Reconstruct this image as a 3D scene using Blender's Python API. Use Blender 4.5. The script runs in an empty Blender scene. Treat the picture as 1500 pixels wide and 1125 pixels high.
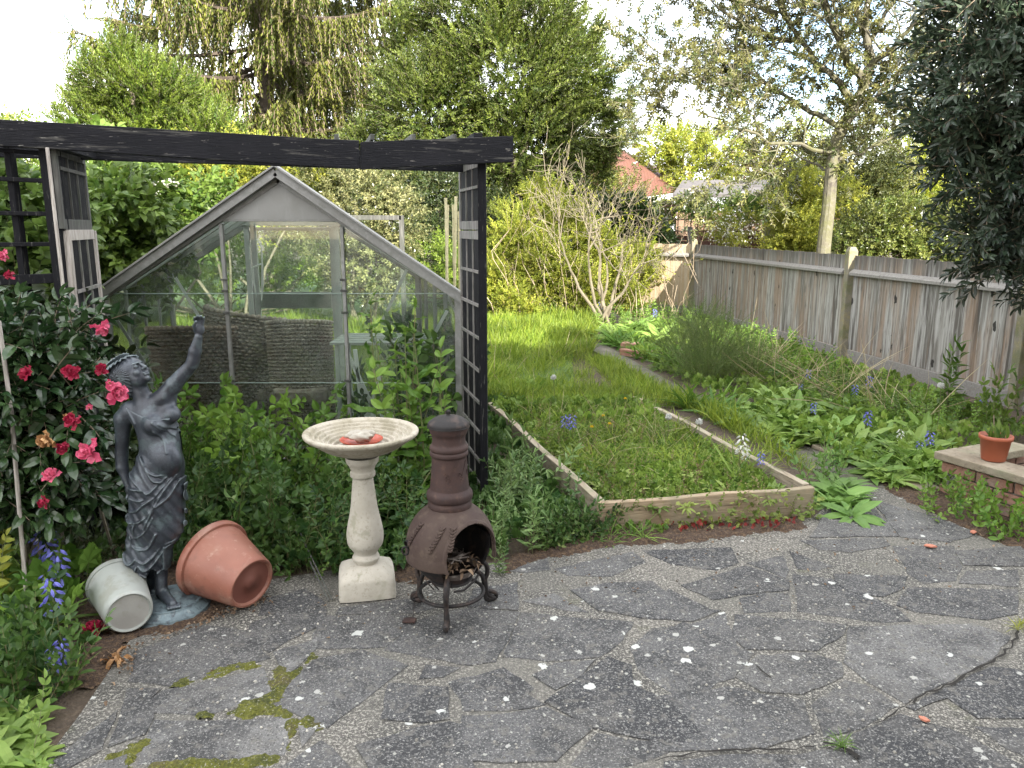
import bpy, bmesh, math, random
import numpy as np
from mathutils import Vector, Matrix
rad = math.radians
rng = np.random.default_rng(7); random.seed(7)
SC = bpy.context.scene
COL = SC.collection
# ---------------------------------------------------------------- camera
CAMH, PITCH, F = 1.6, rad(11.4), 1127.0
cam = bpy.data.cameras.new('camera'); camo = bpy.data.objects.new('camera', cam); COL.objects.link(camo)
camo.location = (0, 0, CAMH); camo.rotation_euler = (rad(90) - PITCH, 0, 0)
cam.sensor_width = 36; cam.lens = F / 1500 * 36; cam.clip_end = 2000; cam.clip_start = .05
SC.camera = camo
# ---------------------------------------------------------------- sky, sun, exposure
SUN_EL, SUN_AZ = rad(27), rad(22)          # behind the camera, a little to the right
SUN_STRENGTH, SKY_STRENGTH, EXPOSURE = 4.6, 0.15, 2.0
w = bpy.data.worlds.new("World"); SC.world = w; w.use_nodes = True
nt = w.node_tree; nt.nodes.clear()
out = nt.nodes.new('ShaderNodeOutputWorld'); bg = nt.nodes.new('ShaderNodeBackground')
sky = nt.nodes.new('ShaderNodeTexSky'); sky.sky_type = 'NISHITA'; sky.sun_disc = False
sky.sun_elevation = SUN_EL; sky.sun_rotation = rad(180) - SUN_AZ
sky.dust_density = 1.2; sky.air_density = 1.0; sky.ozone_density = 1.0
tc = nt.nodes.new('ShaderNodeTexCoord'); mp = nt.nodes.new('ShaderNodeMapping')
mp.inputs['Scale'].default_value = (1.6, 1.0, 3.8); mp.inputs['Location'].default_value = (.3, .2, .1)
nz = nt.nodes.new('ShaderNodeTexNoise'); nz.inputs['Scale'].default_value = 1.7; nz.inputs['Detail'].default_value = 6
nz.inputs['Roughness'].default_value = .55
cr = nt.nodes.new('ShaderNodeValToRGB'); cr.color_ramp.elements[0].position = .33; cr.color_ramp.elements[1].position = .56
mx = nt.nodes.new('ShaderNodeMix'); mx.data_type = 'RGBA'
L = nt.links.new
L(tc.outputs['Generated'], mp.inputs['Vector']); L(mp.outputs[0], nz.inputs['Vector']); L(nz.outputs[0], cr.inputs[0])
L(cr.outputs[0], mx.inputs[0]); L(sky.outputs[0], mx.inputs[6]); mx.inputs[7].default_value = (7.6, 7.5, 7.4, 1)
L(mx.outputs[2], bg.inputs[0]); bg.inputs[1].default_value = SKY_STRENGTH; L(bg.outputs[0], out.inputs[0])
sl = bpy.data.lights.new('sun', 'SUN'); sl.energy = SUN_STRENGTH; sl.angle = rad(.5); sl.color = (1, .93, .82)
so = bpy.data.objects.new('sun', sl); COL.objects.link(so)
sd = Vector((math.sin(SUN_AZ) * math.cos(SUN_EL), -math.cos(SUN_AZ) * math.cos(SUN_EL), math.sin(SUN_EL)))
so.rotation_euler = sd.to_track_quat('Z', 'Y').to_euler(); so.location = (6, -14, 12)
vs = SC.view_settings; vs.view_transform = 'Standard'; vs.look = 'None'; vs.gamma = 1; vs.exposure = EXPOSURE
SC.cycles.max_bounces = 6; SC.cycles.diffuse_bounces = 3; SC.cycles.glossy_bounces = 2
SC.cycles.transparent_max_bounces = 12; SC.cycles.transmission_bounces = 3
SC.cycles.caustics_reflective = False; SC.cycles.caustics_refractive = False
# ---------------------------------------------------------------- geometry of the view -> real places
cp, sp = math.cos(PITCH), math.sin(PITCH)
def ray(px, py):
    x = (px - 750) / F; y = -(py - 562.5) / F
    return np.array([x, cp + y * sp, -sp + y * cp])
def G(px, py, z=0.0):
    d = ray(px, py); t = (z - CAMH) / d[2]
    return np.array([d[0] * t, d[1] * t, z])
def P(px, py, Y):
    d = ray(px, py); t = Y / d[1]
    return np.array([d[0] * t, Y, CAMH + d[2] * t])
def mpp(Y, z=1.0):                       # metres per photo pixel at that place
    return (Y * cp + (CAMH - z) * sp) / F
# ---------------------------------------------------------------- object helpers
def tag(o, label=None, cat=None, group=None, kind=None):
    if label: o['label'] = label
    if cat: o['category'] = cat
    if group: o['group'] = group
    if kind: o['kind'] = kind
    return o
def thing(name, label, cat, loc=(0, 0, 0), group=None, rz=0):
    o = bpy.data.objects.new(name, None); COL.objects.link(o); o.location = loc; o.rotation_euler = (0, 0, rz)
    o.empty_display_size = .1
    return tag(o, label, cat, group)
def meshobj(name, V, Q, mats, parent=None, G_=None, R=None, T=None, smooth=False, loc=None):
    """V (n,3); Q (m,4) quads; T (k,3) tris; G_ material index per face; R per-face random value"""
    me = bpy.data.meshes.new(name); V = np.asarray(V, np.float32)
    if loc is not None: V = V - np.asarray(loc, np.float32)
    q = 0 if Q is None else len(Q); t = 0 if T is None else len(T)
    me.vertices.add(len(V)); me.vertices.foreach_set('co', V.ravel())
    loops = []
    if q: loops.append(np.asarray(Q, np.int32).ravel())
    if t: loops.append(np.asarray(T, np.int32).ravel())
    loops = np.concatenate(loops)
    me.loops.add(len(loops)); me.loops.foreach_set('vertex_index', loops)
    st = np.concatenate([np.arange(q) * 4, q * 4 + np.arange(t) * 3]).astype(np.int32)
    me.polygons.add(q + t); me.polygons.foreach_set('loop_start', st)
    if G_ is not None: me.polygons.foreach_set('material_index', np.asarray(G_, np.int32))
    me.polygons.foreach_set('use_smooth', np.full(q + t, smooth))
    for m in (mats if isinstance(mats, (list, tuple)) else [mats]): me.materials.append(m)
    if R is not None:
        a = me.attributes.new('rnd', 'FLOAT', 'FACE'); a.data.foreach_set('value', np.asarray(R, np.float32))
    me.update(calc_edges=True); me.validate()
    o = bpy.data.objects.new(name, me); COL.objects.link(o)
    if parent is not None: o.parent = parent
    if loc is not None: o.location = loc
    return o
def bmobj(name, bm, mats, parent=None, smooth=False, loc=None, bevel=0):
    me = bpy.data.meshes.new(name)
    bmesh.ops.recalc_face_normals(bm, faces=bm.faces)
    if smooth:
        for f in bm.faces: f.smooth = True
    bm.to_mesh(me); bm.free()
    for m in (mats if isinstance(mats, (list, tuple)) else [mats]): me.materials.append(m)
    o = bpy.data.objects.new(name, me); COL.objects.link(o)
    if parent is not None: o.parent = parent
    if loc is not None: o.location = loc
    if bevel:
        b = o.modifiers.new('bevel', 'BEVEL'); b.width = bevel; b.segments = 2; b.limit_method = 'ANGLE'
    return o
def copy_thing(o, loc, rz=None, sc=None, label=None):
    c = o.copy(); COL.objects.link(c); c.location = loc
    if rz is not None: c.rotation_euler = (0, 0, rz)
    if sc is not None: c.scale = (sc, sc, sc)
    if label: c['label'] = label
    for ch in list(o.children):
        d = ch.copy(); COL.objects.link(d); d.parent = c
        for g in list(ch.children):
            e = g.copy(); COL.objects.link(e); e.parent = d
    return c
def bar(bm, a, b, w, h, up=(0, 0, 1), mi=0, jit=0):
    """box between two points, w across, h along 'up'"""
    a = Vector(a); b = Vector(b); d = (b - a).normalized(); up = Vector(up)
    s = d.cross(up)
    if s.length < 1e-4: s = d.cross(Vector((0, 1, 0)))
    s.normalize(); u = s.cross(d).normalized()
    vs_ = []
    for p in (a, b):
        for i, j in ((-1, -1), (1, -1), (1, 1), (-1, 1)):
            vs_.append(bm.verts.new(p + s * (i * w / 2 + random.uniform(-jit, jit)) + u * (j * h / 2 + random.uniform(-jit, jit))))
    for f in ((0, 1, 2, 3), (7, 6, 5, 4), (0, 4, 5, 1), (1, 5, 6, 2), (2, 6, 7, 3), (3, 7, 4, 0)):
        fc = bm.faces.new([vs_[k] for k in f]); fc.material_index = mi
def box(bm, x0, x1, y0, y1, z0, z1, mi=0):
    v = [bm.verts.new(p) for p in ((x0, y0, z0), (x1, y0, z0), (x1, y1, z0), (x0, y1, z0), (x0, y0, z1), (x1, y0, z1), (x1, y1, z1), (x0, y1, z1))]
    for f in ((0, 3, 2, 1), (4, 5, 6, 7), (0, 1, 5, 4), (1, 2, 6, 5), (2, 3, 7, 6), (3, 0, 4, 7)):
        bm.faces.new([v[k] for k in f]).material_index = mi
def barobj(name, a, b, w, h, m, parent=None, up=(0, 0, 1), bevel=.003, loc=None):
    bm = bmesh.new(); bar(bm, a, b, w, h, up); return bmobj(name, bm, m, parent, bevel=bevel, loc=loc)
def lathe(prof, n=48, c=(0, 0, 0)):
    """prof [(r,z)...] -> V,Q around z"""
    th = np.linspace(0, 2 * np.pi, n, endpoint=False); pr = np.array(prof, float)
    V = np.stack([pr[:, None, 0] * np.cos(th), pr[:, None, 0] * np.sin(th), np.repeat(pr[:, 1:2], n, 1)], -1).reshape(-1, 3) + np.array(c)
    i = np.arange(len(pr) - 1)[:, None] * n; j = np.arange(n)[None]; j2 = (j + 1) % n
    Q = np.stack([i + j, i + j2, i + n + j2, i + n + j], -1).reshape(-1, 4)
    return V, Q
def smoothprof(prof, k=4):
    """Catmull-Rom resample of a profile"""
    p = np.array(prof, float); p = np.vstack([2 * p[0] - p[1], p, 2 * p[-1] - p[-2]]); o = []
    for i in range(1, len(p) - 2):
        for t in np.linspace(0, 1, k, endpoint=False):
            a, b, c_, d = p[i - 1:i + 3]
            o.append(.5 * ((2 * b) + (-a + c_) * t + (2 * a - 5 * b + 4 * c_ - d) * t * t + (-a + 3 * b - 3 * c_ + d) * t ** 3))
    o.append(p[-2]); return np.array(o)
def frames(d, n):
    d = np.asarray(d, float); n = np.asarray(n, float)
    y = d / (np.linalg.norm(d, axis=-1, keepdims=True) + 1e-9)
    x = np.cross(y, n); x /= (np.linalg.norm(x, axis=-1, keepdims=True) + 1e-9)
    z = np.cross(x, y)
    return np.stack([x, y, z], -1)       # columns
# ---------------------------------------------------------------- templates (V, Q, G, R)
def tube(pts, radii, sides=5, g=1):
    pts = np.asarray(pts, float); radii = np.broadcast_to(np.asarray(radii, float), (len(pts),))
    d = np.gradient(pts, axis=0); ref = np.tile([.13, .31, .94], (len(pts), 1)) if abs(d[0][2]) < .8 * np.linalg.norm(d[0]) else np.tile([.9, .3, .1], (len(pts), 1))
    fr = frames(d, ref); th = np.linspace(0, 2 * np.pi, sides, endpoint=False)
    V = pts[:, None] + radii[:, None, None] * (np.cos(th)[None, :, None] * fr[:, None, :, 0] + np.sin(th)[None, :, None] * fr[:, None, :, 2])
    i = np.arange(len(pts) - 1)[:, None] * sides; j = np.arange(sides)[None]; j2 = (j + 1) % sides
    Q = np.stack([i + j, i + j2, i + sides + j2, i + sides + j], -1).reshape(-1, 4)
    return [V.reshape(-1, 3), Q, np.full(len(Q), g), np.full(len(Q), .5)]
def join(ts):
    ts = [t for t in ts if t is not None and len(t[0])]
    o = 0; Vs, Qs, Gs, Rs = [], [], [], []
    for t in ts:
        Vs.append(t[0]); Qs.append(t[1] + o); Gs.append(t[2]); Rs.append(t[3]); o += len(t[0])
    return [np.concatenate(Vs), np.concatenate(Qs), np.concatenate(Gs), np.concatenate(Rs)]
def inst(T, Pn, Fr, S=1.0, mixr=.7):
    """instances of template T at points, with frames and scales"""
    Pn = np.asarray(Pn, float); k = len(Pn); S = np.broadcast_to(np.asarray(S, float), (k,))
    V = np.einsum('kij,nj->kni', Fr, T[0]) * S[:, None, None] + Pn[:, None]
    n = len(T[0]); Q = T[1][None] + (np.arange(k) * n)[:, None, None]
    r = rng.random(k)
    R = (r[:, None] * mixr + T[3][None] * (1 - mixr)) + rng.normal(0, .04, (k, len(T[1])))
    return [V.reshape(-1, 3), Q.reshape(-1, 4), np.tile(T[2], k), np.clip(R, 0, 1).ravel()]
def leaf(L=.05, W=.02, rows=4, fold=.25, curl=.25, pos=.45, pet=.0, g=0, wave=0):
    """leaf from the origin along +Y, face up +Z"""
    if rows <= 1:
        return [np.array([[0, 0, 0], [W / 2, L * pos, fold * W], [0, L, -curl * L * .5], [-W / 2, L * pos, fold * W]]), np.array([[0, 1, 2, 3]]), np.array([g]), np.array([.5])]
    V = []; ts = np.linspace(0, 1, rows + 1)
    for t in ts:
        wv = (t ** (pos * 1.15)) * ((1 - t) ** (1 - pos) if t < 1 else 0) * 1.9 * W / 2
        wv = max(wv, .04 * W) if 0 < t < 1 else .03 * W
        y = pet + L * t; z = -curl * L * t * t
        a = fold * wv * 2 + wave * W * math.sin(t * 9)
        V += [(-wv, y, z + a), (0, y, z), (wv, y, z + a)]
    Q = []
    for i in range(rows):
        for j in range(2): Q.append((3 * i + j, 3 * i + j + 1, 3 * i + j + 4, 3 * i + j + 3))
    T = [np.array(V), np.array(Q), np.full(len(Q), g), np.full(len(Q), .5)]
    if pet: T = join([T, tube([(0, 0, 0), (0, pet, 0)], W * .04, 3)])
    return T
def lobed(L=.06, n=5, W=.35, rows=3, spread=150, curl=.2, pet=.03):
    ts = []
    for i in range(n):
        a = rad(-spread / 2 + spread * i / (n - 1)); l = L * (1 - .35 * abs(i - (n - 1) / 2) / ((n - 1) / 2))
        T = leaf(l, l * W * 1.6, rows, .15, curl, .55)
        c, s = math.cos(a), math.sin(a)
        T = inst(T, [(0, pet, 0)], np.array([[[c, s, 0], [-s, c, 0], [0, 0, 1]]]), 1, 0); ts.append(T)
    ts.append(tube([(0, 0, 0), (0, pet, 0)], .0011, 3))
    return join(ts)
def trifoliate(L=.05, W=.035, rows=4, pet=.035):
    ts = []
    for a, l, off in ((0, 1, .3), (75, .85, 0), (-75, .85, 0)):
        T = leaf(L * l, W * l, rows, .25, .25, .4); a = rad(a); c, s = math.cos(a), math.sin(a)
        ts.append(inst(T, [(0, pet + off * L, 0)], np.array([[[c, s, 0], [-s, c, 0], [0, 0, 1]]]), 1, 0))
    ts.append(tube([(0, 0, 0), (0, pet + .3 * L, 0)], .0011, 3))
    return join(ts)
def sprig(lf, n=8, Ls=.15, ang=55, mode='alt', r=.002, taper=.5, bend=.1, start=.1, tip=True, upn=.6):
    """stem along +Y with leaves"""
    ts = np.linspace(start, 1, n); Pn = []; D = []; N = []; S = []
    for i, t in enumerate(ts):
        az = {'alt': i * 2.4, 'dist': (i % 2) * math.pi, 'opp': (i // 2) * math.pi / 2 + (i % 2) * math.pi, 'flatopp': (i % 2) * math.pi}[mode]
        if mode in ('opp', 'flatopp'): t = ts[(i // 2) * 2]
        p = np.array([0, Ls * t, -bend * Ls * t * t])
        a = rad(ang * (1 - .35 * t) + random.uniform(-12, 12))
        side = np.array([math.cos(az), 0, math.sin(az)])
        d = side * math.sin(a) + np.array([0, math.cos(a), 0])
        nn = np.array([0, 0, 1]) * upn + np.array([0, 1, 0]) * (1 - upn) * 1.2 + rng.normal(0, .15, 3)
        Pn.append(p); D.append(d); N.append(nn); S.append(1 - taper * t * t + random.uniform(-.12, .12))
    if tip: Pn.append([0, Ls, -bend * Ls]); D.append([0, 1, -.1]); N.append([0, 0, 1]); S.append(1 - taper)
    T = inst(lf, Pn, frames(D, N), S, .8)
    if r: T = join([T, tube([(0, 0, 0), (0, Ls * .5, -bend * Ls * .25), (0, Ls, -bend * Ls)], [r, r * .8, r * .4], 3)])
    return T
def snoise(p, s, seed=0, oct_=3):
    r = np.random.default_rng(seed); v = 0
    for o in range(oct_):
        for k in range(4):
            d = r.normal(0, 1, 3); d /= np.linalg.norm(d)
            v = v + np.sin(p @ d * s * (1.9 ** o) * 2 * np.pi + r.uniform(0, 6.28)) * (.6 ** o) / 4 * 1.6
    return v
def crown(lobes, n, T, size=1.0, up=.3, outw=1.0, jit=.5, shell=.45, gaps=None, gscale=1.0, flat=None, szj=.3, seed=1, roll=1, down=0):
    """scatter template T through lobes [(c, r) or (c,(rx,ry,rz))]"""
    L_ = [(np.array(c, float), np.broadcast_to(np.array(r, float), (3,))) for c, r in lobes]
    wt = np.array([np.prod(r) ** (2 / 3) for c, r in L_]); wt /= wt.sum()
    idx = rng.choice(len(L_), n * 3, p=wt)
    u = rng.normal(0, 1, (n * 3, 3)); u /= np.linalg.norm(u, axis=1, keepdims=True)
    rr = shell + (1 - shell) * rng.random(n * 3) ** .7; rr *= 1 + rng.normal(0, .05, n * 3)
    C = np.array([c for c, r in L_])[idx]; R = np.array([r for c, r in L_])[idx]
    p = C + u * rr[:, None] * R
    if gaps is not None:
        p = p[snoise(p, gscale, seed) > gaps]; 
    m = p[:, 2] > .01; p = p[m][:n]
    if len(p) == 0: return None
    k = len(p)
    # outward direction measured from nearest lobe centre
    q = p[:, None] - np.array([c for c, r in L_])[None]; dist = (q ** 2).sum(-1) / np.array([np.prod(r) ** (2 / 3) for c, r in L_])
    q = q[np.arange(k), dist.argmin(1)]; q /= np.linalg.norm(q, axis=1, keepdims=True) + 1e-9
    d = q * outw + np.array([0, 0, up - down]) + rng.normal(0, jit, (k, 3))
    nn = np.array([0, 0, 1.0]) + rng.normal(0, .35 * roll, (k, 3)) + q * .4
    return inst(T, p, frames(d, nn), size * (1 + rng.uniform(-szj, szj, k)))
def emit(name, T, mats, parent=None, loc=None, smooth=False):
    return meshobj(name, T[0], T[1], mats, parent, T[2], T[3], smooth=smooth, loc=loc)
# ---------------------------------------------------------------- materials
def nodes(name):
    m = bpy.data.materials.new(name); m.use_nodes = True; t = m.node_tree; t.nodes.clear()
    o = t.nodes.new('ShaderNodeOutputMaterial'); b = t.nodes.new('ShaderNodeBsdfPrincipled')
    t.links.new(b.outputs[0], o.inputs[0]); return m, t, b, o
def rgba(c): return (c[0], c[1], c[2], 1)
def mk(name, base, layers=(), rough=.6, metal=0, bump=(), spec=.5, rnd=None, space='Object', roughn=0):
    """layers: (scale, lo, hi, colour, strength[, stretch xyz[, kind]]) painted over the base one after another"""
    m, t, b, o = nodes(name); N = t.nodes.new; K = t.links.new
    tcn = N('ShaderNodeTexCoord'); src = None
    col = None
    rgb = N('ShaderNodeRGB'); rgb.outputs[0].default_value = rgba(base); col = rgb.outputs[0]
    if rnd:
        at = N('ShaderNodeAttribute'); at.attribute_name = 'rnd'
        mx_ = N('ShaderNodeMix'); mx_.data_type = 'RGBA'; K(at.outputs['Fac'], mx_.inputs[0]); K(col, mx_.inputs[6]); mx_.inputs[7].default_value = rgba(rnd); col = mx_.outputs[2]
    for i, l in enumerate(layers):
        sc_, lo, hi, c, s = l[:5]; st = l[5] if len(l) > 5 and l[5] else (1, 1, 1); kind = l[6] if len(l) > 6 else 'noise'
        mpn = N('ShaderNodeMapping'); mpn.inputs['Scale'].default_value = st; mpn.inputs['Location'].default_value = (i * 3.7, i * 1.3, i * 2.1)
        K(tcn.outputs[space], mpn.inputs[0])
        if kind == 'spots':
            n = N('ShaderNodeTexVoronoi'); n.inputs['Scale'].default_value = sc_; n.inputs['Randomness'].default_value = 1
            # distort so that spots are ragged
            dn = N('ShaderNodeTexNoise'); dn.inputs['Scale'].default_value = sc_ * 5; K(mpn.outputs[0], dn.inputs['Vector'])
            va = N('ShaderNodeVectorMath'); va.operation = 'MULTIPLY_ADD'; K(dn.outputs['Color'], va.inputs[0]); va.inputs[1].default_value = (.35 / sc_,) * 3; K(mpn.outputs[0], va.inputs[2])
            K(va.outputs[0], n.inputs['Vector'])
            sep = N('ShaderNodeSeparateColor'); K(n.outputs['Color'], sep.inputs[0])
            ma = N('ShaderNodeMath'); ma.operation = 'MULTIPLY_ADD'; K(sep.outputs[0], ma.inputs[0]); ma.inputs[1].default_value = hi - lo; ma.inputs[2].default_value = lo
            lt = N('ShaderNodeMath'); lt.operation = 'SUBTRACT'; K(ma.outputs[0], lt.inputs[0]); K(n.outputs['Distance'], lt.inputs[1])
            mr = N('ShaderNodeMath'); mr.operation = 'MULTIPLY'; mr.use_clamp = True; K(lt.outputs[0], mr.inputs[0]); mr.inputs[1].default_value = 40; fac = mr.outputs[0]
        else:
            if kind == 'wave':
                n = N('ShaderNodeTexWave'); n.inputs['Scale'].default_value = sc_; n.inputs['Distortion'].default_value = 3; n.inputs['Detail'].default_value = 2; so_ = n.outputs['Fac']
            elif kind == 'cell':
                n = N('ShaderNodeTexVoronoi'); n.inputs['Scale'].default_value = sc_; s2 = N('ShaderNodeSeparateColor'); K(n.outputs['Color'], s2.inputs[0]); so_ = s2.outputs[0]
            else:
                n = N('ShaderNodeTexNoise'); n.inputs['Scale'].default_value = sc_; n.inputs['Detail'].default_value = 5; n.inputs['Roughness'].default_value = .62; so_ = n.outputs[0]
            K(mpn.outputs[0], n.inputs['Vector'])
            r_ = N('ShaderNodeMapRange'); r_.inputs[1].default_value = lo; r_.inputs[2].default_value = hi; K(so_, r_.inputs[0]); fac = r_.outputs[0]
        mu = N('ShaderNodeMath'); mu.operation = 'MULTIPLY'; K(fac, mu.inputs[0]); mu.inputs[1].default_value = s
        mx_ = N('ShaderNodeMix'); mx_.data_type = 'RGBA'; K(mu.outputs[0], mx_.inputs[0]); K(col, mx_.inputs[6]); mx_.inputs[7].default_value = rgba(c); col = mx_.outputs[2]
    K(col, b.inputs['Base Color']); b.inputs['Roughness'].default_value = rough; b.inputs['Metallic'].default_value = metal
    b.inputs['Specular IOR Level'].default_value = spec
    prev = None
    for bp in bump:
        sc_, dist = bp[:2]; st = bp[2] if len(bp) > 2 else (1, 1, 1)
        mpn = N('ShaderNodeMapping'); mpn.inputs['Scale'].default_value = st; K(tcn.outputs[space], mpn.inputs[0])
        n = N('ShaderNodeTexNoise'); n.inputs['Scale'].default_value = sc_; n.inputs['Detail'].default_value = 4; K(mpn.outputs[0], n.inputs['Vector'])
        bn = N('ShaderNodeBump'); bn.inputs['Distance'].default_value = dist; bn.inputs['Strength'].default_value = 1; K(n.outputs[0], bn.inputs['Height'])
        if prev: K(prev, bn.inputs['Normal'])
        prev = bn.outputs[0]
    if prev: K(prev, b.inputs['Normal'])
    return m
def leafmat(name, dark, light, trans=.25, rough=.45, spec=.35, old=None, oldlo=.93):
    if dark[1] > dark[0] and dark[1] > dark[2] and light[2] < .3: dark = (dark[0] * 1.45, dark[1] * 1.25, dark[2]); light = (light[0] * 1.38, light[1] * 1.22, light[2]); trans = min(.5, trans * 1.2)
    m, t, b, o = nodes(name); N = t.nodes.new; K = t.links.new
    at = N('ShaderNodeAttribute'); at.attribute_name = 'rnd'
    r_ = N('ShaderNodeValToRGB'); e = r_.color_ramp.elements
    e[0].position = .1; e[0].color = rgba(dark); e[1].position = .85; e[1].color = rgba(light)
    if old: n_ = e.new(oldlo); n_.color = rgba(old)
    K(at.outputs['Fac'], r_.inputs[0])
    tcn = N('ShaderNodeTexCoord'); n = N('ShaderNodeTexNoise'); n.inputs['Scale'].default_value = 1.3; n.inputs['Detail'].default_value = 3; K(tcn.outputs['Object'], n.inputs['Vector'])
    hs = N('ShaderNodeHueSaturation'); K(r_.outputs[0], hs.inputs['Color'])
    mr = N('ShaderNodeMapRange'); mr.inputs[1].default_value = .3; mr.inputs[2].default_value = .7; mr.inputs[3].default_value = .7; mr.inputs[4].default_value = 1.35; K(n.outputs[0], mr.inputs[0]); K(mr.outputs[0], hs.inputs['Value'])
    K(hs.outputs[0], b.inputs['Base Color']); b.inputs['Roughness'].default_value = rough; b.inputs['Specular IOR Level'].default_value = spec
    tr = N('ShaderNodeBsdfTranslucent'); K(hs.outputs[0], tr.inputs[0]); ms = N('ShaderNodeMixShader'); ms.inputs[0].default_value = trans
    K(b.outputs[0], ms.inputs[1]); K(tr.outputs[0], ms.inputs[2]); K(ms.outputs[0], o.inputs[0])
    return m
# ---------------------------------------------------------------- signed distance modelling
class Field:
    def __init__(s, lo, hi, h):
        s.lo = np.array(lo, float); s.h = h; s.n = np.ceil((np.array(hi) - s.lo) / h).astype(int) + 1
        s.f = np.full(s.n, 1.0, np.float32); s.ax = [s.lo[i] + h * np.arange(s.n[i]) for i in range(3)]
    def sub(s, lo, hi, m):
        sl_ = []
        for i in range(3):
            a = max(0, int((lo[i] - m - s.lo[i]) / s.h)); b = min(s.n[i], int((hi[i] + m - s.lo[i]) / s.h) + 2); sl_.append(slice(a, max(a, b)))
        g = np.meshgrid(*[s.ax[i][sl_[i]] for i in range(3)], indexing='ij', sparse=True)
        return tuple(sl_), g
    def add(s, sl_, d, k, cut=False):
        a = s.f[sl_]
        if cut: a, d = -a, d
        if k > 0:
            hh = np.clip(.5 + .5 * (a - d) / k, 0, 1); r = a * (1 - hh) + d * hh - k * hh * (1 - hh)
        else: r = np.minimum(a, d)
        s.f[sl_] = -r if cut else r
    def cap(s, a, b, ra, rb, k=.01, cut=False, sq=None):
        a = np.array(a, float); b = np.array(b, float); r = max(ra, rb); sl_, g = s.sub(np.minimum(a, b) - r, np.maximum(a, b) + r, k + .02)
        if s.f[sl_].size == 0: return
        ab = b - a; ap = [g[i] - a[i] for i in range(3)]
        t = np.clip((ap[0] * ab[0] + ap[1] * ab[1] + ap[2] * ab[2]) / max(ab @ ab, 1e-9), 0, 1)
        q = [ap[i] - t * ab[i] for i in range(3)]
        if sq is not None: q = [q[i] / sq[i] for i in range(3)]
        d = np.sqrt(q[0] ** 2 + q[1] ** 2 + q[2] ** 2) - (ra + (rb - ra) * t)
        if sq is not None: d = d * min(sq)
        s.add(sl_, d, k, cut)
    def ell(s, c, r, k=.01, rot=None, cut=False):
        c = np.array(c, float); r = np.array(r, float); R = r.max(); sl_, g = s.sub(c - R, c + R, k + .02)
        if s.f[sl_].size == 0: return
        p = [g[i] - c[i] for i in range(3)]
        if rot is not None: p = [p[0] * rot[0][i] + p[1] * rot[1][i] + p[2] * rot[2][i] for i in range(3)]   # rot columns = axes
        k0 = np.sqrt(sum((p[i] / r[i]) ** 2 for i in range(3))) + 1e-6; k1 = np.sqrt(sum((p[i] / r[i] ** 2) ** 2 for i in range(3))) + 1e-6
        s.add(sl_, k0 * (k0 - 1) / k1, k, cut)
    def mesh(s):
        f = s.f; ins = f < 0; n = np.array(f.shape) - 1
        acc = np.zeros((*n, 3), np.float32); cnt = np.zeros(n, np.float32)
        c = [(i, j, k) for i in (0, 1) for j in (0, 1) for k in (0, 1)]
        def sl3(o): return tuple(slice(o[i], o[i] + n[i]) for i in range(3))
        for a in c:
            for ax in range(3):
                if a[ax] == 1: continue
                b = list(a); b[ax] = 1; fa, fb = f[sl3(a)], f[sl3(b)]
                m = (fa < 0) != (fb < 0); t = np.where(m, fa / np.where(m, fa - fb, 1), 0)
                for q in range(3): acc[..., q] += np.where(m, a[q] + (t if q == ax else 0), 0)
                cnt += m
        act = cnt > 0; idx = -np.ones(n, np.int64); idx[act] = np.arange(act.sum())
        co = np.argwhere(act); V = s.lo + (co + acc[act] / cnt[act][:, None]) * s.h
        Q = []
        for ax in range(3):
            u, v = (ax + 1) % 3, (ax + 2) % 3
            a = [slice(None)] * 3; b = [slice(None)] * 3; a[ax] = slice(0, n[ax]); b[ax] = slice(1, n[ax] + 1)
            for w_ in (u, v): a[w_] = slice(1, n[w_]); b[w_] = slice(1, n[w_])
            ia, ib = ins[tuple(a)], ins[tuple(b)]; e = np.argwhere(ia != ib)
            if len(e) == 0: continue
            fl = ia[tuple(e.T)]; e = e.copy(); e[:, u] += 1; e[:, v] += 1
            def at(du, dv):
                q = e.copy(); q[:, u] -= du; q[:, v] -= dv; return idx[tuple(q.T)]
            q4 = np.stack([at(1, 1), at(0, 1), at(0, 0), at(1, 0)], -1); q4[~fl] = q4[~fl][:, ::-1]; Q.append(q4)
        return V, np.concatenate(Q)

def edge_highlight(m, col, lo=.515, hi=.60, s=.75):
    """lighter raised edges on a carved material (from the mesh's own curvature)"""
    t = m.node_tree; b = [n for n in t.nodes if n.type == 'BSDF_PRINCIPLED'][0]; src = b.inputs['Base Color'].links[0].from_socket
    g = t.nodes.new('ShaderNodeNewGeometry'); r = t.nodes.new('ShaderNodeMapRange'); r.inputs[1].default_value = lo; r.inputs[2].default_value = hi; r.inputs[4].default_value = s
    x = t.nodes.new('ShaderNodeMix'); x.data_type = 'RGBA'; t.links.new(g.outputs['Pointiness'], r.inputs[0]); t.links.new(r.outputs[0], x.inputs[0]); t.links.new(src, x.inputs[6]); x.inputs[7].default_value = (*col, 1); t.links.new(x.outputs[2], b.inputs['Base Color'])

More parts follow.
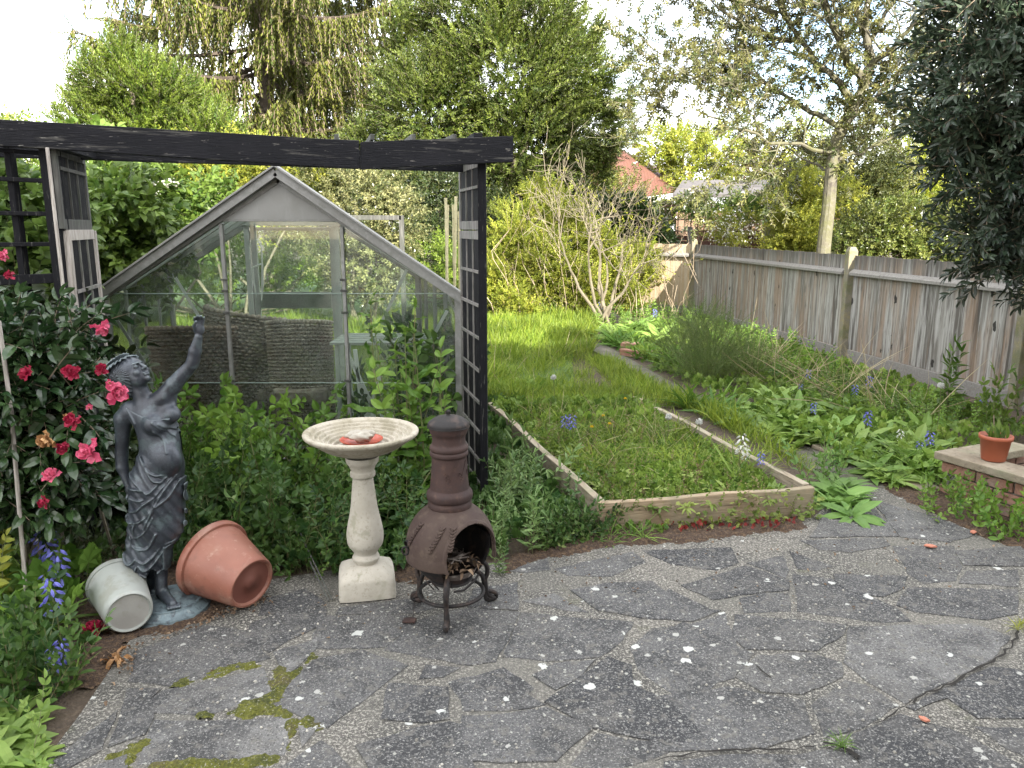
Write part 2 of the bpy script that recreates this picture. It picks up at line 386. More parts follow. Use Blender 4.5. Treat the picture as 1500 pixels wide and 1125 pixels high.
def top_stain(m, lo=1.08, hi=1.30, col=(.06, .055, .05)):
    """rain weathering along the top of the boards, broken up board by board"""
    t = m.node_tree; b = [n for n in t.nodes if n.type == 'BSDF_PRINCIPLED'][0]; src = b.inputs['Base Color'].links[0].from_socket; N = t.nodes.new; K = t.links.new
    tcn = N('ShaderNodeTexCoord'); sp_ = N('ShaderNodeSeparateXYZ'); K(tcn.outputs['Object'], sp_.inputs[0]); mp_ = N('ShaderNodeMapping'); mp_.inputs['Scale'].default_value = (9, 9, .6); K(tcn.outputs['Object'], mp_.inputs[0])
    n = N('ShaderNodeTexNoise'); n.inputs['Scale'].default_value = 1.5; n.inputs['Detail'].default_value = 3; K(mp_.outputs[0], n.inputs['Vector'])
    a = N('ShaderNodeMath'); a.operation = 'MULTIPLY_ADD'; K(n.outputs[0], a.inputs[0]); a.inputs[1].default_value = .55; K(sp_.outputs[2], a.inputs[2])
    r = N('ShaderNodeMapRange'); r.inputs[1].default_value = lo + .27; r.inputs[2].default_value = hi + .27; r.inputs[4].default_value = .8; K(a.outputs[0], r.inputs[0])
    x = N('ShaderNodeMix'); x.data_type = 'RGBA'; K(r.outputs[0], x.inputs[0]); K(src, x.inputs[6]); x.inputs[7].default_value = (*col, 1); K(x.outputs[2], b.inputs['Base Color'])
# ================================================================ SETTING
m_soil = mk('soil', (.055, .04, .028), [(9, .4, .7, (.10, .075, .05), .8), (60, .5, .7, (.16, .12, .08), .5)], .95, bump=[(30, .01), (120, .004)])
m_lawn = mk('lawn', (.05, .10, .02), [(2.5, .4, .65, (.09, .16, .03), .9), (30, .45, .7, (.10, .11, .04), .6)], .9, bump=[(40, .02)])
m_mortar = mk('mortar', (.096, .089, .078), [(2.2, .44, .56, (.042, .041, .038), .85), (95, .51, .60, (.34, .325, .28), .8), (50, .53, .63, (.035, .033, .028), .7), (190, .57, .64, (.42, .40, .35), .7), (8, .60, .70, (.055, .060, .024), .4), (1.6, .5, .6, (.12, .115, .10), .5), (9, -.30, .20, (.48, .49, .46), .85, None, 'spots')],
              .92, bump=[(150, .004), (40, .003)])
m_stone = mk('paving_stone', (.022, .023, .026), [(1.3, .49, .56, (.070, .068, .065), .8), (6, .46, .60, (.016, .017, .019), .7), (75, .545, .60, (.13, .128, .122), .7), (150, .57, .61, (.30, .295, .28), .65), (24, .55, .62, (.135, .128, .112), .55), (130, .55, .62, (.012, .012, .013), .7),
              (5.5, -.32, .15, (.50, .51, .48), .85, None, 'spots'), (10, -.26, .24, (.46, .47, .44), .85, None, 'spots'), (15, -.30, .22, (.36, .36, .33), .8, None, 'spots'), (36, -.22, .26, (.34, .34, .30), .7, None, 'spots')],
             .85, bump=[(110, .004), (18, .004)], rnd=(.175, .172, .166))
m_crack = mk('crack', (.012, .010, .008), (), .95)
m_moss = mk('moss', (.085, .090, .010), [(12, .44, .58, (.040, .048, .008), .85), (7, .54, .64, (.085, .065, .035), .6), (90, .5, .65, (.17, .17, .02), .7), (110, .60, .66, (.35, .33, .27), .8)], .95, bump=[(60, .02), (200, .006)])
m_litter = mk('leaf_litter', (.055, .034, .022), [(60, .48, .6, (.14, .09, .05), .8), (140, .55, .65, (.03, .018, .012), .8)], .95, bump=[(90, .02)])
m_path = mk('path', (.11, .10, .085), [(12, .4, .6, (.06, .055, .04), .8), (80, .5, .7, (.22, .2, .16), .6), (4, .5, .62, (.07, .09, .03), .6)], .95, bump=[(60, .01)])

# ground: one sheet to the horizon with slight relief in the borders
bm = bmesh.new(); box(bm, -300, 300, -120, 500, -.4, -.03); tag(bmobj('ground', bm, m_soil), kind='structure')
def flat(name, pts, z, m, sub=0, jit=0, thick=.03, kind='structure', skirt=True):
    """flat slab with its own thickness, pts (x,y)"""
    bm = bmesh.new(); v = [bm.verts.new((p[0], p[1], z)) for p in pts]; f = bm.faces.new(v)
    r = bmesh.ops.extrude_face_region(bm, geom=[f]); top = [e for e in r['geom'] if isinstance(e, bmesh.types.BMVert)]
    for e in top: e.co.z += 0
    for e in v: e.co.z -= thick
    o = bmobj(name, bm, m)
    if kind: tag(o, kind=kind)
    return o
Gp = lambda *pp: [tuple(G(a, b)[:2]) for a, b in pp]
edge = Gp((60, 1125), (120, 1045), (150, 1000), (190, 940), (330, 890), (400, 850), (500, 835), (740, 825), (800, 805), (880, 795), (960, 780), (1190, 760), (1235, 720), (1262, 690), (1330, 715), (1440, 770), (1500, 790), (1620, 830))
patio = [(-3.2, -1.4), (-1.35, 1.1)] + edge + [(3.6, 3.2), (5.5, 2.9), (6, -1.4)]
patio[0] = (-2.2, -1.4)
tag(flat('patio_mortar', patio, .006, m_mortar), kind='structure')
tag(flat('border_soil', [(-9, -1.4), (-9, 9), (1.2, 9), (3, 30), (12, 30), (12, -1.4)], -.004, m_soil, thick=.02), kind='structure')
lawn = [(-9, 6.6), (-1.0, 6.6), (.6, 6.9), (.75, 9.5), (1.2, 13), (.8, 16), (1.5, 24), (-14, 30), (-16, 8)]
tag(flat('lawn', lawn, .002, m_lawn, thick=.02), kind='structure')
pth = Gp((1255, 715), (1185, 690), (1090, 625), (1000, 590), (930, 545), (870, 515), (815, 490), (840, 484), (890, 508), (960, 548), (1010, 575), (1090, 612), (1180, 655), (1330, 718))
tag(flat('path', pth, .010, m_path, thick=.02), kind='structure')

# paving stones traced in plan
def crop(x0, y0, s, *pp): return [(x0 + a / s, y0 + b / s) for a, b in pp]
C1 = lambda *p: crop(80, 840, 3.75, *p); C2 = lambda *p: crop(380, 840, 3.75, *p); C3 = lambda *p: crop(680, 780, 3.26, *p); C4 = lambda *p: crop(980, 780, 2.885, *p)
stones = [
 (C1((600,655),(1140,535),(1190,660),(1000,745),(830,790),(560,775),(540,700)), .75),
 (C1((560,815),(850,822),(1290,800),(1245,1005),(465,1058),(520,900)), 1.0),
 (C1((1205,445),(1440,370),(1440,420),(1300,555),(1250,545)), 1.0),
 (C2((300,490),(560,435),(805,520),(640,650),(380,850),(90,725)), .45),
 (C2((715,620),(1030,640),(1040,810),(900,830),(670,810)), .2),
 (C2((915,515),(1100,530),(1010,580),(880,590)), .2),
 (C2((700,430),(880,270),(1130,205),(1425,228),(1290,490),(1150,510)), .3),
 (C2((1045,610),(1340,530),(1500,640),(1430,740),(1160,750)), .25),
 (C2((540,960),(870,860),(1040,830),(1110,850),(1180,1090),(620,1090)), .25),
 (C2((90,1090),(340,930),(400,970),(520,1100)), .3),
 (C2((215,850),(320,850),(290,900),(235,965)), .9),
 (C1((450,440),(820,300),(1040,330),(1170,475),(900,560),(640,625),(420,600)), .3),
 (C1((1090,280),(1300,205),(1480,195),(1420,290),(1200,430),(1060,340)), .1),
 (C1((400,650),(585,650),(530,700),(545,800),(500,890),(300,960),(370,760)), .45),
 (C1((150,1090),(400,1005),(400,1100)), .9),
 (C1((0,1040),(160,900),(340,770),(260,980),(60,1090)), .35),
 (C2((380,245),(800,245),(840,290),(690,410),(560,420),(330,420),(300,350)), .35),
 (C2((-10,280),(365,210),(340,290),(150,380),(60,440),(-60,380)), .1),
 (C2((1180,95),(1415,60),(1415,210),(1145,190)), .25),
 (C2((0,240),(20,150),(250,95),(360,180),(200,215)), .1),
 (C2((450,195),(820,150),(1000,180),(860,228),(430,235)), .35),
 (C3((285,395),(640,425),(800,440),(750,520),(640,600),(400,620),(200,600)), .3),
 (C3((400,820),(690,610),(800,650),(810,740),(1000,830),(1120,960),(1040,1010),(800,980),(620,940)), .02),
 (C3((520,285),(700,250),(900,245),(1060,370),(1210,380),(1080,430),(850,415),(650,380)), .3),
 (C3((860,95),(1270,80),(1304,150),(1200,185),(1000,160)), .0),
 (C4((60,230),(320,150),(500,210),(500,250),(300,270),(190,290)), .0),
 (C4((300,285),(400,262),(500,265),(510,340),(320,345)), .1),
 (C3((280,335),(430,300),(590,390),(480,380)), .6),
 (C3((440,180),(800,100),(860,150),(700,215),(500,212)), .35),
 (C3((210,190),(400,130),(410,185),(300,200)), .5),
 (C4((285,358),(740,398),(730,440),(620,505),(330,500),(280,450)), .15),
 (C4((530,185),(690,205),(960,325),(1015,380),(900,385),(760,368),(550,340)), .05),
 (C4((510,85),(690,150),(620,168),(545,160)), .0),
 (C4((700,185),(1000,195),(990,240),(900,278),(780,262),(710,225)), .2),
 (C4((1020,240),(1460,250),(1465,350),(1340,375),(1050,345),(970,315)), .15),
 (C4((950,65),(1200,65),(1235,150),(1210,208),(1080,222),(1010,178)), .15),
 (C4((0,425),(60,390),(350,520),(270,620),(100,660),(-30,560)), .25),
 (C4((0,245),(180,335),(60,375),(-50,330)), .2),
 (C4((770,870),(980,780),(1180,840),(1380,940),(1500,1005),(1400,1100),(900,1100),(850,1060)), .0),
 (C4((1010,745),(1170,665),(1350,580),(1520,600),(1520,790),(1300,790),(1180,710),(1050,760)), .05),
 (C4((1290,830),(1520,840),(1520,960),(1420,920)), .1),
 (C4((0,975),(280,945),(530,950),(650,925),(760,945),(800,1000),(820,1100),(0,1100)), .2),
 (C4((770,410),(1040,402),(1280,398),(1430,450),(1350,545),(1150,645),(1005,725),(840,630),(750,555)), .6),
 (C4((380,530),(600,520),(720,560),(725,620),(560,690),(400,680),(290,620)), .35),
 (C4((-80,710),(250,665),(430,705),(560,725),(600,860),(400,915),(100,925),(-60,930)), .3),
 (C4((745,635),(830,655),(965,740),(820,830),(660,870),(605,740)), .5),
 (C4((330,135),(480,105),(505,165),(490,198),(370,150)), .5),
 (C4((560,40),(900,30),(930,60),(770,90),(640,80)), .3),
 (C4((1215,85),(1520,65),(1520,150),(1250,145)), .35),
 (C4((1260,170),(1470,165),(1470,235),(1230,220)), .4),
 (C4((700,-130),(820,-150),(960,20),(760,22),(600,25),(640,-40)), .4),
 (C4((860,-130),(1120,-60),(1300,10),(1180,45),(980,22)), .45),
 (C3((-10,720),(170,700),(380,830),(200,860),(0,860)), .3),
 (C3((0,890),(200,880),(390,850),(600,950),(430,1100),(0,1100)), .35),
 (C3((640,970),(900,1010),(1050,1030),(900,1090),(700,1140),(520,1120)), .4),
 (C3((420,640),(620,620),(560,690),(440,760),(330,690)), .35),
 (C3((900,470),(1080,450),(1240,400),(1290,520),(1304,640),(1160,760),(1000,770),(840,660),(800,560)), .35),
]
def jag(poly, step=.05, amp=.006):
    o = []
    for i in range(len(poly)):
        a = np.array(poly[i][:2]); b = np.array(poly[(i + 1) % len(poly)][:2]); n = max(1, int(np.linalg.norm(b - a) / step)); d = (b - a); nn = np.array([-d[1], d[0]]) / (np.linalg.norm(d) + 1e-9)
        for k in range(n):
            q = a + d * k / n + (nn * random.uniform(-amp, amp) if k else 0); o.append(q)
    return np.array(o)
def slabs(name, polys, z0, z1, m, bev=.006, kind='structure', inset=0):
    bm = bmesh.new(); R = []; ly = bm.faces.layers.float.new('rnd')
    for poly, tone in polys:
        c = poly.mean(0); zz = z1 + random.uniform(-.0015, .0025)
        tilt = np.array([random.uniform(-.002, .002), random.uniform(-.002, .002)])
        lo = [bm.verts.new((p[0], p[1], z0)) for p in poly]
        mid = [bm.verts.new((p[0], p[1], zz - bev * .6)) for p in poly]
        q = []
        for p in poly:
            d = p - c; l = np.linalg.norm(d); p2 = p - d / l * bev; q.append(bm.verts.new((p2[0], p2[1], zz + (p2 - c) @ tilt)))
        n = len(poly); fs = []
        for i in range(n):
            j = (i + 1) % n; fs.append(bm.faces.new((lo[i], lo[j], mid[j], mid[i]))); fs.append(bm.faces.new((mid[i], mid[j], q[j], q[i])))
        fs.append(bm.faces.new(q))
        for f in fs: f[ly] = tone
    return tag(bmobj(name, bm, m), kind=kind)
polys = []
for pp, tone in stones:
    g = np.array([G(a, b)[:2] for a, b in pp]); g = g.mean(0) + (g - g.mean(0)) * 1.045; polys.append((jag(list(g)), tone))
# unseen rest of the terrace, behind and beside the view
for i in range(6):
    for j in range(4):
        x = -1.3 + i * .85 + random.uniform(-.1, .1); y = -1.1 + j * .62
        if y > .75: continue
        polys.append((jag([(x, y), (x + .75, y + .05), (x + .8, y + .5), (x + .3, y + .55), (x - .04, y + .5)]), random.random() * .5))
slabs('patio_paving', polys, .002, .0095, m_stone, bev=.003)
# cracks: dark open joints
def crackline(pp, w_=.006):
    g = np.array([G(a, b)[:2] for a, b in pp]); g = jag(list(g), .03, .008)[: -max(1, int(np.linalg.norm(g[-1] - g[0]) / .03))]
    V = []; Q = []
    for i, p in enumerate(g):
        d = g[min(i + 1, len(g) - 1)] - g[max(i - 1, 0)]; n = np.array([-d[1], d[0]]) / (np.linalg.norm(d) + 1e-9); ww = w_ * random.uniform(.3, 1.1)
        V += [(p[0] - n[0] * ww, p[1] - n[1] * ww, .0165), (p[0] + n[0] * ww, p[1] + n[1] * ww, .0165)]
        if i: Q.append((2 * i - 2, 2 * i - 1, 2 * i + 1, 2 * i))
    return [np.array(V), np.array(Q), np.zeros(len(Q), int), np.full(len(Q), .5)]
ck = [crackline(C4((1475,430),(1450,490),(1370,560),(1280,602),(1220,640),(1160,662),(1070,705),(1000,750))), crackline(C4((-60,985),(0,965),(140,945),(280,935),(420,938),(530,938),(650,912)), .005),
      crackline(C4((650,905),(700,915),(760,940),(800,970),(830,1010)), .010), crackline(C4((1000,750),(920,800),(850,840)), .003), crackline(C4((370,580),(430,630),(470,660)), .003)]
T = join(ck); o = emit('patio_crack', T, m_crack); tag(o, kind='structure')
# moss in the joints, lumpy
def lump(name, poly, m, h=.012, step=.012, kind='stuff', base=.006, seed=3, label=None, edge_=.03):
    poly = np.array(poly); lo = poly.min(0); hi = poly.max(0); nx, ny = ((hi - lo) / step).astype(int) + 2
    X, Y = np.meshgrid(lo[0] + step * np.arange(nx), lo[1] + step * np.arange(ny), indexing='ij')
    ins = np.zeros(X.shape, bool); dm = np.full(X.shape, 9.0)
    for i in range(len(poly)):
        a = poly[i]; b = poly[(i + 1) % len(poly)]
        c = ((a[1] > Y) != (b[1] > Y)) & (X < (b[0] - a[0]) * (Y - a[1]) / (b[1] - a[1] + 1e-12) + a[0]); ins ^= c
        d = b - a; t = np.clip(((X - a[0]) * d[0] + (Y - a[1]) * d[1]) / (d @ d), 0, 1); dm = np.minimum(dm, np.hypot(X - a[0] - t * d[0], Y - a[1] - t * d[1]))
    s = np.where(ins, dm, -dm) + .017 * snoise(np.stack([X, Y, X * 0], -1), 9, seed) + .006 * snoise(np.stack([X, Y, X * 0], -1), 40, seed + 3); k = np.clip(s / edge_, -1, 1)
    Z = base + h * np.clip(k, -.6, 1) * (1 + .35 * snoise(np.stack([X, Y, X * 0], -1), 14, seed + 1)) + .002 * snoise(np.stack([X, Y, X * 0], -1), 60, seed + 2)
    V = np.stack([X, Y, Z], -1).reshape(-1, 3); id_ = np.arange(nx * ny).reshape(nx, ny)
    Q = np.stack([id_[:-1, :-1], id_[1:, :-1], id_[1:, 1:], id_[:-1, 1:]], -1).reshape(-1, 4); kk = s.reshape(-1)[Q].max(1) > -.01
    o = meshobj(name, V, Q[kk], m, smooth=True); 
    if kind: tag(o, label=label, kind=kind)
    return o
mo = [C1((700,790),(1000,750),(1190,660),(1150,560),(1240,520),(1290,560),(1420,440),(1440,470),(1270,640),(1220,720),(1290,790),(1180,800),(850,815)), C1((520,1060),(900,1030),(1230,1015),(1200,1060),(700,1100)), C1((200,1050),(430,960),(510,930),(470,1050),(400,1080),(380,1010)),
      C1((620,600),(860,540),(1100,500),(1130,520),(880,570),(640,640)), C1((1290,800),(1340,820),(1300,960),(1260,990)), C1((1300,790),(1480,840),(1400,900),(1330,840))]
for i, p in enumerate(mo):
    o = lump('moss', [G(a, b)[:2] for a, b in p], m_moss, .013, .01, seed=i * 5 + 1)
    if i == 0: tag(o, label='green moss filling the wide joint between pale slabs')
lit = Gp((150, 1000), (165, 960), (200, 920), (230, 935), (310, 905), (340, 880), (320, 862), (400, 840), (300, 800), (150, 840), (90, 960), (120, 1010))
lump('leaf_litter', lit, m_litter, .010, .012, seed=40, base=.007)
lump('leaf_litter', Gp((740, 842), (800, 822), (880, 803), (960, 800), (1060, 790), (1180, 775), (1170, 758), (960, 775), (850, 780), (745, 815)), m_litter, .014, .012, seed=50, base=.006)
lump('leaf_litter', Gp((1262, 698), (1330, 735), (1440, 790), (1520, 815), (1520, 780), (1440, 745), (1330, 700)), m_litter, .014, .012, seed=60, base=.006)
lump('leaf_litter', Gp((570, 850), (610, 858), (640, 845), (600, 825), (560, 830)), m_litter, .01, .012, seed=65, base=.006)

# ================================================================ HOUSE behind the camera (its shade covers the terrace)
m_render = mk('house_render', (.55, .52, .46), [(3, .4, .7, (.48, .45, .4), .6)], .9)
m_tiles = mk('roof_tiles', (.22, .09, .06), [(14, .4, .6, (.32, .13, .08), .8), (1.5, .4, .7, (.12, .06, .05), .7)], .85, bump=[(20, .03)])
m_white = mk('white_paint', (.7, .7, .68), [(5, .5, .8, (.5, .5, .48), .5)], .5)
m_dglass = mk('window_glass', (.03, .035, .04), (), .08, spec=.8)
hs_ = thing('house', 'cream rendered house whose long shade covers the terrace', 'house', (0, -1.6, 0))
bm = bmesh.new(); box(bm, -1.0, 13, -9.4, 0, -.05, 5.6); bmobj('wall', bm, m_render, hs_)
bm = bmesh.new()
v = [bm.verts.new(p) for p in ((-1.4, .45, 5.5), (13.4, .45, 5.5), (13.4, -4.7, 9.0), (-1.4, -4.7, 9.0), (-1.4, -9.8, 5.5), (13.4, -9.8, 5.5))]
bm.faces.new((v[0], v[1], v[2], v[3])); bm.faces.new((v[3], v[2], v[5], v[4])); bm.faces.new((v[0], v[3], v[4])); bm.faces.new((v[1], v[5], v[2])); bm.faces.new((v[0], v[4], v[5], v[1]))
bmobj('roof', bm, m_tiles, hs_)
for x, z, ww, hh in ((0, 3.6, 1.6, 1.2), (4.5, 3.6, 1.6, 1.2), (9, 3.6, 1.6, 1.2), (5, 1.0, 1.8, 1.3), (9, 1.0, 1.8, 1.3)):
    bm = bmesh.new(); box(bm, x, x + ww, .005, .06, z, z + hh); wf = bmobj('window', bm, m_white, hs_)
    bm = bmesh.new(); box(bm, x + .08, x + ww - .08, .062, .07, z + .08, z + hh - .08); bmobj('pane', bm, m_dglass, wf)
bm = bmesh.new(); box(bm, .2, 2.4, .005, .06, .02, 2.1); wf = bmobj('door', bm, m_white, hs_)
bm = bmesh.new(); box(bm, .3, 1.25, .062, .07, .15, 2.0); box(bm, 1.35, 2.3, .062, .07, .15, 2.0); bmobj('pane', bm, m_dglass, wf)

# ================================================================ PERGOLA
m_black = mk('black_stained_timber', (.004, .0045, .007), [(6, .45, .7, (.012, .012, .016), .6, (1, 1, 1)), (3, .58, .66, (.16, .155, .14), .4, (1, 1, 14)), (16, .64, .68, (.22, .21, .19), .6, (1, 1, 5))], .75, spec=.25, bump=[(8, .004, (2, 2, 30)), (60, .001)])
m_blackv = mk('black_stained_post', (.004, .0042, .006), [(6, .45, .7, (.010, .010, .013), .6), (10, .60, .68, (.15, .15, .13), .45, (10, 10, 1))], .8, spec=.2, bump=[(8, .003, (20, 20, 1))])
m_grey = mk('weathered_trellis_wood', (.17, .16, .15), [(5, .42, .6, (.28, .27, .25), .8, (8, 8, 1)), (9, .5, .62, (.07, .065, .06), .7, (10, 10, 1)), (4, .5, .6, (.10, .12, .09), .4)], .85, bump=[(10, .002, (20, 20, 1))])
m_greyd = mk('dark_weathered_wood', (.055, .055, .05), [(6, .45, .62, (.12, .12, .11), .7, (8, 8, 1)), (4, .5, .65, (.05, .07, .045), .4)], .85)
PR = np.array([-.155, 4.28, 0]); PL = np.array([-2.17, 3.62, 0]); ln = PR - PL; ln = ln / np.linalg.norm(ln)
bk = np.array([-.13, .56, 0])
base = PR.copy(); pg = thing('pergola', 'black stained timber pergola framing the greenhouse with trellis clad posts', 'pergola', base)
def rel(p): return Vector(np.array(p, float) - base)
def pt(px, py, line_y=None):           # point of the pergola's front plane seen at a pixel
    d = ray(px, py); n = np.array([-ln[1], ln[0], 0]); t = (PR @ n) / (d @ n); return np.array([d[0] * t, d[1] * t, CAMH + d[2] * t])
# front boards (a scarfed pair), rear board, cross pieces
def beam(name, a, b, th, back=0.0, m=m_black):
    """a,b = ((px,ytop),(px,ybot)) at each end"""
    o = []
    off = np.array([-ln[1], ln[0], 0]) * back
    for (px, y0, y1) in (a, b): o.append((pt(px, y0) + off, pt(px, y1) + off))
    nn = np.array([-ln[1], ln[0], 0]) * th
    bm = bmesh.new(); vv = []
    N_ = 14
    for i in range(N_ + 1):
        t = i / N_; T_ = o[0][0] * (1 - t) + o[1][0] * t; B_ = o[0][1] * (1 - t) + o[1][1] * t
        jz = random.uniform(-.0015, .0015)
        vv.append([bm.verts.new(rel(p + np.array([0, 0, jz]))) for p in (B_, B_ + nn, T_ + nn, T_)])
    for i in range(N_):
        for j in range(4): bm.faces.new((vv[i][j], vv[i + 1][j], vv[i + 1][(j + 1) % 4], vv[i][(j + 1) % 4]))
    bm.faces.new(vv[0]); bm.faces.new(vv[-1][::-1])
    return bmobj(name, bm, m, pg, bevel=.003)
beam('beam', (-330, 155, 192), (526, 206, 247.5), .045)
beam('beam', (529, 208, 248), (752, 199, 237), .045)
beam('rear_beam', (-330, 170, 205), (752, 214, 243), .045, back=.52)
for px in (490, 543, 604, 665):
    a = pt(px, 202); barobj('cross_batten', rel(a + np.array([0, .05, .01])), rel(a + np.array([-.13, .60, .03])), .022, .03, m_greyd, pg)
for px, ys in ((700, 0), (80, 0)):
    a = pt(px, 220) + np.array([0, .05, .05]); barobj('cross_rail', rel(a), rel(a + bk * .9), .05, .09, m_black, pg)
def post(px, w_=.07, d_=.07, top=245, off=(0, 0)):
    a = pt(px, top); a[:2] += np.array([-ln[1], ln[0]]) * (.05 + d_ / 2); a[:2] += off
    return barobj('post', rel((a[0], a[1], 0)), rel((a[0], a[1], 2.02)), w_, d_, m_blackv, pg, up=(0, 1, 0))
post(713, .045, .09); post(68, .055, .09)
# side trellis panels running back from the posts
def side_panel(x0, y0, z0, z1, d, rungs, slat, m1, m2, tilt=0, w_=.035, face=1):
    """framed lattice in the plane of direction d (xy), from (x0,y0)"""
    fr = bmesh.new(); L_ = np.linalg.norm(d); u = np.array([d[0], d[1], 0]) / L_; o = np.array([x0, y0, 0.])
    s = np.array([u[1], -u[0], 0]) * face
    for t in (w_ / 2, L_ - w_ / 2): bar(fr, rel(o + u * t + [0, 0, z0]), rel(o + u * t + [0, 0, z1] + u * tilt), .03, w_, up=u, jit=.001)
    for z in (z0 + .02, z1 - .02): bar(fr, rel(o + u * w_ + [0, 0, z]), rel(o + u * (L_ - w_) + [0, 0, z]), .028, .05, up=(0, 0, 1), jit=.001)
    f = bmobj('trellis_panel', fr, m1, pg, bevel=.002)
    sl_ = bmesh.new(); n = 3; inner = L_ - 2 * w_
    for i in range(n):
        c = o + u * (w_ + inner * (i + .5) / n)
        bar(sl_, rel(c + [0, 0, z0 + .045]), rel(c + [0, 0, z1 - .045]), .016, inner / n - slat, up=u)
    bmobj('slat', sl_, m_blackv, f)
    ru = bmesh.new()
    for z in rungs: bar(ru, rel(o + u * w_ + s * .014 + [0, 0, z]), rel(o + u * (L_ - w_) + s * .014 + [0, 0, z]), .012, .016, up=(0, 0, 1), jit=.001)
    for i in range(1, n): c = o + u * (w_ + inner * i / n) + s * .010; bar(ru, rel(c + [0, 0, z0 + .045]), rel(c + [0, 0, z1 - .045]), .010, .010, up=u)
    bmobj('lath', ru, m2, f)
    return f
RP = P(707, 400, 4.36); RF = P(677, 400, 4.93)
dR = (RF - RP)[:2]
side_panel(RP[0], RP[1], 1.60, 1.98, dR, [1.83], .022, m_grey, m_grey, face=-1)
side_panel(RP[0], RP[1], .06, 1.585, dR, [1.36, 1.17, .98, .79, .60, .42, .24], .022, m_grey, m_grey, face=-1)
a = pt(76, 300); b_ = P(120, 300, a[1] + .55)
dL = (b_ - a)[:2]
side_panel(a[0], a[1] + .05, 1.60, 1.98, dL, [1.88], .03, m_greyd, m_greyd)
m_pale = mk('pale_bare_wood', (.34, .31, .28), [(5, .42, .6, (.46, .43, .39), .8, (8, 8, 1)), (9, .5, .62, (.14, .12, .10), .6, (10, 10, 1))], .85)
side_panel(a[0] + .01, a[1] + .06, .8, 1.59, dL, [1.30, 1.05], .03, m_pale, m_grey, tilt=.02)
side_panel(a[0] + .03, a[1] + .08, .03, .79, dL, [.5, .3], .03, m_greyd, m_greyd)
c = rel(a + np.array([.02, -.02, 0])); barobj('batten', (c.x, c.y, 1.02), (c.x, c.y, 1.96), .014, .012, m_pale, pg)
# open railed trellis to the left of the left post
for y, hh, mm in ((222, .02, m_greyd), (263, .02, m_greyd), (312, .02, m_greyd), (357, .02, m_greyd), (408, .045, m_greyd)):
    A_ = pt(64, y + 1); B_ = pt(-340, y + (y - 335) * .25); barobj('rail', rel(A_ + [0, .08, 0]), rel(B_ + [0, .08, 0]), .025, hh, m_blackv, pg)
for px in (1, -130, -335):
    A_ = pt(px, 300) + [0, .11, 0]; barobj('upright', rel((A_[0], A_[1], 0.02)), rel((A_[0], A_[1], 2.0)), .03, .045, m_blackv, pg, up=(0, 1, 0))

# ================================================================ GREENHOUSE
m_alu = mk('weathered_aluminium', (.26, .26, .25), [(4, .42, .65, (.21, .21, .195), .8), (30, .5, .7, (.38, .38, .37), .5), (9, .6, .7, (.13, .14, .11), .5)], .6, metal=.35, bump=[(60, .0006)])
m_aluw = mk('pale_aluminium', (.52, .53, .52), [(5, .45, .7, (.40, .41, .40), .7)], .5, metal=.25)
m_poly = mk('grey_gable_sheet', (.27, .27, .26), [(2.5, .4, .65, (.20, .20, .185), .8), (14, .5, .7, (.32, .32, .31), .5, (1, 1, .3))], .55)
m_glass, t_, b_n, o_ = nodes('greenhouse_glass'); t_.nodes.remove(b_n)
tr = t_.nodes.new('ShaderNodeBsdfTransparent'); tr.inputs[0].default_value = (.93, .97, .94, 1)
gl = t_.nodes.new('ShaderNodeBsdfGlossy'); gl.inputs['Roughness'].default_value = .03; gl.inputs[0].default_value = (1, 1, 1, 1)
df = t_.nodes.new('ShaderNodeBsdfDiffuse'); df.inputs[0].default_value = (.55, .60, .55, 1)
fr = t_.nodes.new('ShaderNodeFresnel'); fr.inputs[0].default_value = 1.45
m1 = t_.nodes.new('ShaderNodeMixShader'); m2 = t_.nodes.new('ShaderNodeMixShader')
tcn = t_.nodes.new('ShaderNodeTexCoord'); nn_ = t_.nodes.new('ShaderNodeTexNoise'); nn_.inputs['Scale'].default_value = 3.5; nn_.inputs['Detail'].default_value = 7; nn_.inputs['Roughness'].default_value = .65
mr_ = t_.nodes.new('ShaderNodeMapRange'); mr_.inputs[1].default_value = .35; mr_.inputs[2].default_value = .75; mr_.inputs[3].default_value = .015; mr_.inputs[4].default_value = .13
K = t_.links.new; K(tcn.outputs['Object'], nn_.inputs['Vector']); K(nn_.outputs[0], mr_.inputs[0])
K(mr_.outputs[0], m1.inputs[0]); K(tr.outputs[0], m1.inputs[1]); K(df.outputs[0], m1.inputs[2]); K(fr.outputs[0], m2.inputs[0]); K(m1.outputs[0], m2.inputs[1]); K(gl.outputs[0], m2.inputs[2]); K(m2.outputs[0], o_.inputs[0])
YG = 5.0
fl = P(152, 431, YG); frt = P(671, 429, YG); rd = P(408, 257, YG)
zE = (fl[2] + frt[2]) / 2; zR = rd[2]
FL = np.array([fl[0], YG, 0]); FR = np.array([frt[0], YG, 0]); FM = np.array([rd[0], YG, 0])
sh = np.array([-.52, 2.15, 0]); up_ = lambda z: np.array([0, 0, z])
gh = thing('greenhouse', 'grey aluminium greenhouse with dusty glass and a steep gable', 'greenhouse', FM)
def rg(p): return Vector(np.array(p, float) - FM)
def gbar(name, segs, w_, h, m=m_alu, up=(0, 1, 0), parent=gh):
    bm = bmesh.new()
    for s_ in segs: bar(bm, rg(s_[0]), rg(s_[1]), w_, h, s_[2] if len(s_) > 2 else up)
    return bmobj(name, bm, m, parent, bevel=.002)
ex = np.array([0, 0, 0])
def zroof(x, side=None):            # height of the slope over front-plane x
    if x < FM[0]: return zE + (zR - zE) * (x - FL[0]) / (FM[0] - FL[0])
    return zE + (zR - zE) * (FR[0] - x) / (FR[0] - FM[0])
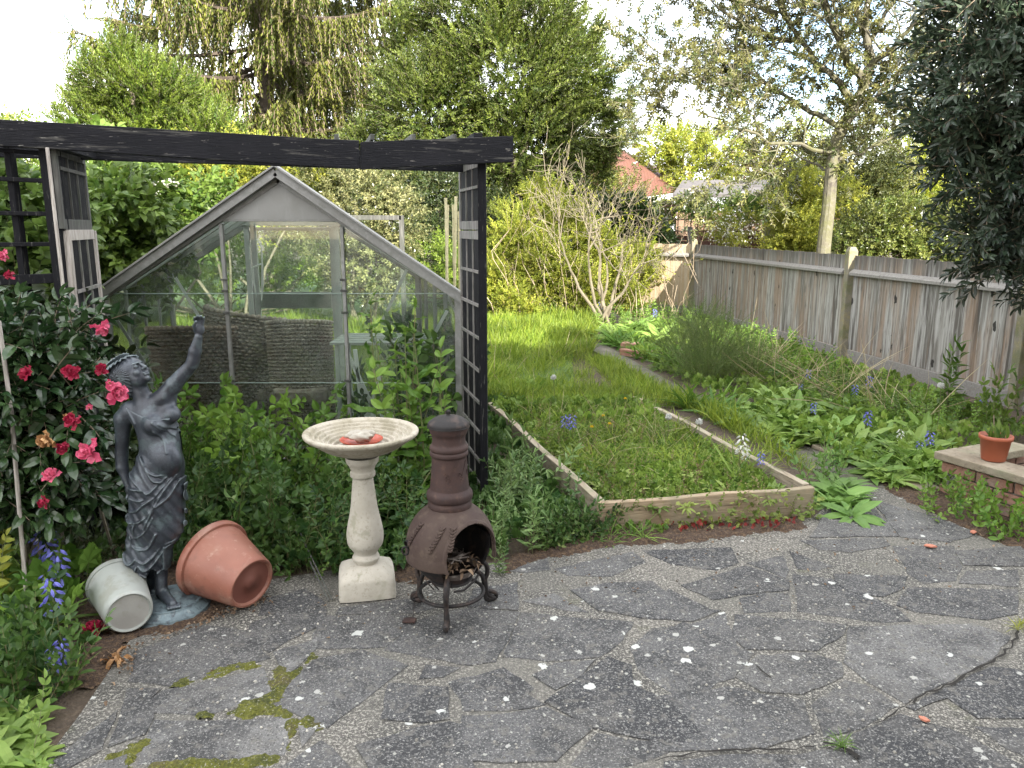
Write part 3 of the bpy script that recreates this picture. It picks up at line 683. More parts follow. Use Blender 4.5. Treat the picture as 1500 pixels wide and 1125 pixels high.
for nm, d0 in (('front_frame', ex), ('rear_frame', sh)):
    gbar(nm, [(FL + d0, FL + d0 + up_(zE)), (FR + d0, FR + d0 + up_(zE)), (FL + d0 + up_(.06) , FR + d0 + up_(.06), (0, 0, 1)),
              (FL + d0 + up_(zE - .01), FM + d0 + up_(zR - .02), (0, 0, 1)), (FR + d0 + up_(zE - .01), FM + d0 + up_(zR - .02), (0, 0, 1))], .045, .055)
# verge boards on the front gable, proud of the frame
ov = np.array([0, -.045, 0])
for a_, b_ in ((FL + up_(zE - .01) + np.array([-.06, 0, -.035]), FM + up_(zR + .02)), (FR + up_(zE - .01) + np.array([.05, 0, -.035]), FM + up_(zR + .02))):
    gbar('verge_board', [(a_ + ov, b_ + ov, (0, 0, 1))], .05, .058)
    gbar('verge_cap', [(a_ + ov + up_(.035), b_ + ov + up_(.035), (0, 0, 1))], .085, .012, m_poly)
xm1 = P(325, 330, YG)[0]; xm2 = P(501, 330, YG)[0]; zg = P(400, 321, YG)[2]
for x in (xm1, xm2):
    p_ = np.array([x, YG - .012, 0]); mb = gbar('glazing_bar', [(p_ + up_(.08), p_ + up_(zroof(x) - .06))], .022, .03)
    for z in (.62, zE - .12, zE + .02, 1.28): gbar('clip', [(p_ + up_(z) + [-.022, -.018, 0], p_ + up_(z) + [.022, -.018, 0], (0, 0, 1))], .012, .014, m_greyd, parent=mb)
gbar('gable_rail', [(np.array([xm1 - .0, YG - .002, zg]), np.array([xm2, YG - .002, zg]), (0, 0, 1))], .03, .03)
bm = bmesh.new(); v = [bm.verts.new(rg(p)) for p in ((FM[0] - (zR - zg) * (FM[0] - FL[0]) / (zR - zE), YG - .018, zg), (FM[0] + (zR - zg) * (FR[0] - FM[0]) / (zR - zE), YG - .018, zg), (FM[0], YG - .018, zR - .03))]; f = bm.faces.new(v)
r = bmesh.ops.extrude_face_region(bm, geom=[f]); [setattr(e, 'co', e.co + Vector((0, .008, 0))) for e in r['geom'] if isinstance(e, bmesh.types.BMVert)]
bmobj('gable_panel', bm, m_poly, gh)
def pane(name, pts, parent=gh, off=(0, .003, 0), m=m_glass):
    bm = bmesh.new(); v = [bm.verts.new(rg(p)) for p in pts]; f = bm.faces.new(v); r = bmesh.ops.extrude_face_region(bm, geom=[f])
    for e in r['geom']:
        if isinstance(e, bmesh.types.BMVert): e.co += Vector(off)
    return bmobj(name, bm, m, parent)
y0 = YG + .004
zb = .09; zs = zE + .0
for a_, b_ in ((FL[0] + .03, xm1 - .012), (xm1 + .012, xm2 - .012), (xm2 + .012, FR[0] - .03)):
    pane('pane', [(a_, y0, zb), (b_, y0, zb), (b_, y0, .60), (a_, y0, .60)])
    pane('pane', [(a_, y0 - .004, .595), (b_, y0 - .004, .595), (b_, y0 - .004, zs), (a_, y0 - .004, zs)])
    top = [(b_, y0 + .004, min(zroof(b_) - .04, zg)), (a_, y0 + .004, min(zroof(a_) - .04, zg))]
    pane('pane', [(a_, y0 + .004, zs - .005), (b_, y0 + .004, zs - .005)] + top)
# pale green lap edges of the panes
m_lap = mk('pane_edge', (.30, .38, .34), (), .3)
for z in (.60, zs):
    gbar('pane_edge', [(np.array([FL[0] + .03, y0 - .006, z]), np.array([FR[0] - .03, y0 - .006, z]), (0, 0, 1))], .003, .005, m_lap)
# side walls, roof slopes, rear gable
for S_, x_ in ((FL, 0), (FR, 0)):
    segs = []
    for t in (.25, .5, .75): p_ = S_ + sh * t; segs.append((p_ + up_(.06), p_ + up_(zE - .02), (1, 0, 0)))
    segs += [(S_ + up_(zE), S_ + sh + up_(zE), (0, 0, 1)), (S_ + up_(.06), S_ + sh + up_(.06), (0, 0, 1)), (S_ + up_(.62), S_ + sh + up_(.62), (0, 0, 1))]
    gbar('side_frame', segs, .026, .026, m_alu)
    segs = []
    for t in (.25, .5, .75): p_ = S_ + sh * t; segs.append((p_ + up_(zE), FM + sh * t + up_(zR - .02), (0, 0, 1)))
    gbar('roof_bar', segs, .024, .03, m_aluw)
    ofs = (.003, 0, 0)
    pane('side_glass', [S_ + up_(.08), S_ + sh + up_(.08), S_ + sh + up_(zE - .02), S_ + up_(zE - .02)], off=ofs)
    pane('roof_glass', [S_ + up_(zE + .018), S_ + sh + up_(zE + .018), FM + sh + up_(zR), FM + up_(zR)], off=(0, 0, .003))
gbar('ridge_bar', [(FM + up_(zR), FM + sh + up_(zR), (0, 0, 1))], .05, .04)
# rear gable: door between posts
RM = FM + sh
xd1, xd2 = RM[0] - .38, RM[0] + .34
for x in (xd1 - .05, xd2 + .05): gbar('rear_post', [(np.array([x, RM[1] - .01, .06]), np.array([x, RM[1] - .01, zR - .28]))], .045, .03, m_aluw)
gbar('rear_rail', [(np.array([xd1 - .08, RM[1] - .03, zR - .27]), np.array([xd2 + .08, RM[1] - .03, zR - .27]), (0, 0, 1))], .03, .06, m_aluw)
dr = gbar('door', [(np.array([xd1, RM[1] + .03, .08]), np.array([xd1, RM[1] + .03, zR - .3])), (np.array([xd2, RM[1] + .03, .08]), np.array([xd2, RM[1] + .03, zR - .3])),
     (np.array([xd1, RM[1] + .03, zR - .33]), np.array([xd2, RM[1] + .03, zR - .33]), (0, 0, 1)), (np.array([xd1, RM[1] + .03, .1]), np.array([xd2, RM[1] + .03, .1]), (0, 0, 1))], .05, .03, m_aluw)
bm = bmesh.new(); bar(bm, rg((xd1 + .02, RM[1] + .03, .95)), rg((xd2 - .02, RM[1] + .03, .95)), .02, .15, (0, 0, 1)); bmobj('door_panel', bm, m_white, dr)
for a_, b_ in ((FL[0] + sh[0] + .03, xd1 - .07), (xd1 + .03, xd2 - .03), (xd2 + .07, FR[0] + sh[0] - .03)):
    pts_ = [(a_, RM[1], zb), (b_, RM[1], zb)]
    zr = lambda x: min(zroof(x - sh[0]) - .04, zR - .33) if (xd1 - .02 < x < xd2 + .02) else zroof(x - sh[0]) - .04
    pane('pane', pts_ + [(b_, RM[1], zr(b_)), (a_, RM[1], zr(a_))])
# corner braces
for A_, B_ in (((162, 455), (232, 562)), ((655, 455), (612, 535))):
    p0 = P(*A_, YG + .06); p1 = P(*B_, YG + .06); gbar('brace', [(p0, p1)], .022, .006, m_aluw)
for A_, B_ in (((250, 395), (292, 465)), ((596, 395), (560, 470))):
    p0 = P(*A_, YG + 1.9); p1 = P(*B_, YG + 1.9); gbar('brace', [(p0, p1)], .028, .006, m_aluw)
# white hook hanging inside
hk = thing('plant_hook', 'white plastic hook with two prongs hanging inside the greenhouse door', 'hook', P(376, 440, RM[1] - .25))
c0 = P(376, 440, RM[1] - .25); q = []
for px, py in ((383, 440), (384, 385), (383, 362), (377, 351), (369, 352), (366, 362), (366, 380)): q.append(P(px, py, RM[1] - .25) - c0)
T1 = tube(q, .006, 8)
T2 = join([tube([P(a_, b_, RM[1] - .25) - c0 for a_, b_ in pp], r_, 6) for pp, r_ in (([(369, 392), (384, 386)], .006), ([(370, 392), (371, 410), (376, 436)], [.009, .012, .002]), ([(384, 386), (385, 412), (384, 438)], [.009, .012, .002]))])
emit('hook', T1, m_white, hk, smooth=True); emit('prong', T2, m_white, hk, smooth=True)

# ================================================================ FENCE
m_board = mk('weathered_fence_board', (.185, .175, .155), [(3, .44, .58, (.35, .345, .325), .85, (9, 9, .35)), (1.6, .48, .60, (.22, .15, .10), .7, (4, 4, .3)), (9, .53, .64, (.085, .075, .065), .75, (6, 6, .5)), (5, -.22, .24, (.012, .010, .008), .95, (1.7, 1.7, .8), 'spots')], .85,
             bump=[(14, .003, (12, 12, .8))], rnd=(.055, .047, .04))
m_boardlit = mk('sunlit_fence_board', (.36, .27, .17), [(3, .40, .62, (.42, .36, .28), .8, (9, 9, .35)), (16, .56, .70, (.16, .11, .07), .7, (7, 7, .6))], .85, rnd=(.44, .32, .19), bump=[(14, .003, (12, 12, .8))])  # far panel's copy of the boards, warm sunlight put into the colour
top_stain(m_board)
m_rail = mk('fence_rail_wood', (.22, .21, .195), [(8, .4, .6, (.15, .14, .125), .7, (1, 6, 6)), (30, .6, .68, (.06, .05, .04), .6)], .85)
m_conc = mk('lichened_concrete', (.18, .165, .125), [(12, .45, .65, (.24, .205, .10), .8), (90, .5, .65, (.14, .13, .11), .7), (5, .5, .62, (.10, .11, .04), .6)], .9, bump=[(60, .006)])
fpts = [P(1500, 500, 6.8)[:2], P(1241, 450, 9.5)[:2], P(1015, 400, 14.8)[:2], P(912, 400, 15.8)[:2]]
fpts.insert(0, fpts[0] + (fpts[0] - fpts[1]))
fc = thing('fence', 'weathered close board fence with concrete posts along the border', 'fence', (fpts[2][0], fpts[2][1], 0))
def rf(x, y, z): return Vector((x - fpts[2][0], y - fpts[2][1], z))
def ftop(p):                       # fence top falls slightly toward the camera
    return 1.27 + .045 * (p[1] - 6.8) / 8
for k in range(len(fpts) - 1):
    A_, B_ = fpts[k], fpts[k + 1]; d = B_ - A_; L_ = np.linalg.norm(d); u = d / L_; nrm = np.array([-u[1], u[0]])
    if nrm[0] > 0: nrm = -nrm       # garden side
    n = int(L_ / .105); Vs = []; bmf = bmesh.new(); ly = bmf.faces.layers.float.new('rnd')
    for i in range(n):
        t0 = (i + .0) / n * L_ + .04; t1 = t0 + L_ / n * 1.04; off0 = .012; off1 = .002
        ht = ftop(A_ + u * t0) + random.uniform(-.006, .006); r_ = random.random() ** 2.2
        p0 = A_ + u * t0 - nrm * .02; p1 = A_ + u * t1 - nrm * .02; vv = []
        for (p, th) in ((p0, .007), (p1, .016)):
            for z in (.14, ht): vv.append([bmf.verts.new(rf(*(p + nrm * (th * .5)), z)), bmf.verts.new(rf(*(p - nrm * (th * .5)), z))])
        a0, a1, b0, b1 = vv
        for q_ in ((a0[0], b0[0], b1[0], a1[0]), (a0[1], a1[1], b1[1], b0[1]), (a1[0], b1[0], b1[1], a1[1]), (a0[0], a1[0], a1[1], a0[1]), (b0[0], b0[1], b1[1], b1[0]), (a0[0], a0[1], b0[1], b0[0])):
            f = bmf.faces.new(q_); f[ly] = r_
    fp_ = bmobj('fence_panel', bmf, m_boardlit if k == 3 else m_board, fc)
    rb = bmesh.new(); zt = ftop(A_) ; a3 = A_ + nrm * .012 + u * .08; b3 = B_ + nrm * .012 - u * .08
    for hh in (-.20,):
        v = []
        for p, z in ((a3, ftop(A_) + hh), (b3, ftop(B_) + hh)):
            v.append([rb.verts.new(rf(*p, z - .045)), rb.verts.new(rf(*(p + nrm * .055), z - .035)), rb.verts.new(rf(*(p + nrm * .055), z - .005)), rb.verts.new(rf(*p, z + .035))])
        for j in range(4): rb.faces.new((v[0][j], v[1][j], v[1][(j + 1) % 4], v[0][(j + 1) % 4]))
        rb.faces.new(v[0]); rb.faces.new(v[1][::-1])
    bmobj('rail', rb, m_rail, fc)
    gb_ = bmesh.new(); a4 = A_ + u * .08 - nrm * .01; b4 = B_ - u * .08 - nrm * .01; bar(gb_, rf(*a4, .06), rf(*b4, .06), .03, .15); bmobj('gravel_board', gb_, m_rail, fc, bevel=.004)
for k in range(len(fpts)):
    p = fpts[k]; h = ftop(p) + .10; bm = bmesh.new(); v = []
    for z, s_ in ((0, 1), (h - .05, 1), (h, .62)):
        v.append([bm.verts.new(rf(p[0] + i * .055 * s_, p[1] + j * .055 * s_, z)) for i, j in ((-1, -1), (1, -1), (1, 1), (-1, 1))])
    for i in range(2):
        for j in range(4): bm.faces.new((v[i][j], v[i][(j + 1) % 4], v[i + 1][(j + 1) % 4], v[i + 1][j]))
    bm.faces.new(v[2]); bmobj('post', bm, m_conc, fc, bevel=.006)

# ================================================================ RAISED BED
m_sleeper = mk('bare_bed_timber', (.27, .20, .125), [(5, .42, .6, (.36, .28, .19), .8, (1, 5, 12)), (5, .60, .66, (.07, .05, .03), .8, (.8, 2, 16)), (3, .5, .65, (.20, .18, .12), .7)], .85, bump=[(5, .004, (1, 4, 18))])
m_sleeperg = mk('greyed_bed_timber', (.25, .205, .145), [(5, .42, .6, (.34, .30, .23), .8, (5, 1, 12)), (6, .56, .62, (.08, .07, .05), .8, (4, .7, 14)), (6, .5, .62, (.14, .15, .07), .5)], .9, bump=[(5, .004, (4, 1, 18))])
zb_ = .165
NL = G(884, 737, zb_); NR = G(1190, 712, zb_); FLb = G(716, 588, zb_); FRb = G(930, 580, zb_)
bd = thing('raised_bed', 'low timber raised bed full of weeds beside the path', 'raised bed', (NL[0], NL[1], 0))
def rb_(p, z): return Vector((p[0] - NL[0], p[1] - NL[1], z))
def warped(name, a, b, w_, z0, z1, m, amp=.006):
    bm = bmesh.new(); a = np.array(a[:2]); b = np.array(b[:2]); d = b - a; nn = np.array([-d[1], d[0]]) / np.linalg.norm(d); N_ = 24; vv = []
    for i in range(N_ + 1):
        t = i / N_; c = a + d * t + nn * amp * math.sin(t * 5 + a[0]); zt = z1 + amp * .8 * math.sin(t * 11 + b[0]) + random.uniform(-.0008, .0008)
        vv.append([bm.verts.new(rb_(c - nn * w_ / 2, z0)), bm.verts.new(rb_(c + nn * w_ / 2, z0)), bm.verts.new(rb_(c + nn * w_ / 2, zt)), bm.verts.new(rb_(c - nn * w_ / 2, zt + random.uniform(-.0008, .0008)))])
    for i in range(N_):
        for j in range(4): bm.faces.new((vv[i][j], vv[i + 1][j], vv[i + 1][(j + 1) % 4], vv[i][(j + 1) % 4]))
    bm.faces.new(vv[0]); bm.faces.new(vv[-1][::-1]); return bmobj(name, bm, m, bd, bevel=.004)
warped('front_board', NL + [-.03, -.0, 0], NR, .042, .0, zb_, m_sleeper)
warped('side_board', NL + [0, .03, 0], FLb, .045, .0, zb_, m_sleeperg)
warped('side_board', NR + [-.02, .03, 0], FRb, .045, .0, zb_, m_sleeperg)
warped('end_board', FLb + [0, .05, 0], FRb + [0, .05, 0], .045, .0, .08, m_sleeperg)
bm = bmesh.new()
for p in (NL + [.02, -.022, 0],): bmesh.ops.create_cone(bm, cap_ends=True, segments=10, radius1=.007, radius2=.006, depth=.006, matrix=Matrix.Translation(rb_(p, .12)) @ Matrix.Rotation(rad(90), 4, 'X'))
bmobj('screw_head', bm, m_crack, bd)
bs = [(NL + [.03, .03, 0]), (NR + [-.04, .03, 0]), (FRb + [-.02, 0, 0]), (FLb + [.02, 0, 0])]
tag(flat('bed_soil', [p[:2] for p in bs], .075, m_soil, thick=.08), kind='structure')

# ================================================================ BRICK PLANTER at the right
m_brick = mk('old_red_brick', (.26, .13, .09), [(6, .4, .6, (.34, .20, .15), .8), (40, .5, .65, (.15, .08, .06), .7), (3, .5, .62, (.22, .20, .17), .6)], .9, bump=[(50, .004)])
m_coping = mk('worn_coping', (.21, .175, .125), [(7, .42, .62, (.29, .25, .19), .8), (30, .55, .66, (.14, .11, .08), .8), (4, .5, .65, (.20, .20, .13), .6)], .9, bump=[(25, .008), (80, .003)])
zc_ = .27
K0 = G(1370, 660, zc_); K1 = G(1500, 697, zc_); du = K1 - K0; du /= np.linalg.norm(du); dn = np.array([-du[1], du[0], 0])
if dn[1] < 0: dn = -dn
pw = thing('planter_wall', 'low brick planter wall with worn stone coping by the fence', 'planter wall', (K0[0], K0[1], 0))
def rw(p): return Vector(np.array(p, float) - np.array([K0[0], K0[1], 0]))
bm = bmesh.new(); ly = bm.faces.layers.float.new('rnd')
for leg, (o0, dd, nrm_, n_) in enumerate(((K0 + du * .03 + dn * .03, du, dn, 9), (K0 + dn * .14 + du * .03, dn, du, 3))):
    for row in range(3):
        for i in range(n_):
            a_ = o0 * [1, 1, 0] + dd * (i * .225 + (.11 if row % 2 else 0)) + up_(.03 + row * .072)
            bar(bm, rw(a_ + nrm_ * .05), rw(a_ + dd * .213 + nrm_ * .05), .10 + random.uniform(-.003, .003), .062, (0, 0, 1), jit=.0015)
bmobj('brick_wall', bm, m_brick, pw, bevel=.003)
bm = bmesh.new(); a_ = K0 * [1, 1, 0] + du * .04 + dn * .085 + up_(.115); bar(bm, rw(a_), rw(a_ + du * 2.0), .08, .20, (0, 0, 1)); bmobj('mortar_core', bm, m_mortar, pw)
bm = bmesh.new(); bar(bm, rw(K0 * [1, 1, 0] + up_(zc_ - .028) + dn * .09), rw(K0 * [1, 1, 0] + du * .62 + up_(zc_ - .028) + dn * .09), .2, .05, (0, 0, 1), jit=.003)
bar(bm, rw(K0 * [1, 1, 0] + du * .63 + up_(zc_ - .026) + dn * .09), rw(K0 * [1, 1, 0] + du * 1.9 + up_(zc_ - .026) + dn * .09), .2, .05, (0, 0, 1), jit=.003)
bar(bm, rw(K0 * [1, 1, 0] + up_(zc_ - .028) + dn * .195 + du * .10), rw(K0 * [1, 1, 0] + dn * .65 + up_(zc_ - .028) + du * .10), .2, .05, (0, 0, 1), jit=.003)
bmobj('coping', bm, m_coping, pw, bevel=.006)
def lobj(name, prof, m, parent=None, c=(0, 0, 0), n=48, k=4, loc=None):
    pr = smoothprof(prof, k) if k else prof; V, Q = lathe(pr, n, c); return meshobj(name, V, Q, m, parent, smooth=True, loc=loc)
m_pot = mk('orange_plastic_pot', (.32, .085, .042), [(6, .45, .65, (.34, .10, .05), .7)], .5)
PP = K0 + du * .27 + dn * .14; pp_ = thing('flower_pot', 'orange plastic flower pot standing on the planter coping', 'flower pot', (PP[0], PP[1], zc_))
lobj('pot', [(.0, .0), (.060, .0), (.064, .005), (.080, .125), (.088, .127), (.089, .150), (.083, .151), (.080, .125), (.06, .12), (0, .12)], m_pot, pp_, k=0)
lobj('soil', [(0, .128), (.04, .132), (.078, .126)], m_soil, pp_, k=0)
T = join([inst(leaf(.11, .03, 4), [[random.uniform(-.04, .04), random.uniform(-.04, .04), .13]], frames([[random.uniform(-.6, .6), random.uniform(-.6, .6), 1]], [[0, -1, .3]]), random.uniform(.5, 1.1)) for i in range(14)])
POTPLANT = T

# ================================================================ BEYOND THE FENCE: buildings and fences
m_slate = mk('felt_roof', (.065, .06, .06), [(1.6, .4, .6, (.11, .10, .10), .8, (1, .4, 1)), (9, .5, .65, (.12, .11, .12), .6)], .9)
m_redtile = mk('red_roof_tiles', (.085, .030, .020), [(2.2, .4, .6, (.11, .05, .032), .8), (12, .5, .66, (.10, .05, .045), .7), (3, .2, .8, (.14, .06, .045), .4, (1, 1, 6), 'wave')], .8, bump=[(10, .03)])
m_wallw = mk('white_wall', (.42, .42, .40), [(2, .4, .7, (.5, .5, .46), .5)], .9)
nb = thing('neighbour_house', 'distant house with red tiled roof showing behind the bare shrub', 'house', P(930, 300, 26) * [1, 1, 0])
def HP(px, py, Y): return Vector(P(px, py, Y) - P(930, 300, 26) * [1, 1, 0])
ridge0 = HP(902, 214, 26); ridge1 = HP(800, 214, 29); ev0 = HP(992, 280, 25); ev1 = HP(870, 282, 23.5)
bm = bmesh.new(); V_ = [bm.verts.new(p) for p in (ridge0, HP(992, 281, 25), HP(850, 300, 22.5), HP(760, 230, 26), HP(1010, 270, 31))]
ev = (V_[1], V_[2]); bm.faces.new((V_[0], V_[2], V_[1])); bm.faces.new((V_[0], V_[3], V_[2])); bm.faces.new((V_[0], V_[1], V_[4]))
o = bmobj('roof', bm, m_redtile, nb); sm_ = o.modifiers.new('thick', 'SOLIDIFY'); sm_.thickness = .15
a_ = HP(992, 284, 25); b_ = HP(850, 303, 22.5); barobj('gutter', a_ + Vector((.1, -.1, -.05)), b_ + Vector((0, -.1, -.05)), .14, .18, m_white, nb)
bm = bmesh.new(); c1 = HP(984, 290, 25.2); c2 = HP(860, 305, 23.2); z0_ = -.1
vv = [bm.verts.new(p) for p in (Vector((c1.x, c1.y, z0_)), Vector((c2.x, c2.y, z0_)), c2, c1)]; f = bm.faces.new(vv); r = bmesh.ops.extrude_face_region(bm, geom=[f])
for e in r['geom']:
    if isinstance(e, bmesh.types.BMVert): e.co += Vector((-.6, 4.5, 0))
bmobj('wall', bm, m_wallw, nb)
sh0 = P(1060, 290, 21) * [1, 1, 0]; sd_ = thing('shed', 'low outbuilding with a grey felt roof beyond the slatted fence', 'shed', sh0)
def SP(px, py, Y): return Vector(P(px, py, Y) - sh0)
bm = bmesh.new(); q_ = [SP(985, 285, 20.5), SP(1150, 284, 20), SP(1135, 263, 23), SP(1000, 264, 23.5)]; f = bm.faces.new([bm.verts.new(p) for p in q_]); r = bmesh.ops.extrude_face_region(bm, geom=[f])
for e in r['geom']:
    if isinstance(e, bmesh.types.BMVert): e.co.z -= .08
bmobj('roof', bm, m_slate, sd_)
bm = bmesh.new(); a_ = SP(992, 288, 20.8); b_ = SP(1142, 288, 20.4); bar(bm, (a_.x, a_.y, 1.0), (b_.x, b_.y, 1.0), .15, 2.05, (0, 0, 1)); bmobj('wall', bm, mk('shed_wall', (.2, .13, .09), [(8, .4, .6, (.26, .18, .12), .6)], .9), sd_)
m_brown = mk('red_brown_slats', (.075, .036, .026), [(6, .4, .6, (.11, .055, .038), .8)], .85)
sf0 = P(1060, 360, 16.8) * [1, 1, 0]; sf = thing('slatted_fence', 'red brown slatted fence with a trellis top beyond the garden fence', 'fence', sf0)
fa = P(955, 345, 17.6); fb = P(1240, 345, 16.6)
bm = bmesh.new()
for k, z in enumerate(np.arange(.25, 1.5, .115)):
    bar(bm, Vector((fa - sf0) * [1, 1, 0]) + Vector((0, 0, z)), Vector((fb - sf0) * [1, 1, 0]) + Vector((0, 0, z)), .018, .10)
bmobj('slat_panel', bm, m_brown, sf)
bm = bmesh.new(); dv = (fb - fa)
for t in np.linspace(0, 1, 30): p_ = (fa + dv * t - sf0) * [1, 1, 0]; bar(bm, Vector(p_) + Vector((0, .0, 1.5)), Vector(p_) + Vector((0, 0, 2.15)), .018, .018, (0, 1, 0))
for z in (1.55, 1.8, 2.1): bar(bm, Vector((fa - sf0) * [1, 1, 0]) + Vector((0, -.02, z)), Vector((fb - sf0) * [1, 1, 0]) + Vector((0, -.02, z)), .018, .022)
bmobj('trellis_top', bm, m_brown, sf)
for t in (0, .2, .4, .6, .8, 1): p_ = (fa + dv * t - sf0) * [1, 1, 0]; barobj('post', Vector(p_) + Vector((0, -.06, 0)), Vector(p_) + Vector((0, -.06, 1.65)), .09, .09, m_rail, sf, up=(0, 1, 0))
# free-standing grey frame behind the greenhouse
fr0 = P(560, 400, 8.6) * [1, 1, 0]; gf = thing('net_frame', 'grey metal frame standing upright behind the greenhouse', 'frame', fr0)
A_ = P(500, 318, 8.6); B_ = P(588, 319, 8.6); pf = lambda p: Vector(p - fr0)
barobj('top_bar', pf(A_ - [1.0, 0, 0]), pf(B_), .05, .05, m_greyd, gf); barobj('upright', pf(B_ + [0, 0, .025]), pf(B_ * [1, 1, 0]), .05, .05, m_greyd, gf, up=(0, 1, 0)); barobj('upright', pf(A_ - [1.0, 0, -.025]), pf((A_ - [1.0, 0, 0]) * [1, 1, 0]), .05, .05, m_greyd, gf, up=(0, 1, 0))
# bamboo canes
m_cane = mk('pale_bamboo_cane', (.50, .45, .27), [(6, .4, .6, (.36, .34, .18), .7, (1, 1, 3)), (20, .6, .66, (.2, .17, .09), .6, (1, 1, 2))], .5)
cl = ['tall pale bamboo cane leaning left in the bundle beside the trellis', 'shorter bamboo cane second in the bundle beside the trellis', 'upright bamboo cane with the highest tip in the bundle', 'thin bamboo cane leaning against the upright one in the bundle', 'rightmost bamboo cane of the bundle, hard against the trellis']
for i, (x0, y0_, x1, y1_) in enumerate(((653, 290, 658, 560), (656, 300, 652, 560), (668, 288, 664, 560), (664, 300, 668, 560), (672, 310, 676, 560))):
    a_ = P(x0, y0_, 6.4 + i * .05); b_ = P(x1, y1_, 6.3 + i * .05); b_ = b_ + (b_ - a_) * (b_[2] / (a_[2] - b_[2])); pts_ = [a_ + (b_ - a_) * t for t in np.linspace(0, 1, 25)]
    o = emit('bamboo_cane', tube(pts_, [.011 + (.0025 if k % 3 == 0 else 0) for k in range(25)], 7, 0), m_cane, loc=b_, smooth=True); tag(o, cl[i], 'bamboo cane', 'bamboo canes propped together behind the trellis')
# ================================================================ STATUE
m_bronze = mk('verdigris_bronze', (.024, .028, .037), [(7, .42, .60, (.050, .060, .076), .85), (16, .52, .64, (.10, .135, .145), .55), (90, .55, .68, (.013, .013, .017), .5)], .42, metal=.25, bump=[(120, .0012)], spec=.6)
m_bronzeb = mk('blue_green_bronze', (.07, .09, .10), [(9, .42, .6, (.16, .22, .24), .8), (40, .5, .62, (.035, .04, .05), .7), (18, .58, .66, (.28, .32, .32), .5)], .5, metal=.2, bump=[(120, .001)])
YS = 2.80; SB = G(250, 893); SB = np.array([SB[0], SB[1], .01])
YS = SB[1]
def q(px, py, dy=0.0): return P(px, py, YS + dy) - SB
K_ = mpp(YS, .6)
st = thing('statue', 'dark verdigris statue of a draped woman raising one arm beside the camellia', 'statue', SB)
h_ = .0033
B = Field((-.28, -.19, .03), (.30, .17, 1.34), h_)
r = lambda px: px * K_
def ecap(F_, a, b, ra, rb, k, sq=(1, .78, 1)): F_.cap(a, b, r(ra) , r(rb), k, sq=sq)
# torso
ecap(B, q(198, 602), q(243, 586), 16, 15, .02)
ecap(B, q(225, 612), q(235, 648), 28, 25, .025)
ecap(B, q(235, 645), q(236, 672), 25, 30, .025)
ecap(B, q(234, 690), q(230, 715), 34, 35, .03)
B.ell(q(227, 621, -.050), (r(15), r(13), r(14)), .014); B.ell(q(252, 607, -.030), (r(12), r(11), r(11)), .03)
B.ell(q(243, 672, -.045), (r(22), r(14), r(24)), .02)
B.cap(q(203, 566), q(214, 594), r(11.5), r(13.5), .012)
B.cap(q(214, 594, -.02), q(240, 582, -.025), r(4), r(4), .02)
# raised arm
B.cap(q(240, 582), q(254, 564), r(13), r(11.5), .015); B.cap(q(254, 564), q(281, 534), r(11.5), r(8.6), .006); B.cap(q(281, 534), q(283, 527), r(8.8), r(8.6), .006)
B.cap(q(283, 529), q(286, 514), r(8.6), r(8.8), .006); B.cap(q(286, 514), q(291, 493, -.01), r(8.6), r(5.4), .006)
B.ell(q(292, 482, -.012), (r(7.6), r(4), r(9)), .004)
for dx, l, b in ((-5.6, 11, 2.0), (-1.9, 13.5, 2.1), (2.0, 13, 2.1), (5.4, 11, 1.9)):
    a0 = q(292 + dx * .85, 477, -.012); a1 = q(292 + dx * 1.2, 476 - l * .7, -.016); a2 = q(292 + dx * 1.25, 476 - l, -.034)
    B.cap(a0, a1, r(b), r(b * .95), .002); B.cap(a1, a2, r(b * .95), r(b * .8), .002)
B.cap(q(287, 486, -.012), q(284, 478, -.03), r(2.6), r(2.2), .004); B.cap(q(284, 478, -.03), q(287, 471, -.048), r(2.2), r(1.8), .002)
# hanging arm
B.cap(q(190, 602), q(180, 614), r(13), r(12.5), .015); B.cap(q(181, 612), q(178, 668, .005), r(12), r(8.4), .008); B.cap(q(178, 664, .005), q(179, 684), r(8.8), r(8.6), .008); B.cap(q(179, 684), q(187, 709, -.01), r(8.4), r(5.2), .006)
B.ell(q(190, 717, -.014), (r(6.5), r(5), r(9)), .006)
for i, (x, y) in enumerate(((186, 735), (190, 738), (194, 738), (198, 735))):
    a0 = q(188 + i * 2.2, 722, -.018 - .003 * i); a1 = q(x, y - 6, -.026 - .003 * i); a2 = q(x + 2.5, y, -.018)
    B.cap(a0, a1, r(2.1), r(1.9), .0015); B.cap(a1, a2, r(1.9), r(1.5), .0015)
B.cap(q(193, 713, -.022), q(199, 722, -.036), r(2.4), r(2.0), .003); B.cap(q(199, 722, -.036), q(202, 730, -.034), r(2.0), r(1.7), .002)
# legs and feet
B.cap(q(236, 790), q(236, 838, .01), r(14), r(9.2), .01); hl = G(237, 868, .085) - SB; to = G(253, 885, .072) - SB; B.cap(q(236, 838, .01), hl + [0, 0, .012], r(9), r(8.4), .008)
B.ell(hl + [0, .01, -.004], (r(9), r(11), r(8)), .008); B.cap(hl, to, r(8.6), r(6.6), .01)
for i in range(5): B.cap(to + [(-8 + i * 4.0) * K_, .005, -.004], G(246.5 + i * 4.2, 892 - i * .8, .064) - SB, r(2.6 + .35 * (i == 4)), r(2.3), .0012)
B.cap(q(222, 835, .06), q(221, 866, .065), r(8), r(7), .008); B.cap(q(221, 868, .06), q(226, 876, .02), r(7), r(5), .008)
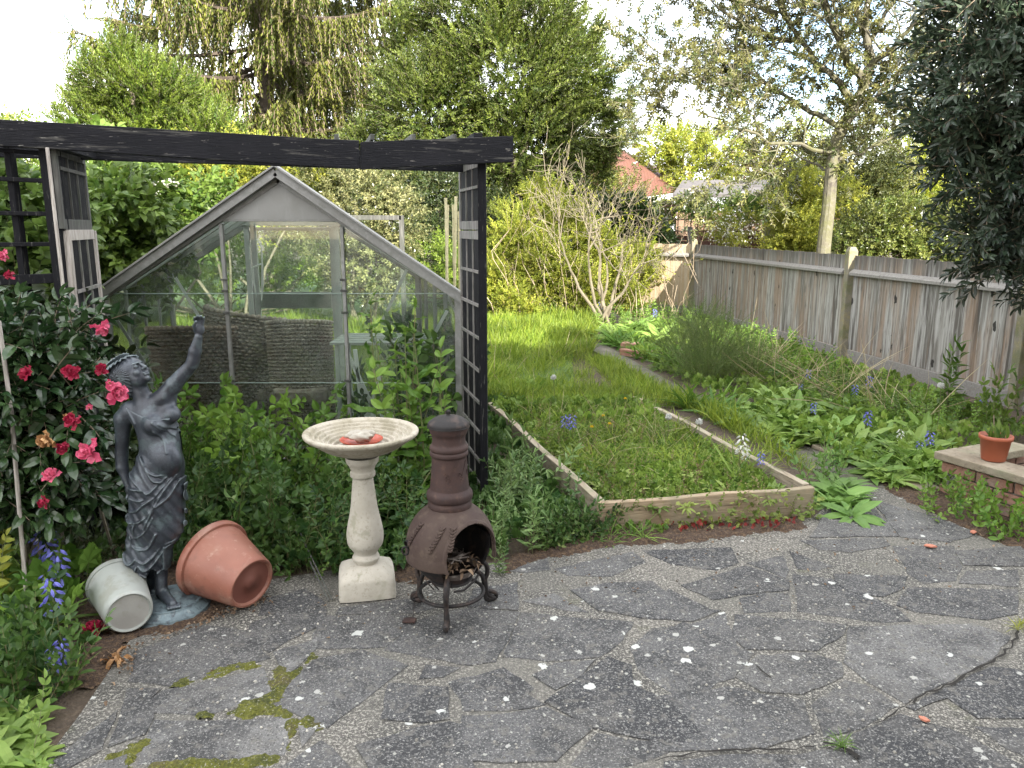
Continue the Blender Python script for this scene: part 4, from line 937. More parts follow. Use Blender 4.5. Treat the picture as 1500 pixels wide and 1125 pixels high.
# head
Hc = q(193, 545)
f_ = np.array([.78, -.22, .60]); f_ /= np.linalg.norm(f_); u_ = np.array([-.52, .12, .84]); u_ -= f_ * (u_ @ f_); u_ /= np.linalg.norm(u_); s_ = np.cross(f_, u_)
R3 = [s_, f_, u_]
def hp(s, f, u): return Hc + s_ * s + f_ * f + u_ * u
hs2 = 1.0
B.ell(hp(0, -.004, .012), (.049, .062, .056), .006, R3)
B.ell(hp(0, .018, -.030), (.036, .040, .046), .014, R3)
B.ell(hp(0, .044, -.062), (.016, .013, .012), .010, R3)
B.cap(hp(0, .053, .008), hp(0, .068, -.020), .0048, .0078, .004); B.ell(hp(.007, .060, -.022), (.0055, .006, .005), .003, R3); B.ell(hp(-.007, .060, -.022), (.0055, .006, .005), .003, R3)
for s in (-1, 1):
    B.ell(hp(s * .020, .062, -.001), (.013, .011, .009), .006, R3, cut=True)
    B.ell(hp(s * .019, .046, -.002), (.011, .009, .0085), .002, R3)
    B.cap(hp(s * .008, .057, .010), hp(s * .030, .050, .011), .0045, .0035, .005)
    B.ell(hp(s * .026, .040, -.024), (.012, .012, .012), .010, R3)
    B.ell(hp(s * .047, -.006, -.012), (.005, .010, .015), .004, R3)
B.cap(hp(-.012, .055, -.0375), hp(.012, .055, -.0375), .0042, .0042, .003); B.cap(hp(-.010, .055, -.0455), hp(.010, .055, -.0455), .0046, .0046, .003)
B.cap(hp(-.012, .0605, -.0415), hp(.012, .0605, -.0415), .0016, .0016, .0015, cut=True)
V, Q = B.mesh(); meshobj('figure', V, Q, m_bronze, st, smooth=True)
# hair with strands, coiled bun and a flat crown of leaves
Hf = Field(Hc - .13, Hc + .12, .0028)
Hf.ell(hp(0, -.024, .008), (.060, .066, .066), .004, R3); Hf.ell(hp(0, -.050, -.040), (.040, .036, .045), .02, R3)
Hf.ell(hp(0, .072, -.045), (.075, .052, .075), .004, R3, cut=True)
g = np.meshgrid(*Hf.ax, indexing='ij'); p_ = np.stack(g, -1) - Hc; su, ff, uu = p_ @ s_, p_ @ f_, p_ @ u_
ang = np.arctan2(uu - .015, ff + .03); Hf.f += (.0022 * np.sin(ang * 30 + 60 * np.abs(su) + 2 * np.sin(uu * 90))).astype(np.float32)
Hf.cap(hp(0, -.075, .045), hp(0, -.055, .062), .020, .022, .008)
V, Q = Hf.mesh(); meshobj('hair', V, Q, m_bronze, st, smooth=True)
ts = []
for i in range(15):
    a = rad(-130 + 260 * i / 14); d = s_ * math.sin(a) * 1.0 + f_ * math.cos(a) * .75; c = hp(0, -.022, .055) + d * .030
    ts.append(inst(leaf(.045, .022, 4, .3, .5), [c], frames([d + u_ * .25], [u_]), 1, 0)); ts.append(inst(leaf(.035, .018, 4, .3, .3), [c + u_ * .007 - d * .012], frames([d + u_ * .7], [u_]), 1, 0))
T = join(ts); o = emit('head_wreath', T, m_bronze, st); sm_ = o.modifiers.new('t', 'SOLIDIFY'); sm_.thickness = .003
# drapery: skirt and sash with ridged folds
edge_highlight(m_bronze, (.16, .20, .21), .508, .58, .7)  # pale patina and painted highlights along the raised folds
D = Field((-.26, -.19, .04), (.14, .16, .86), h_)
def dc(a, b, ra, rb, k=.03, sy=.84): D.cap(a, b, r(ra), r(rb), k, sq=(1, sy, 1))
dc(q(233, 676), q(230, 712), 31, 36.5); dc(q(230, 712), q(231, 760), 36.5, 34); dc(q(236, 740), q(238, 768), 31, 29); dc(q(227, 770), q(221, 812), 31, 26.5); dc(q(221, 812), q(219, 826), 27, 27, .02)
dc(q(201, 735, -.02), q(197, 800, -.01), 9, 13, .02); dc(q(197, 812, -.02), q(196, 822, -.02), 13, 14, .008); dc(q(193, 800, -.03), q(193, 806, -.03), 9, 9, .004)
# cut above waist line (slanting) and below the hem
g = np.meshgrid(*D.ax, indexing='ij', sparse=True); X, Yy, Z = g
fp = lambda px, py: q(px, py)[[0, 2]]
w0 = fp(203, 655); w1 = fp(272, 690); top = w0[1] + (w1[1] - w0[1]) * (X - w0[0]) / (w1[0] - w0[0]) + 3.2 * (X - w0[0]) * (X - w1[0])
D.f = np.maximum(D.f, Z - top + 0 * Yy); hem = fp(220, 831)[1]
D.f = np.maximum(D.f, hem - .012 * np.sin(X * 55) - .008 * np.sin(X * 120 + Yy * 60) - Z)
folds = [((185,110),(215,180),(260,235),(320,258),(385,240)), ((130,260),(180,290),(240,330),(275,345),(330,290),(390,240)), ((140,330),(190,330),(230,330)), ((150,380),(200,390),(240,385)),
 ((130,465),(190,450),(240,410),(300,370),(345,310),(400,240)), ((115,490),(115,515),(150,522),(200,510),(250,480),(290,420),(300,380)), ((150,610),(200,590),(250,550),(290,480)),
 ((145,600),(160,650),(220,660),(260,645),(305,570)), ((190,720),(230,735),(280,700),(320,650),(380,625)), ((195,750),(240,775),(290,730),(330,670),(370,640)), ((200,800),(260,815),(320,780)),
 ((240,540),(290,440),(340,350),(410,240)), ((310,420),(370,370),(405,300)), ((95,700),(110,740),(150,745),(180,715)), ((95,760),(120,815),(165,800),(185,760)), ((330,660),(325,720),(325,790)), ((420,330),(425,450),(420,560)), ((180,520),(170,560),(175,600)), ((250,230),(290,280),(330,290))]
def ridge(Fd, polys_, scale, ox, oy, w_, amp):
    X2 = Fd.ax[0][:, None]; Z2 = Fd.ax[2][None]; acc = np.zeros((len(Fd.ax[0]), len(Fd.ax[2])))
    for pl in polys_:
        pts_ = np.array([fp(ox + a / scale, oy + b / scale) for a, b in pl]); pts_ = smoothprof(pts_, 5) if len(pts_) > 2 else pts_; best = np.full(acc.shape, 9.0)
        for i in range(len(pts_) - 1):
            a, b = pts_[i], pts_[i + 1]; d = b - a; t = np.clip(((X2 - a[0]) * d[0] + (Z2 - a[1]) * d[1]) / (d @ d + 1e-9), 0, 1)
            best = np.minimum(best, np.hypot(X2 - a[0] - t * d[0], Z2 - a[1] - t * d[1]))
        acc = np.maximum(acc, np.exp(-(best / w_) ** 2))
        acc -= .45 * np.exp(-((best - 2.3 * w_) / (1.2 * w_)) ** 2) * 1.0
    Fd.f -= (amp * np.clip(acc, -.9, 1))[:, None, :].astype(np.float32)
ridge(D, folds, 3.75, 160, 620, .0058, .0085)
g3 = np.meshgrid(*D.ax, indexing='ij', sparse=True); D.f += (.0018 * np.sin(g3[0] * 150 + g3[2] * 90 + 40 * g3[1])).astype(np.float32)
V, Q = D.mesh(); meshobj('skirt', V, Q, m_bronze, st, smooth=True)
# bodice: thin cloth over the torso, one shoulder to the ribs
E_ = Field((-.20, -.16, .56), (.10, .14, .96), h_)
E_.cap(q(200, 600), q(214, 596), r(16.5), r(15), .02, sq=(1, .8, 1)); ecap(E_, q(225, 613), q(235, 648), 29.5, 26.6, .025); ecap(E_, q(235, 645), q(236, 680), 26.6, 31.6, .025)
E_.ell(q(227, 621, -.050), (r(16.8), r(14.8), r(15.8)), .014); E_.ell(q(252, 607, -.030), (r(13), r(12), r(12)), .03); E_.ell(q(243, 672, -.045), (r(23), r(15), r(25)), .02)
g = np.meshgrid(*E_.ax, indexing='ij', sparse=True); X, Yy, Z = g
n0 = fp(183, 592); n1 = fp(266, 607); line = n0[1] + (n1[1] - n0[1]) * (X - n0[0]) / (n1[0] - n0[0]) - .5 * (X - n0[0]) * (n1[0] - X) * 3
E_.f = np.maximum(E_.f, Z - line + 0 * Yy)
tf = [((185,740),(300,760),(430,800),(520,830),(660,850)), ((200,725),(350,750),(480,790),(560,820),(660,825)), ((280,730),(400,770),(520,800),(660,805)), ((490,850),(560,920),(620,980),(660,1010)), ((500,930),(560,1010),(600,1100)), ((215,770),(250,830),(290,900)), ((230,760),(280,830),(310,880)), ((540,870),(600,920),(660,950))]
ridge(E_, tf, 5.625, 150, 460, .0062, .0045)
V, Q = E_.mesh(); meshobj('bodice', V, Q, m_bronze, st, smooth=True)
lobj('base', [(0, -.01), (.163, -.01), (.165, .008), (.163, .016), (.155, .020), (.136, .036), (.134, .043), (.125, .045), (.119, .042), (.110, .046), (.06, .055), (0, .057)], m_bronzeb, st, k=3, n=72)

# ================================================================ BIRD BATH
m_cast = mk('cream_cast_stone', (.43, .40, .34), [(6, .42, .62, (.34, .315, .26), .8), (60, .56, .66, (.26, .24, .19), .6), (14, .56, .64, (.22, .22, .15), .6), (3, .45, .6, (.46, .43, .37), .6)], .85, bump=[(90, .002), (20, .002)])
m_redd = mk('red_glazed_dish', (.42, .07, .035), (), .35); m_wstone = mk('whitish_stone', (.36, .33, .28), [(12, .4, .6, (.24, .22, .18), .8)], .9, bump=[(30, .01)])
bb = G(537, 868); bb[1] += .02; bt = thing('bird_bath', 'cream cast stone bird bath on a turned baluster stem', 'bird bath', (bb[0], bb[1], .012), rz=rad(12))
kb = mpp(bb[1], .4); R_ = lambda px: px * kb
def Zp(py): return P(537, py, bb[1])[2] - .012
col = [(R_(17), Zp(858) ), (R_(29), Zp(848)), (R_(31), Zp(842)), (R_(30), Zp(836)), (R_(24), Zp(831)), (R_(18), Zp(829)), (R_(16), Zp(824)), (R_(18.5), Zp(819)), (R_(20), Zp(815)), (R_(18), Zp(811)), (R_(17), Zp(808)), (R_(20), Zp(803)), (R_(25.5), Zp(795)), (R_(27), Zp(783)), (R_(25), Zp(768)), (R_(20), Zp(745)), (R_(17), Zp(720)), (R_(15), Zp(703)), (R_(15), Zp(699)), (R_(18), Zp(696)), (R_(18), Zp(691)), (R_(17), Zp(688)), (R_(19), Zp(682)), (R_(23), Zp(676)), (R_(24), Zp(670)), (R_(24), Zp(668))]
lobj('column', col, m_cast, bt, k=5, n=64)
zr_ = .735
bowl = [(.0, zr_ - .105), (.07, zr_ - .104), (.12, zr_ - .092), (.165, zr_ - .072), (.21, zr_ - .04), (.238, zr_ - .024), (.247, zr_ - .012), (.246, zr_ - .003), (.238, zr_), (.230, zr_ - .002)]
for i in range(6): a = .222 - i * .020; z = zr_ - .006 - i * .010; bowl += [(a, z), (a - .004, z - .003), (a - .008, z - .014), (a - .015, z - .013)]
bowl += [(.09, zr_ - .064), (.05, zr_ - .068), (0, zr_ - .068)]
m_bowl = mk('stained_cast_stone', (.40, .365, .30), [(6, .42, .62, (.31, .28, .21), .8), (60, .53, .64, (.20, .18, .13), .6), (10, .52, .62, (.17, .15, .09), .55)], .85, bump=[(90, .002)])
lobj('bowl', bowl, m_bowl, bt, k=2, n=96)
bm = bmesh.new(); s1 = R_(42); rings = []
zz_ = Zp(846)
for z, s, rr in ((0, s1, .1), (.012, s1 * 1.0, .1), (.078, s1 * .97, .12), (.092, s1 * .92, .2), (.108, s1 * .76, .4), (.120, s1 * .66, .8), (.126, s1 * .5, 1)):
    ring = []
    for i in range(40):
        a = 2 * math.pi * i / 40; sq = 1 / max(abs(math.cos(a)), abs(math.sin(a))); m = min(sq, 1.38); rad_ = s * (m * (1 - rr) + 1.0 * rr); ring.append(bm.verts.new((rad_ * math.cos(a), rad_ * math.sin(a), z)))
    rings.append(ring)
for a, b in zip(rings, rings[1:]):
    for i in range(40): bm.faces.new((a[i], a[(i + 1) % 40], b[(i + 1) % 40], b[i]))
bm.faces.new(rings[-1]); bmobj('plinth', bm, m_cast, bt, smooth=True)
dz_ = bb + np.array([0, 0, .012 + zr_ - .062])
dd = thing('dish', 'red glazed dish lying in the bird bath bowl', 'dish', dz_); lobj('dish_bowl', [(0, 0), (.05, 0), (.088, .022), (.092, .024), (.088, .018), (.05, .006), (0, .004)], m_redd, dd, k=2)
def rockmesh(c, sx, sy, sz, seed=1, n=16):
    th = np.linspace(0, np.pi, n); ph = np.linspace(0, 2 * np.pi, 2 * n, endpoint=False); T_, P_ = np.meshgrid(th, ph, indexing='ij'); u = np.stack([np.sin(T_) * np.cos(P_), np.sin(T_) * np.sin(P_), np.cos(T_)], -1)
    k = 1 + .22 * snoise(u, .5, seed) + .08 * snoise(u, 1.6, seed + 1); V = u * k[..., None] * [sx, sy, sz]; i = np.arange(n - 1)[:, None] * 2 * n; j = np.arange(2 * n)[None]; j2 = (j + 1) % (2 * n)
    return V.reshape(-1, 3) + np.array(c), np.stack([i + j, i + 2 * n + j, i + 2 * n + j2, i + j2], -1).reshape(-1, 4)
V, Q = rockmesh((0, 0, .035), .062, .04, .024, 4); tag(meshobj('rock', V, Q, m_wstone, smooth=True), 'pale flat rock set on the red dish in the bird bath', 'rock').location = dz_

# ================================================================ CHIMINEA
m_rust = mk('rusty_brown_iron', (.032, .017, .015), [(8, .42, .62, (.050, .025, .020), .8), (30, .56, .68, (.10, .055, .038), .5), (60, .55, .68, (.03, .02, .02), .6)], .75, metal=.1, bump=[(80, .0015)])
m_rustl = mk('dusty_rust_hood', (.056, .036, .027), [(5, .42, .62, (.038, .021, .017), .85), (22, .52, .64, (.085, .060, .044), .6), (70, .56, .68, (.05, .03, .028), .5)], .8, metal=.05, bump=[(80, .0015)])
m_iron = mk('black_iron', (.014, .012, .012), [(20, .5, .64, (.06, .04, .032), .8)], .65, metal=.3, bump=[(90, .001)])
f0, f1, f2 = G(654, 930), G(604, 884), G(727, 882)
cc = (f1 + f2) / 2 * .42 + f0 * .33 + P(661, 790, 3.02) * [1, 1, 0] * .25; cc[2] = 0; cc = np.array([P(660, 800, 3.0)[0], 3.0, .012])
kc = mpp(3.0, .4); Rc = lambda px: px * kc; Zc = lambda py: P(660, py, 3.0)[2] - .012
ch = thing('chiminea', 'rusty cast iron chiminea with a lidded chimney on three curled legs', 'chiminea', cc)
chim = [(Rc(24), Zc(748)), (Rc(31), Zc(742)), (Rc(32), Zc(735)), (Rc(30.5), Zc(731)), (Rc(33), Zc(728)), (Rc(33.5), Zc(721)), (Rc(31), Zc(717)), (Rc(28.5), Zc(714)), (Rc(28), Zc(710)), (Rc(26), Zc(690)), (Rc(25), Zc(670)), (Rc(25.5), Zc(667)), (Rc(27.5), Zc(665)), (Rc(27.5), Zc(661)), (Rc(26), Zc(659)), (Rc(27.5), Zc(657)), (Rc(27.5), Zc(653)), (Rc(25), Zc(650)), (Rc(24), Zc(647)), (Rc(24), Zc(638)), (Rc(26.5), Zc(633)), (Rc(28), Zc(627)), (Rc(28), Zc(624))]
lobj('chimney', chim, m_rust, ch, k=3, n=56)
ld = lobj('lid', [(0, Zc(622)), (Rc(28), Zc(624.5)), (Rc(29.8), Zc(623)), (Rc(29.8), Zc(620.5)), (Rc(28), Zc(617.5)), (Rc(20), Zc(612)), (Rc(10), Zc(609)), (Rc(4), Zc(608.5)), (Rc(2.5), Zc(606)), (Rc(3.2), Zc(603)), (Rc(2), Zc(600.5)), (0, Zc(600))], m_iron, ch, k=3, n=56)
# raised pattern on the chimney
T = []
for k in range(3):
    a0 = rad(-110 + k * 42 + 20); 
    for j in range(7):
        z = Zc(700 - j * 2.2); a = a0 + .10 * (j % 2) - j * .02; rr = Rc(26.6) ; T.append(tube([(rr * math.cos(a - .1), rr * math.sin(a - .1), z - .004), (rr * math.cos(a), rr * math.sin(a), z + .003), (rr * math.cos(a + .12), rr * math.sin(a + .12), z - .002)], .0016, 4, 0))
    zz0 = Zc(685); T.append(tube([(Rc(26) * math.cos(a0 + t_ * .5), Rc(26) * math.sin(a0 + t_ * .5), Zc(695) + t_ * .07) for t_ in np.linspace(0, 1, 8)], .0016, 4, 0))
for k in range(3): emit('chimney_relief', join(T[k * 8:k * 8 + 8]), m_rust, ch)
# fire chamber: thin shell with an arched mouth turned to camera right
C0 = np.array([0, 0, Zc(796)]); RX = Rc(57)
md = np.array([.66, -.74, -.06]); md /= np.linalg.norm(md); ms_ = np.cross([0, 0, 1], md); ms_ /= np.linalg.norm(ms_)
W = Field((-.24, -.24, Zc(860)), (.24, .24, Zc(728)), .0036)
g = np.meshgrid(*W.ax, indexing='ij', sparse=True); X, Yy, Z = g
sph = np.sqrt(X ** 2 + Yy ** 2 + ((Z - C0[2]) * 1.0) ** 2)
body = np.abs(sph - RX) - .0055
fl = 1 + .9 * np.clip(-(Z - C0[2]), 0, .06)
dome = np.abs(np.sqrt(X ** 2 + Yy ** 2 + ((Z - C0[2]) * .97) ** 2) - Rc(63.5) * fl) - .005
along = X * md[0] + Yy * md[1] + (Z - C0[2]) * md[2]; across = X * ms_[0] + Yy * ms_[1]; zz_ = Z - C0[2]
# mouth: cylinder of arch section along md, in front half
mouth = np.sqrt((across / 1.0) ** 2 + ((zz_ + .010) / 1.08) ** 2) - .130
mouth = np.maximum(mouth, -(along - .02))
fire = np.maximum(body, -mouth); fire = np.maximum(fire, zz_ - .03); fire = np.maximum(fire, -(Z - Zc(852)))
floor_ = np.maximum(np.sqrt(X ** 2 + Yy ** 2) - .09, np.abs(Z - Zc(846)) - .005); W.f = np.minimum(fire, floor_).astype(np.float32)
V, Q = W.mesh(); meshobj('fire_bowl', V, Q, m_iron, ch, smooth=True)
dome_bulge = dome
hm = np.maximum(dome, -mouth); front_lip = along - .135; hm = np.maximum(hm, along - .165); hm = np.maximum(hm, -(zz_ + .052 + .25 * (along - .05) * (along > 0) * 0)); hm = np.maximum(hm, -(np.sqrt(X ** 2 + Yy ** 2) - Rc(26)))
lip = np.maximum(np.abs(mouth) - .006, np.abs(dome) - .004); lip = np.maximum(lip, -(zz_ + .052)); lip = np.maximum(lip, -(along - .02))
W.f = np.minimum(hm, lip).astype(np.float32)
V, Q = W.mesh(); meshobj('hood', V, Q, m_rustl, ch, smooth=True)
# relief leaves on the hood
T = []
def sp_(az, z, R=Rc(66.3)): zz = (z - C0[2]); rr = math.sqrt(max(R * R - (zz * .97) ** 2, 0)); return np.array([rr * math.cos(az), rr * math.sin(az), z])
for a0, z0, z1, da in ((rad(-86), Zc(782), Zc(757), .10), (rad(-112), Zc(785), Zc(757), .25), (rad(-150), Zc(785), Zc(757), .2)):
    for j in range(8):
        t = j / 7; z = z0 + (z1 - z0) * t; a = a0 + da * t
        for s in (-1, 1): T.append(tube([sp_(a, z), sp_(a + s * .035, z + .004), sp_(a + s * (.06 + .03 * t), z + .009)], [.0060, .0052, .0025], 5, 0))
for k in range(3): emit('hood_relief', join(T[k * 16:k * 16 + 16]), m_rustl, ch)
# hinge and ring handle at left
hb = P(599, 797, 3.0 - .07) - cc; hb = hb * np.array([1.0, 1, 1])
T = join([tube([hb + [0.02, .02, .008], hb + [0, 0, .008], hb + [-.012, -.014, .008]], [.011, .012, .010], 10, 0), tube([hb + [-.012, -.016, .006] + np.array([.006 * 0 + .013 * math.sin(a), -.004, -.026 + .017 * math.cos(a)]) for a in np.linspace(0, 2 * math.pi, 20)], .0042, 8, 0)])
emit('hinge_ring', T, m_iron, ch, smooth=True)
# legs
for i, ft in enumerate((f0, f1, f2)):
    d = (ft - cc) * [1, 1, 0]; Ld = np.linalg.norm(d); d /= Ld; sd2 = np.array([-d[1], d[0], 0]); zt = Zc(842) + .02
    at = lambda rr, z, s=0: d * rr + sd2 * s + np.array([0, 0, z])
    up1 = [at(.11, zt + .012), at(.145, zt + .008), at(.170, zt - .02), at(.172, zt - .055), at(.162, zt - .080), at(.17, .045), at(.19, .022), at(Ld - .008, .010)]
    T = [tube(smoothprof(up1, 4), .0105, 8, 0)]
    lo1 = [at(.09, zt - .015), at(.125, zt - .035), at(.150, zt - .065), at(.162, .055), at(Ld - .05, .024), at(Ld - .012, .010)]
    T.append(tube(smoothprof(lo1, 4), .010, 8, 0))
    loop = [at(.168, .046), at(Ld - .04, .052, 0), at(Ld - .008, .036), at(Ld, .016), at(Ld - .02, .008), at(Ld - .05, .016), at(.166, .040)]
    T.append(tube(smoothprof(loop, 4), .0095, 8, 0))
    emit('leg', join(T), m_iron, ch, smooth=True)
emit('stretcher_ring', tube([(.135 * math.cos(a), .135 * math.sin(a), Zc(866)) for a in np.linspace(0, 2 * math.pi, 49)], .008, 8, 0), m_iron, ch, smooth=True)
T = [tube([(-.09 + .02 * i, -.11 - .004 * i, Zc(838) + .01), (-.09 + .02 * i + .03, -.12, Zc(846) + .004)], .003, 5, 0) for i in range(2)] + [tube([(.02, -.13, Zc(846)), (.06, -.125, Zc(845)), (.10, -.10, Zc(836)), (.12, -.085, Zc(828))], .005, 6, 0)]
for t_ in T[:-1]: emit('grate_bar', t_, m_iron, ch, smooth=True)
emit('grate_lever', T[-1], m_iron, ch, smooth=True)
# dry leaves and twigs in the fire
m_dry = leafmat('dry_leaf', (.05, .028, .018), (.24, .17, .11), .1, .7)
base_ = cc + np.array([0, 0, Zc(826)])
n = 90; a = rng.random(n) * 6.28; rr = .11 * np.sqrt(rng.random(n)); pn = np.stack([rr * np.cos(a) + .015, rr * np.sin(a) - .015, rng.random(n) * .03], -1); T = inst(leaf(.026, .015, 3, .4, .6), pn, frames(rng.normal(0, 1, (n, 3)) * [1, 1, .3], rng.normal(0, .5, (n, 3)) + [0, 0, 1]), rng.uniform(.5, 1.2, n))
tw = [tube([(math.cos(k) * .07, math.sin(k) * .07, .03), (math.cos(k + 2) * .05, math.sin(k + 2) * .05, .045), (math.cos(k + 3) * .08, math.sin(k + 3) * .08, .04)], .003, 5) for k in np.arange(0, 6, .6)]
floorT = tube([(0, 0, -.03), (0, 0, .0)], [.10, .115], 24, 1)
T = join([T, floorT] + tw); o = emit('dead_leaves', T, [m_dry, mk('charred_twig', (.10, .08, .07), [(20, .5, .6, (.3, .27, .24), .7)], .8)]); o.location = base_; tag(o, 'dead leaves and pale twigs lying in the chiminea mouth', kind='stuff')
rp = G(600, 915); bm = bmesh.new(); vv = [bm.verts.new((x, y, 0)) for x, y in ((-.028, -.016), (.024, -.018), (.028, .016), (.004, .024), (-.024, .017))]; f = bm.faces.new(vv); r_ = bmesh.ops.extrude_face_region(bm, geom=[f]); [setattr(e, 'co', e.co + Vector((0, 0, .007))) for e in r_['geom'] if isinstance(e, bmesh.types.BMVert)]
o = bmobj('rusty_tile', bm, m_rust, loc=(rp[0], rp[1], .015), bevel=.001); tag(o, 'small rusty plate lying on the paving beside the chiminea', 'metal plate')
o = emit('wire', tube([P(608, 880, 3.08), P(606, 893, 3.0), P(605, 908, 2.93) * [1, 1, 0] + [0, 0, .02], G(603, 914, .02)], .0018, 5, 0), m_iron); tag(o, 'thin dark wire running from a chiminea foot to the rusty plate', 'wire')

# ================================================================ POTS
m_terra = mk('terracotta_plastic', (.21, .078, .052), [(4, .42, .65, (.27, .12, .082), .8), (7, .54, .66, (.34, .22, .17), .45), (14, .56, .66, (.10, .05, .035), .6), (30, .60, .68, (.40, .27, .20), .45), (1.5, .5, .6, (.27, .10, .065), .6)], .55, bump=[(60, .0006)])
m_terrad = mk('terracotta_underside', (.15, .052, .036), [(8, .45, .65, (.15, .05, .035), .8)], .7)
def lying(name, label, cat, cb, axis, L_, rb1, rr1, prof_out, mats, parts):
    """pot lying down: cb centre of its bottom, axis points out of the bottom"""
    o = thing(name, label, cat, cb); a = Vector(axis).normalized(); o.rotation_mode = 'QUATERNION'; o.rotation_quaternion = (-a).to_track_quat('Z', 'Y')
    return o
Lp, rB, rR = .27, .112, .168
ax = np.array([.85, -.53]); ax /= np.linalg.norm(ax); sl_ = math.asin((rR - rB) / math.hypot(Lp, rR - rB)); 
axis = np.array([ax[0] * math.cos(sl_), ax[1] * math.cos(sl_), -math.sin(sl_)])
bc = P(369, 845, 3.03); bc = np.array([bc[0], bc[1], .012 + rB * math.cos(sl_) + .004])
tp = lying('terracotta_pot', 'large terracotta coloured pot tipped on its side beside the statue', 'plant pot', bc, axis, Lp, rB, rR, None, None, None)
prof = [(rB - .018, .012), (rB - .012, .001), (rB - .004, 0), (rB, .006), (rB + .002, .012), (rB + (rR - rB) * .90, Lp * .87), (rR - .003, Lp * .87), (rR + .006, Lp * .875), (rR + .010, Lp * .90), (rR + .010, Lp * .985), (rR + .006, Lp), (rR - .004, Lp), (rR - .010, Lp * .97), (rB - .006, .02), (0, .02)]
V, Q = lathe(prof, 72); o = meshobj('pot', V, Q, m_terra, tp, smooth=True); o.modifiers.new('e', 'EDGE_SPLIT').split_angle = rad(50)
V, Q = lathe([(rB - .018, .012), (rB - .03, .014), (.03, .014), (.028, .008), (0, .008)], 60); meshobj('pot_bottom', V, Q, m_terrad, tp, smooth=True)
m_bucket = mk('translucent_white_plastic', (.33, .35, .325), [(4, .4, .65, (.26, .28, .26), .7), (9, .54, .66, (.20, .20, .15), .5), (22, .58, .68, (.36, .36, .32), .4)], .4)
m_bucketb = mk('dirty_bucket_bottom', (.35, .345, .32), [(6, .4, .6, (.28, .27, .25), .8), (30, .56, .66, (.28, .28, .24), .6)], .5)
rB, rR, Lp = .088, .112, .26; ax = np.array([.60, -.80]); ax /= np.linalg.norm(ax); sl_ = math.asin((rR - rB) / math.hypot(Lp, rR - rB)); axis = np.array([ax[0] * math.cos(sl_), ax[1] * math.cos(sl_), -math.sin(sl_)])
bc = P(190, 902, G(190, 934)[1] + .01); bc = np.array([bc[0], bc[1], .012 + rB * math.cos(sl_) + .002])
wb = lying('white_bucket', 'translucent white plastic bucket lying on its side by the statue base', 'bucket', bc, axis, Lp, rB, rR, None, None, None)
prof = [(rB - .014, .006), (rB - .006, .0), (rB, .004), (rB + .003, .014), (rR - .002, Lp * .9), (rR + .004, Lp * .9), (rR + .004, Lp), (rR - .002, Lp), (rB - .004, .012), (0, .012)]
V, Q = lathe(prof, 64); o = meshobj('bucket_body', V, Q, m_bucket, wb, smooth=True); o.modifiers.new('e', 'EDGE_SPLIT').split_angle = rad(60)
V, Q = lathe([(rB - .014, .006), (rB - .02, .007), (.02, .0065), (.0, .006)], 60); meshobj('bucket_bottom', V, Q, m_bucketb, wb, smooth=True)

# ================================================================ INSIDE THE GREENHOUSE
m_wick = mk('dark_brown_wicker', (.13, .075, .05), [(30, .45, .65, (.22, .15, .11), .8), (3, .5, .62, (.09, .085, .08), .6)], .6)
m_wickg = mk('grey_brown_wicker', (.20, .155, .12), [(30, .45, .65, (.38, .33, .28), .8), (3, .48, .6, (.08, .06, .05), .7)], .65)
def wicker(name, label, cx, cy, rz, Wd, H, dep, m, lean=.25, tilt=0):
    """tub chair seen from behind: curved woven shell widening upward"""
    o = thing(name, label, 'wicker chair', (cx, cy, 0), 'wicker chairs stored in the greenhouse', rz)
    nu, nr = 110, int(H / .030); T = []
    ang = np.linspace(-1.25, 1.25, nu)
    for k in range(nr):
        z = .12 + k * (H - .12) / nr; s = 1 + lean * (z / H)
        ph = (k % 2) * math.pi; x = np.sin(ang) * Wd / 2 * s / math.sin(1.25); y = -np.cos(ang) * dep * s + dep * .4
        wv = .012 * np.sin(np.arange(nu) * math.pi / 3.0 + ph); nrm = np.stack([np.sin(ang), -np.cos(ang), 0 * ang], -1)
        pts_ = np.stack([x, y, np.full(nu, z) + .002 * rng.normal(size=nu) + .03 * np.cos(ang * 1.2) * (z / H)], -1) + nrm * wv[:, None]
        T.append(tube(pts_, .0125, 4, 0))
    emit('woven_back', join(T), m, o)
    rim = np.stack([np.sin(ang) * Wd / 2 * (1 + lean) / math.sin(1.25), -np.cos(ang) * dep * (1 + lean) + dep * .4, H + .03 * np.cos(ang * 1.2) + .004 * np.sin(np.arange(nu) * 1.3)], -1)
    emit('rim', tube(rim, [.017 + .003 * math.sin(i * 1.3) for i in range(nu)], 7, 0), m, o, smooth=True)
    # inner dark lining keeps the weave from being see-through, as in a double woven chair
    V = []; 
    for z in (.12, H): s = 1 + lean * (z / H); V += [(math.sin(a_) * (Wd / 2 - .012) * s / math.sin(1.25), -math.cos(a_) * (dep - .012) * s + dep * .4, z) for a_ in ang[::6]]
    n6 = len(ang[::6]); meshobj('lining', V, [(i, i + 1, n6 + i + 1, n6 + i) for i in range(n6 - 1)], m, o).modifiers.new('t', 'SOLIDIFY').thickness = .006
    bm = bmesh.new(); bmesh.ops.create_cube(bm, size=1, matrix=Matrix.Translation((0, .12, .36)) @ Matrix.Diagonal((Wd * .9, .5, .12, 1))); bmobj('seat', bm, m, o, bevel=.03)
    for sx in (-1, 1):
        for sy in (-.12, .32): emit('leg', tube([(sx * Wd * .38, sy, 0), (sx * Wd * .40, sy, .32)], .018, 6, 0), m, o)
    if tilt: o.rotation_euler = (0, tilt, rz)
    return o
g1 = P(283, 560, 5.42); wicker('wicker_chair', 'dark brown wicker chair with a level back, nearest the left glass', g1[0] , g1[1] + .05, rad(4), .50, P(283, 487, 5.30)[2], .22, m_wick)
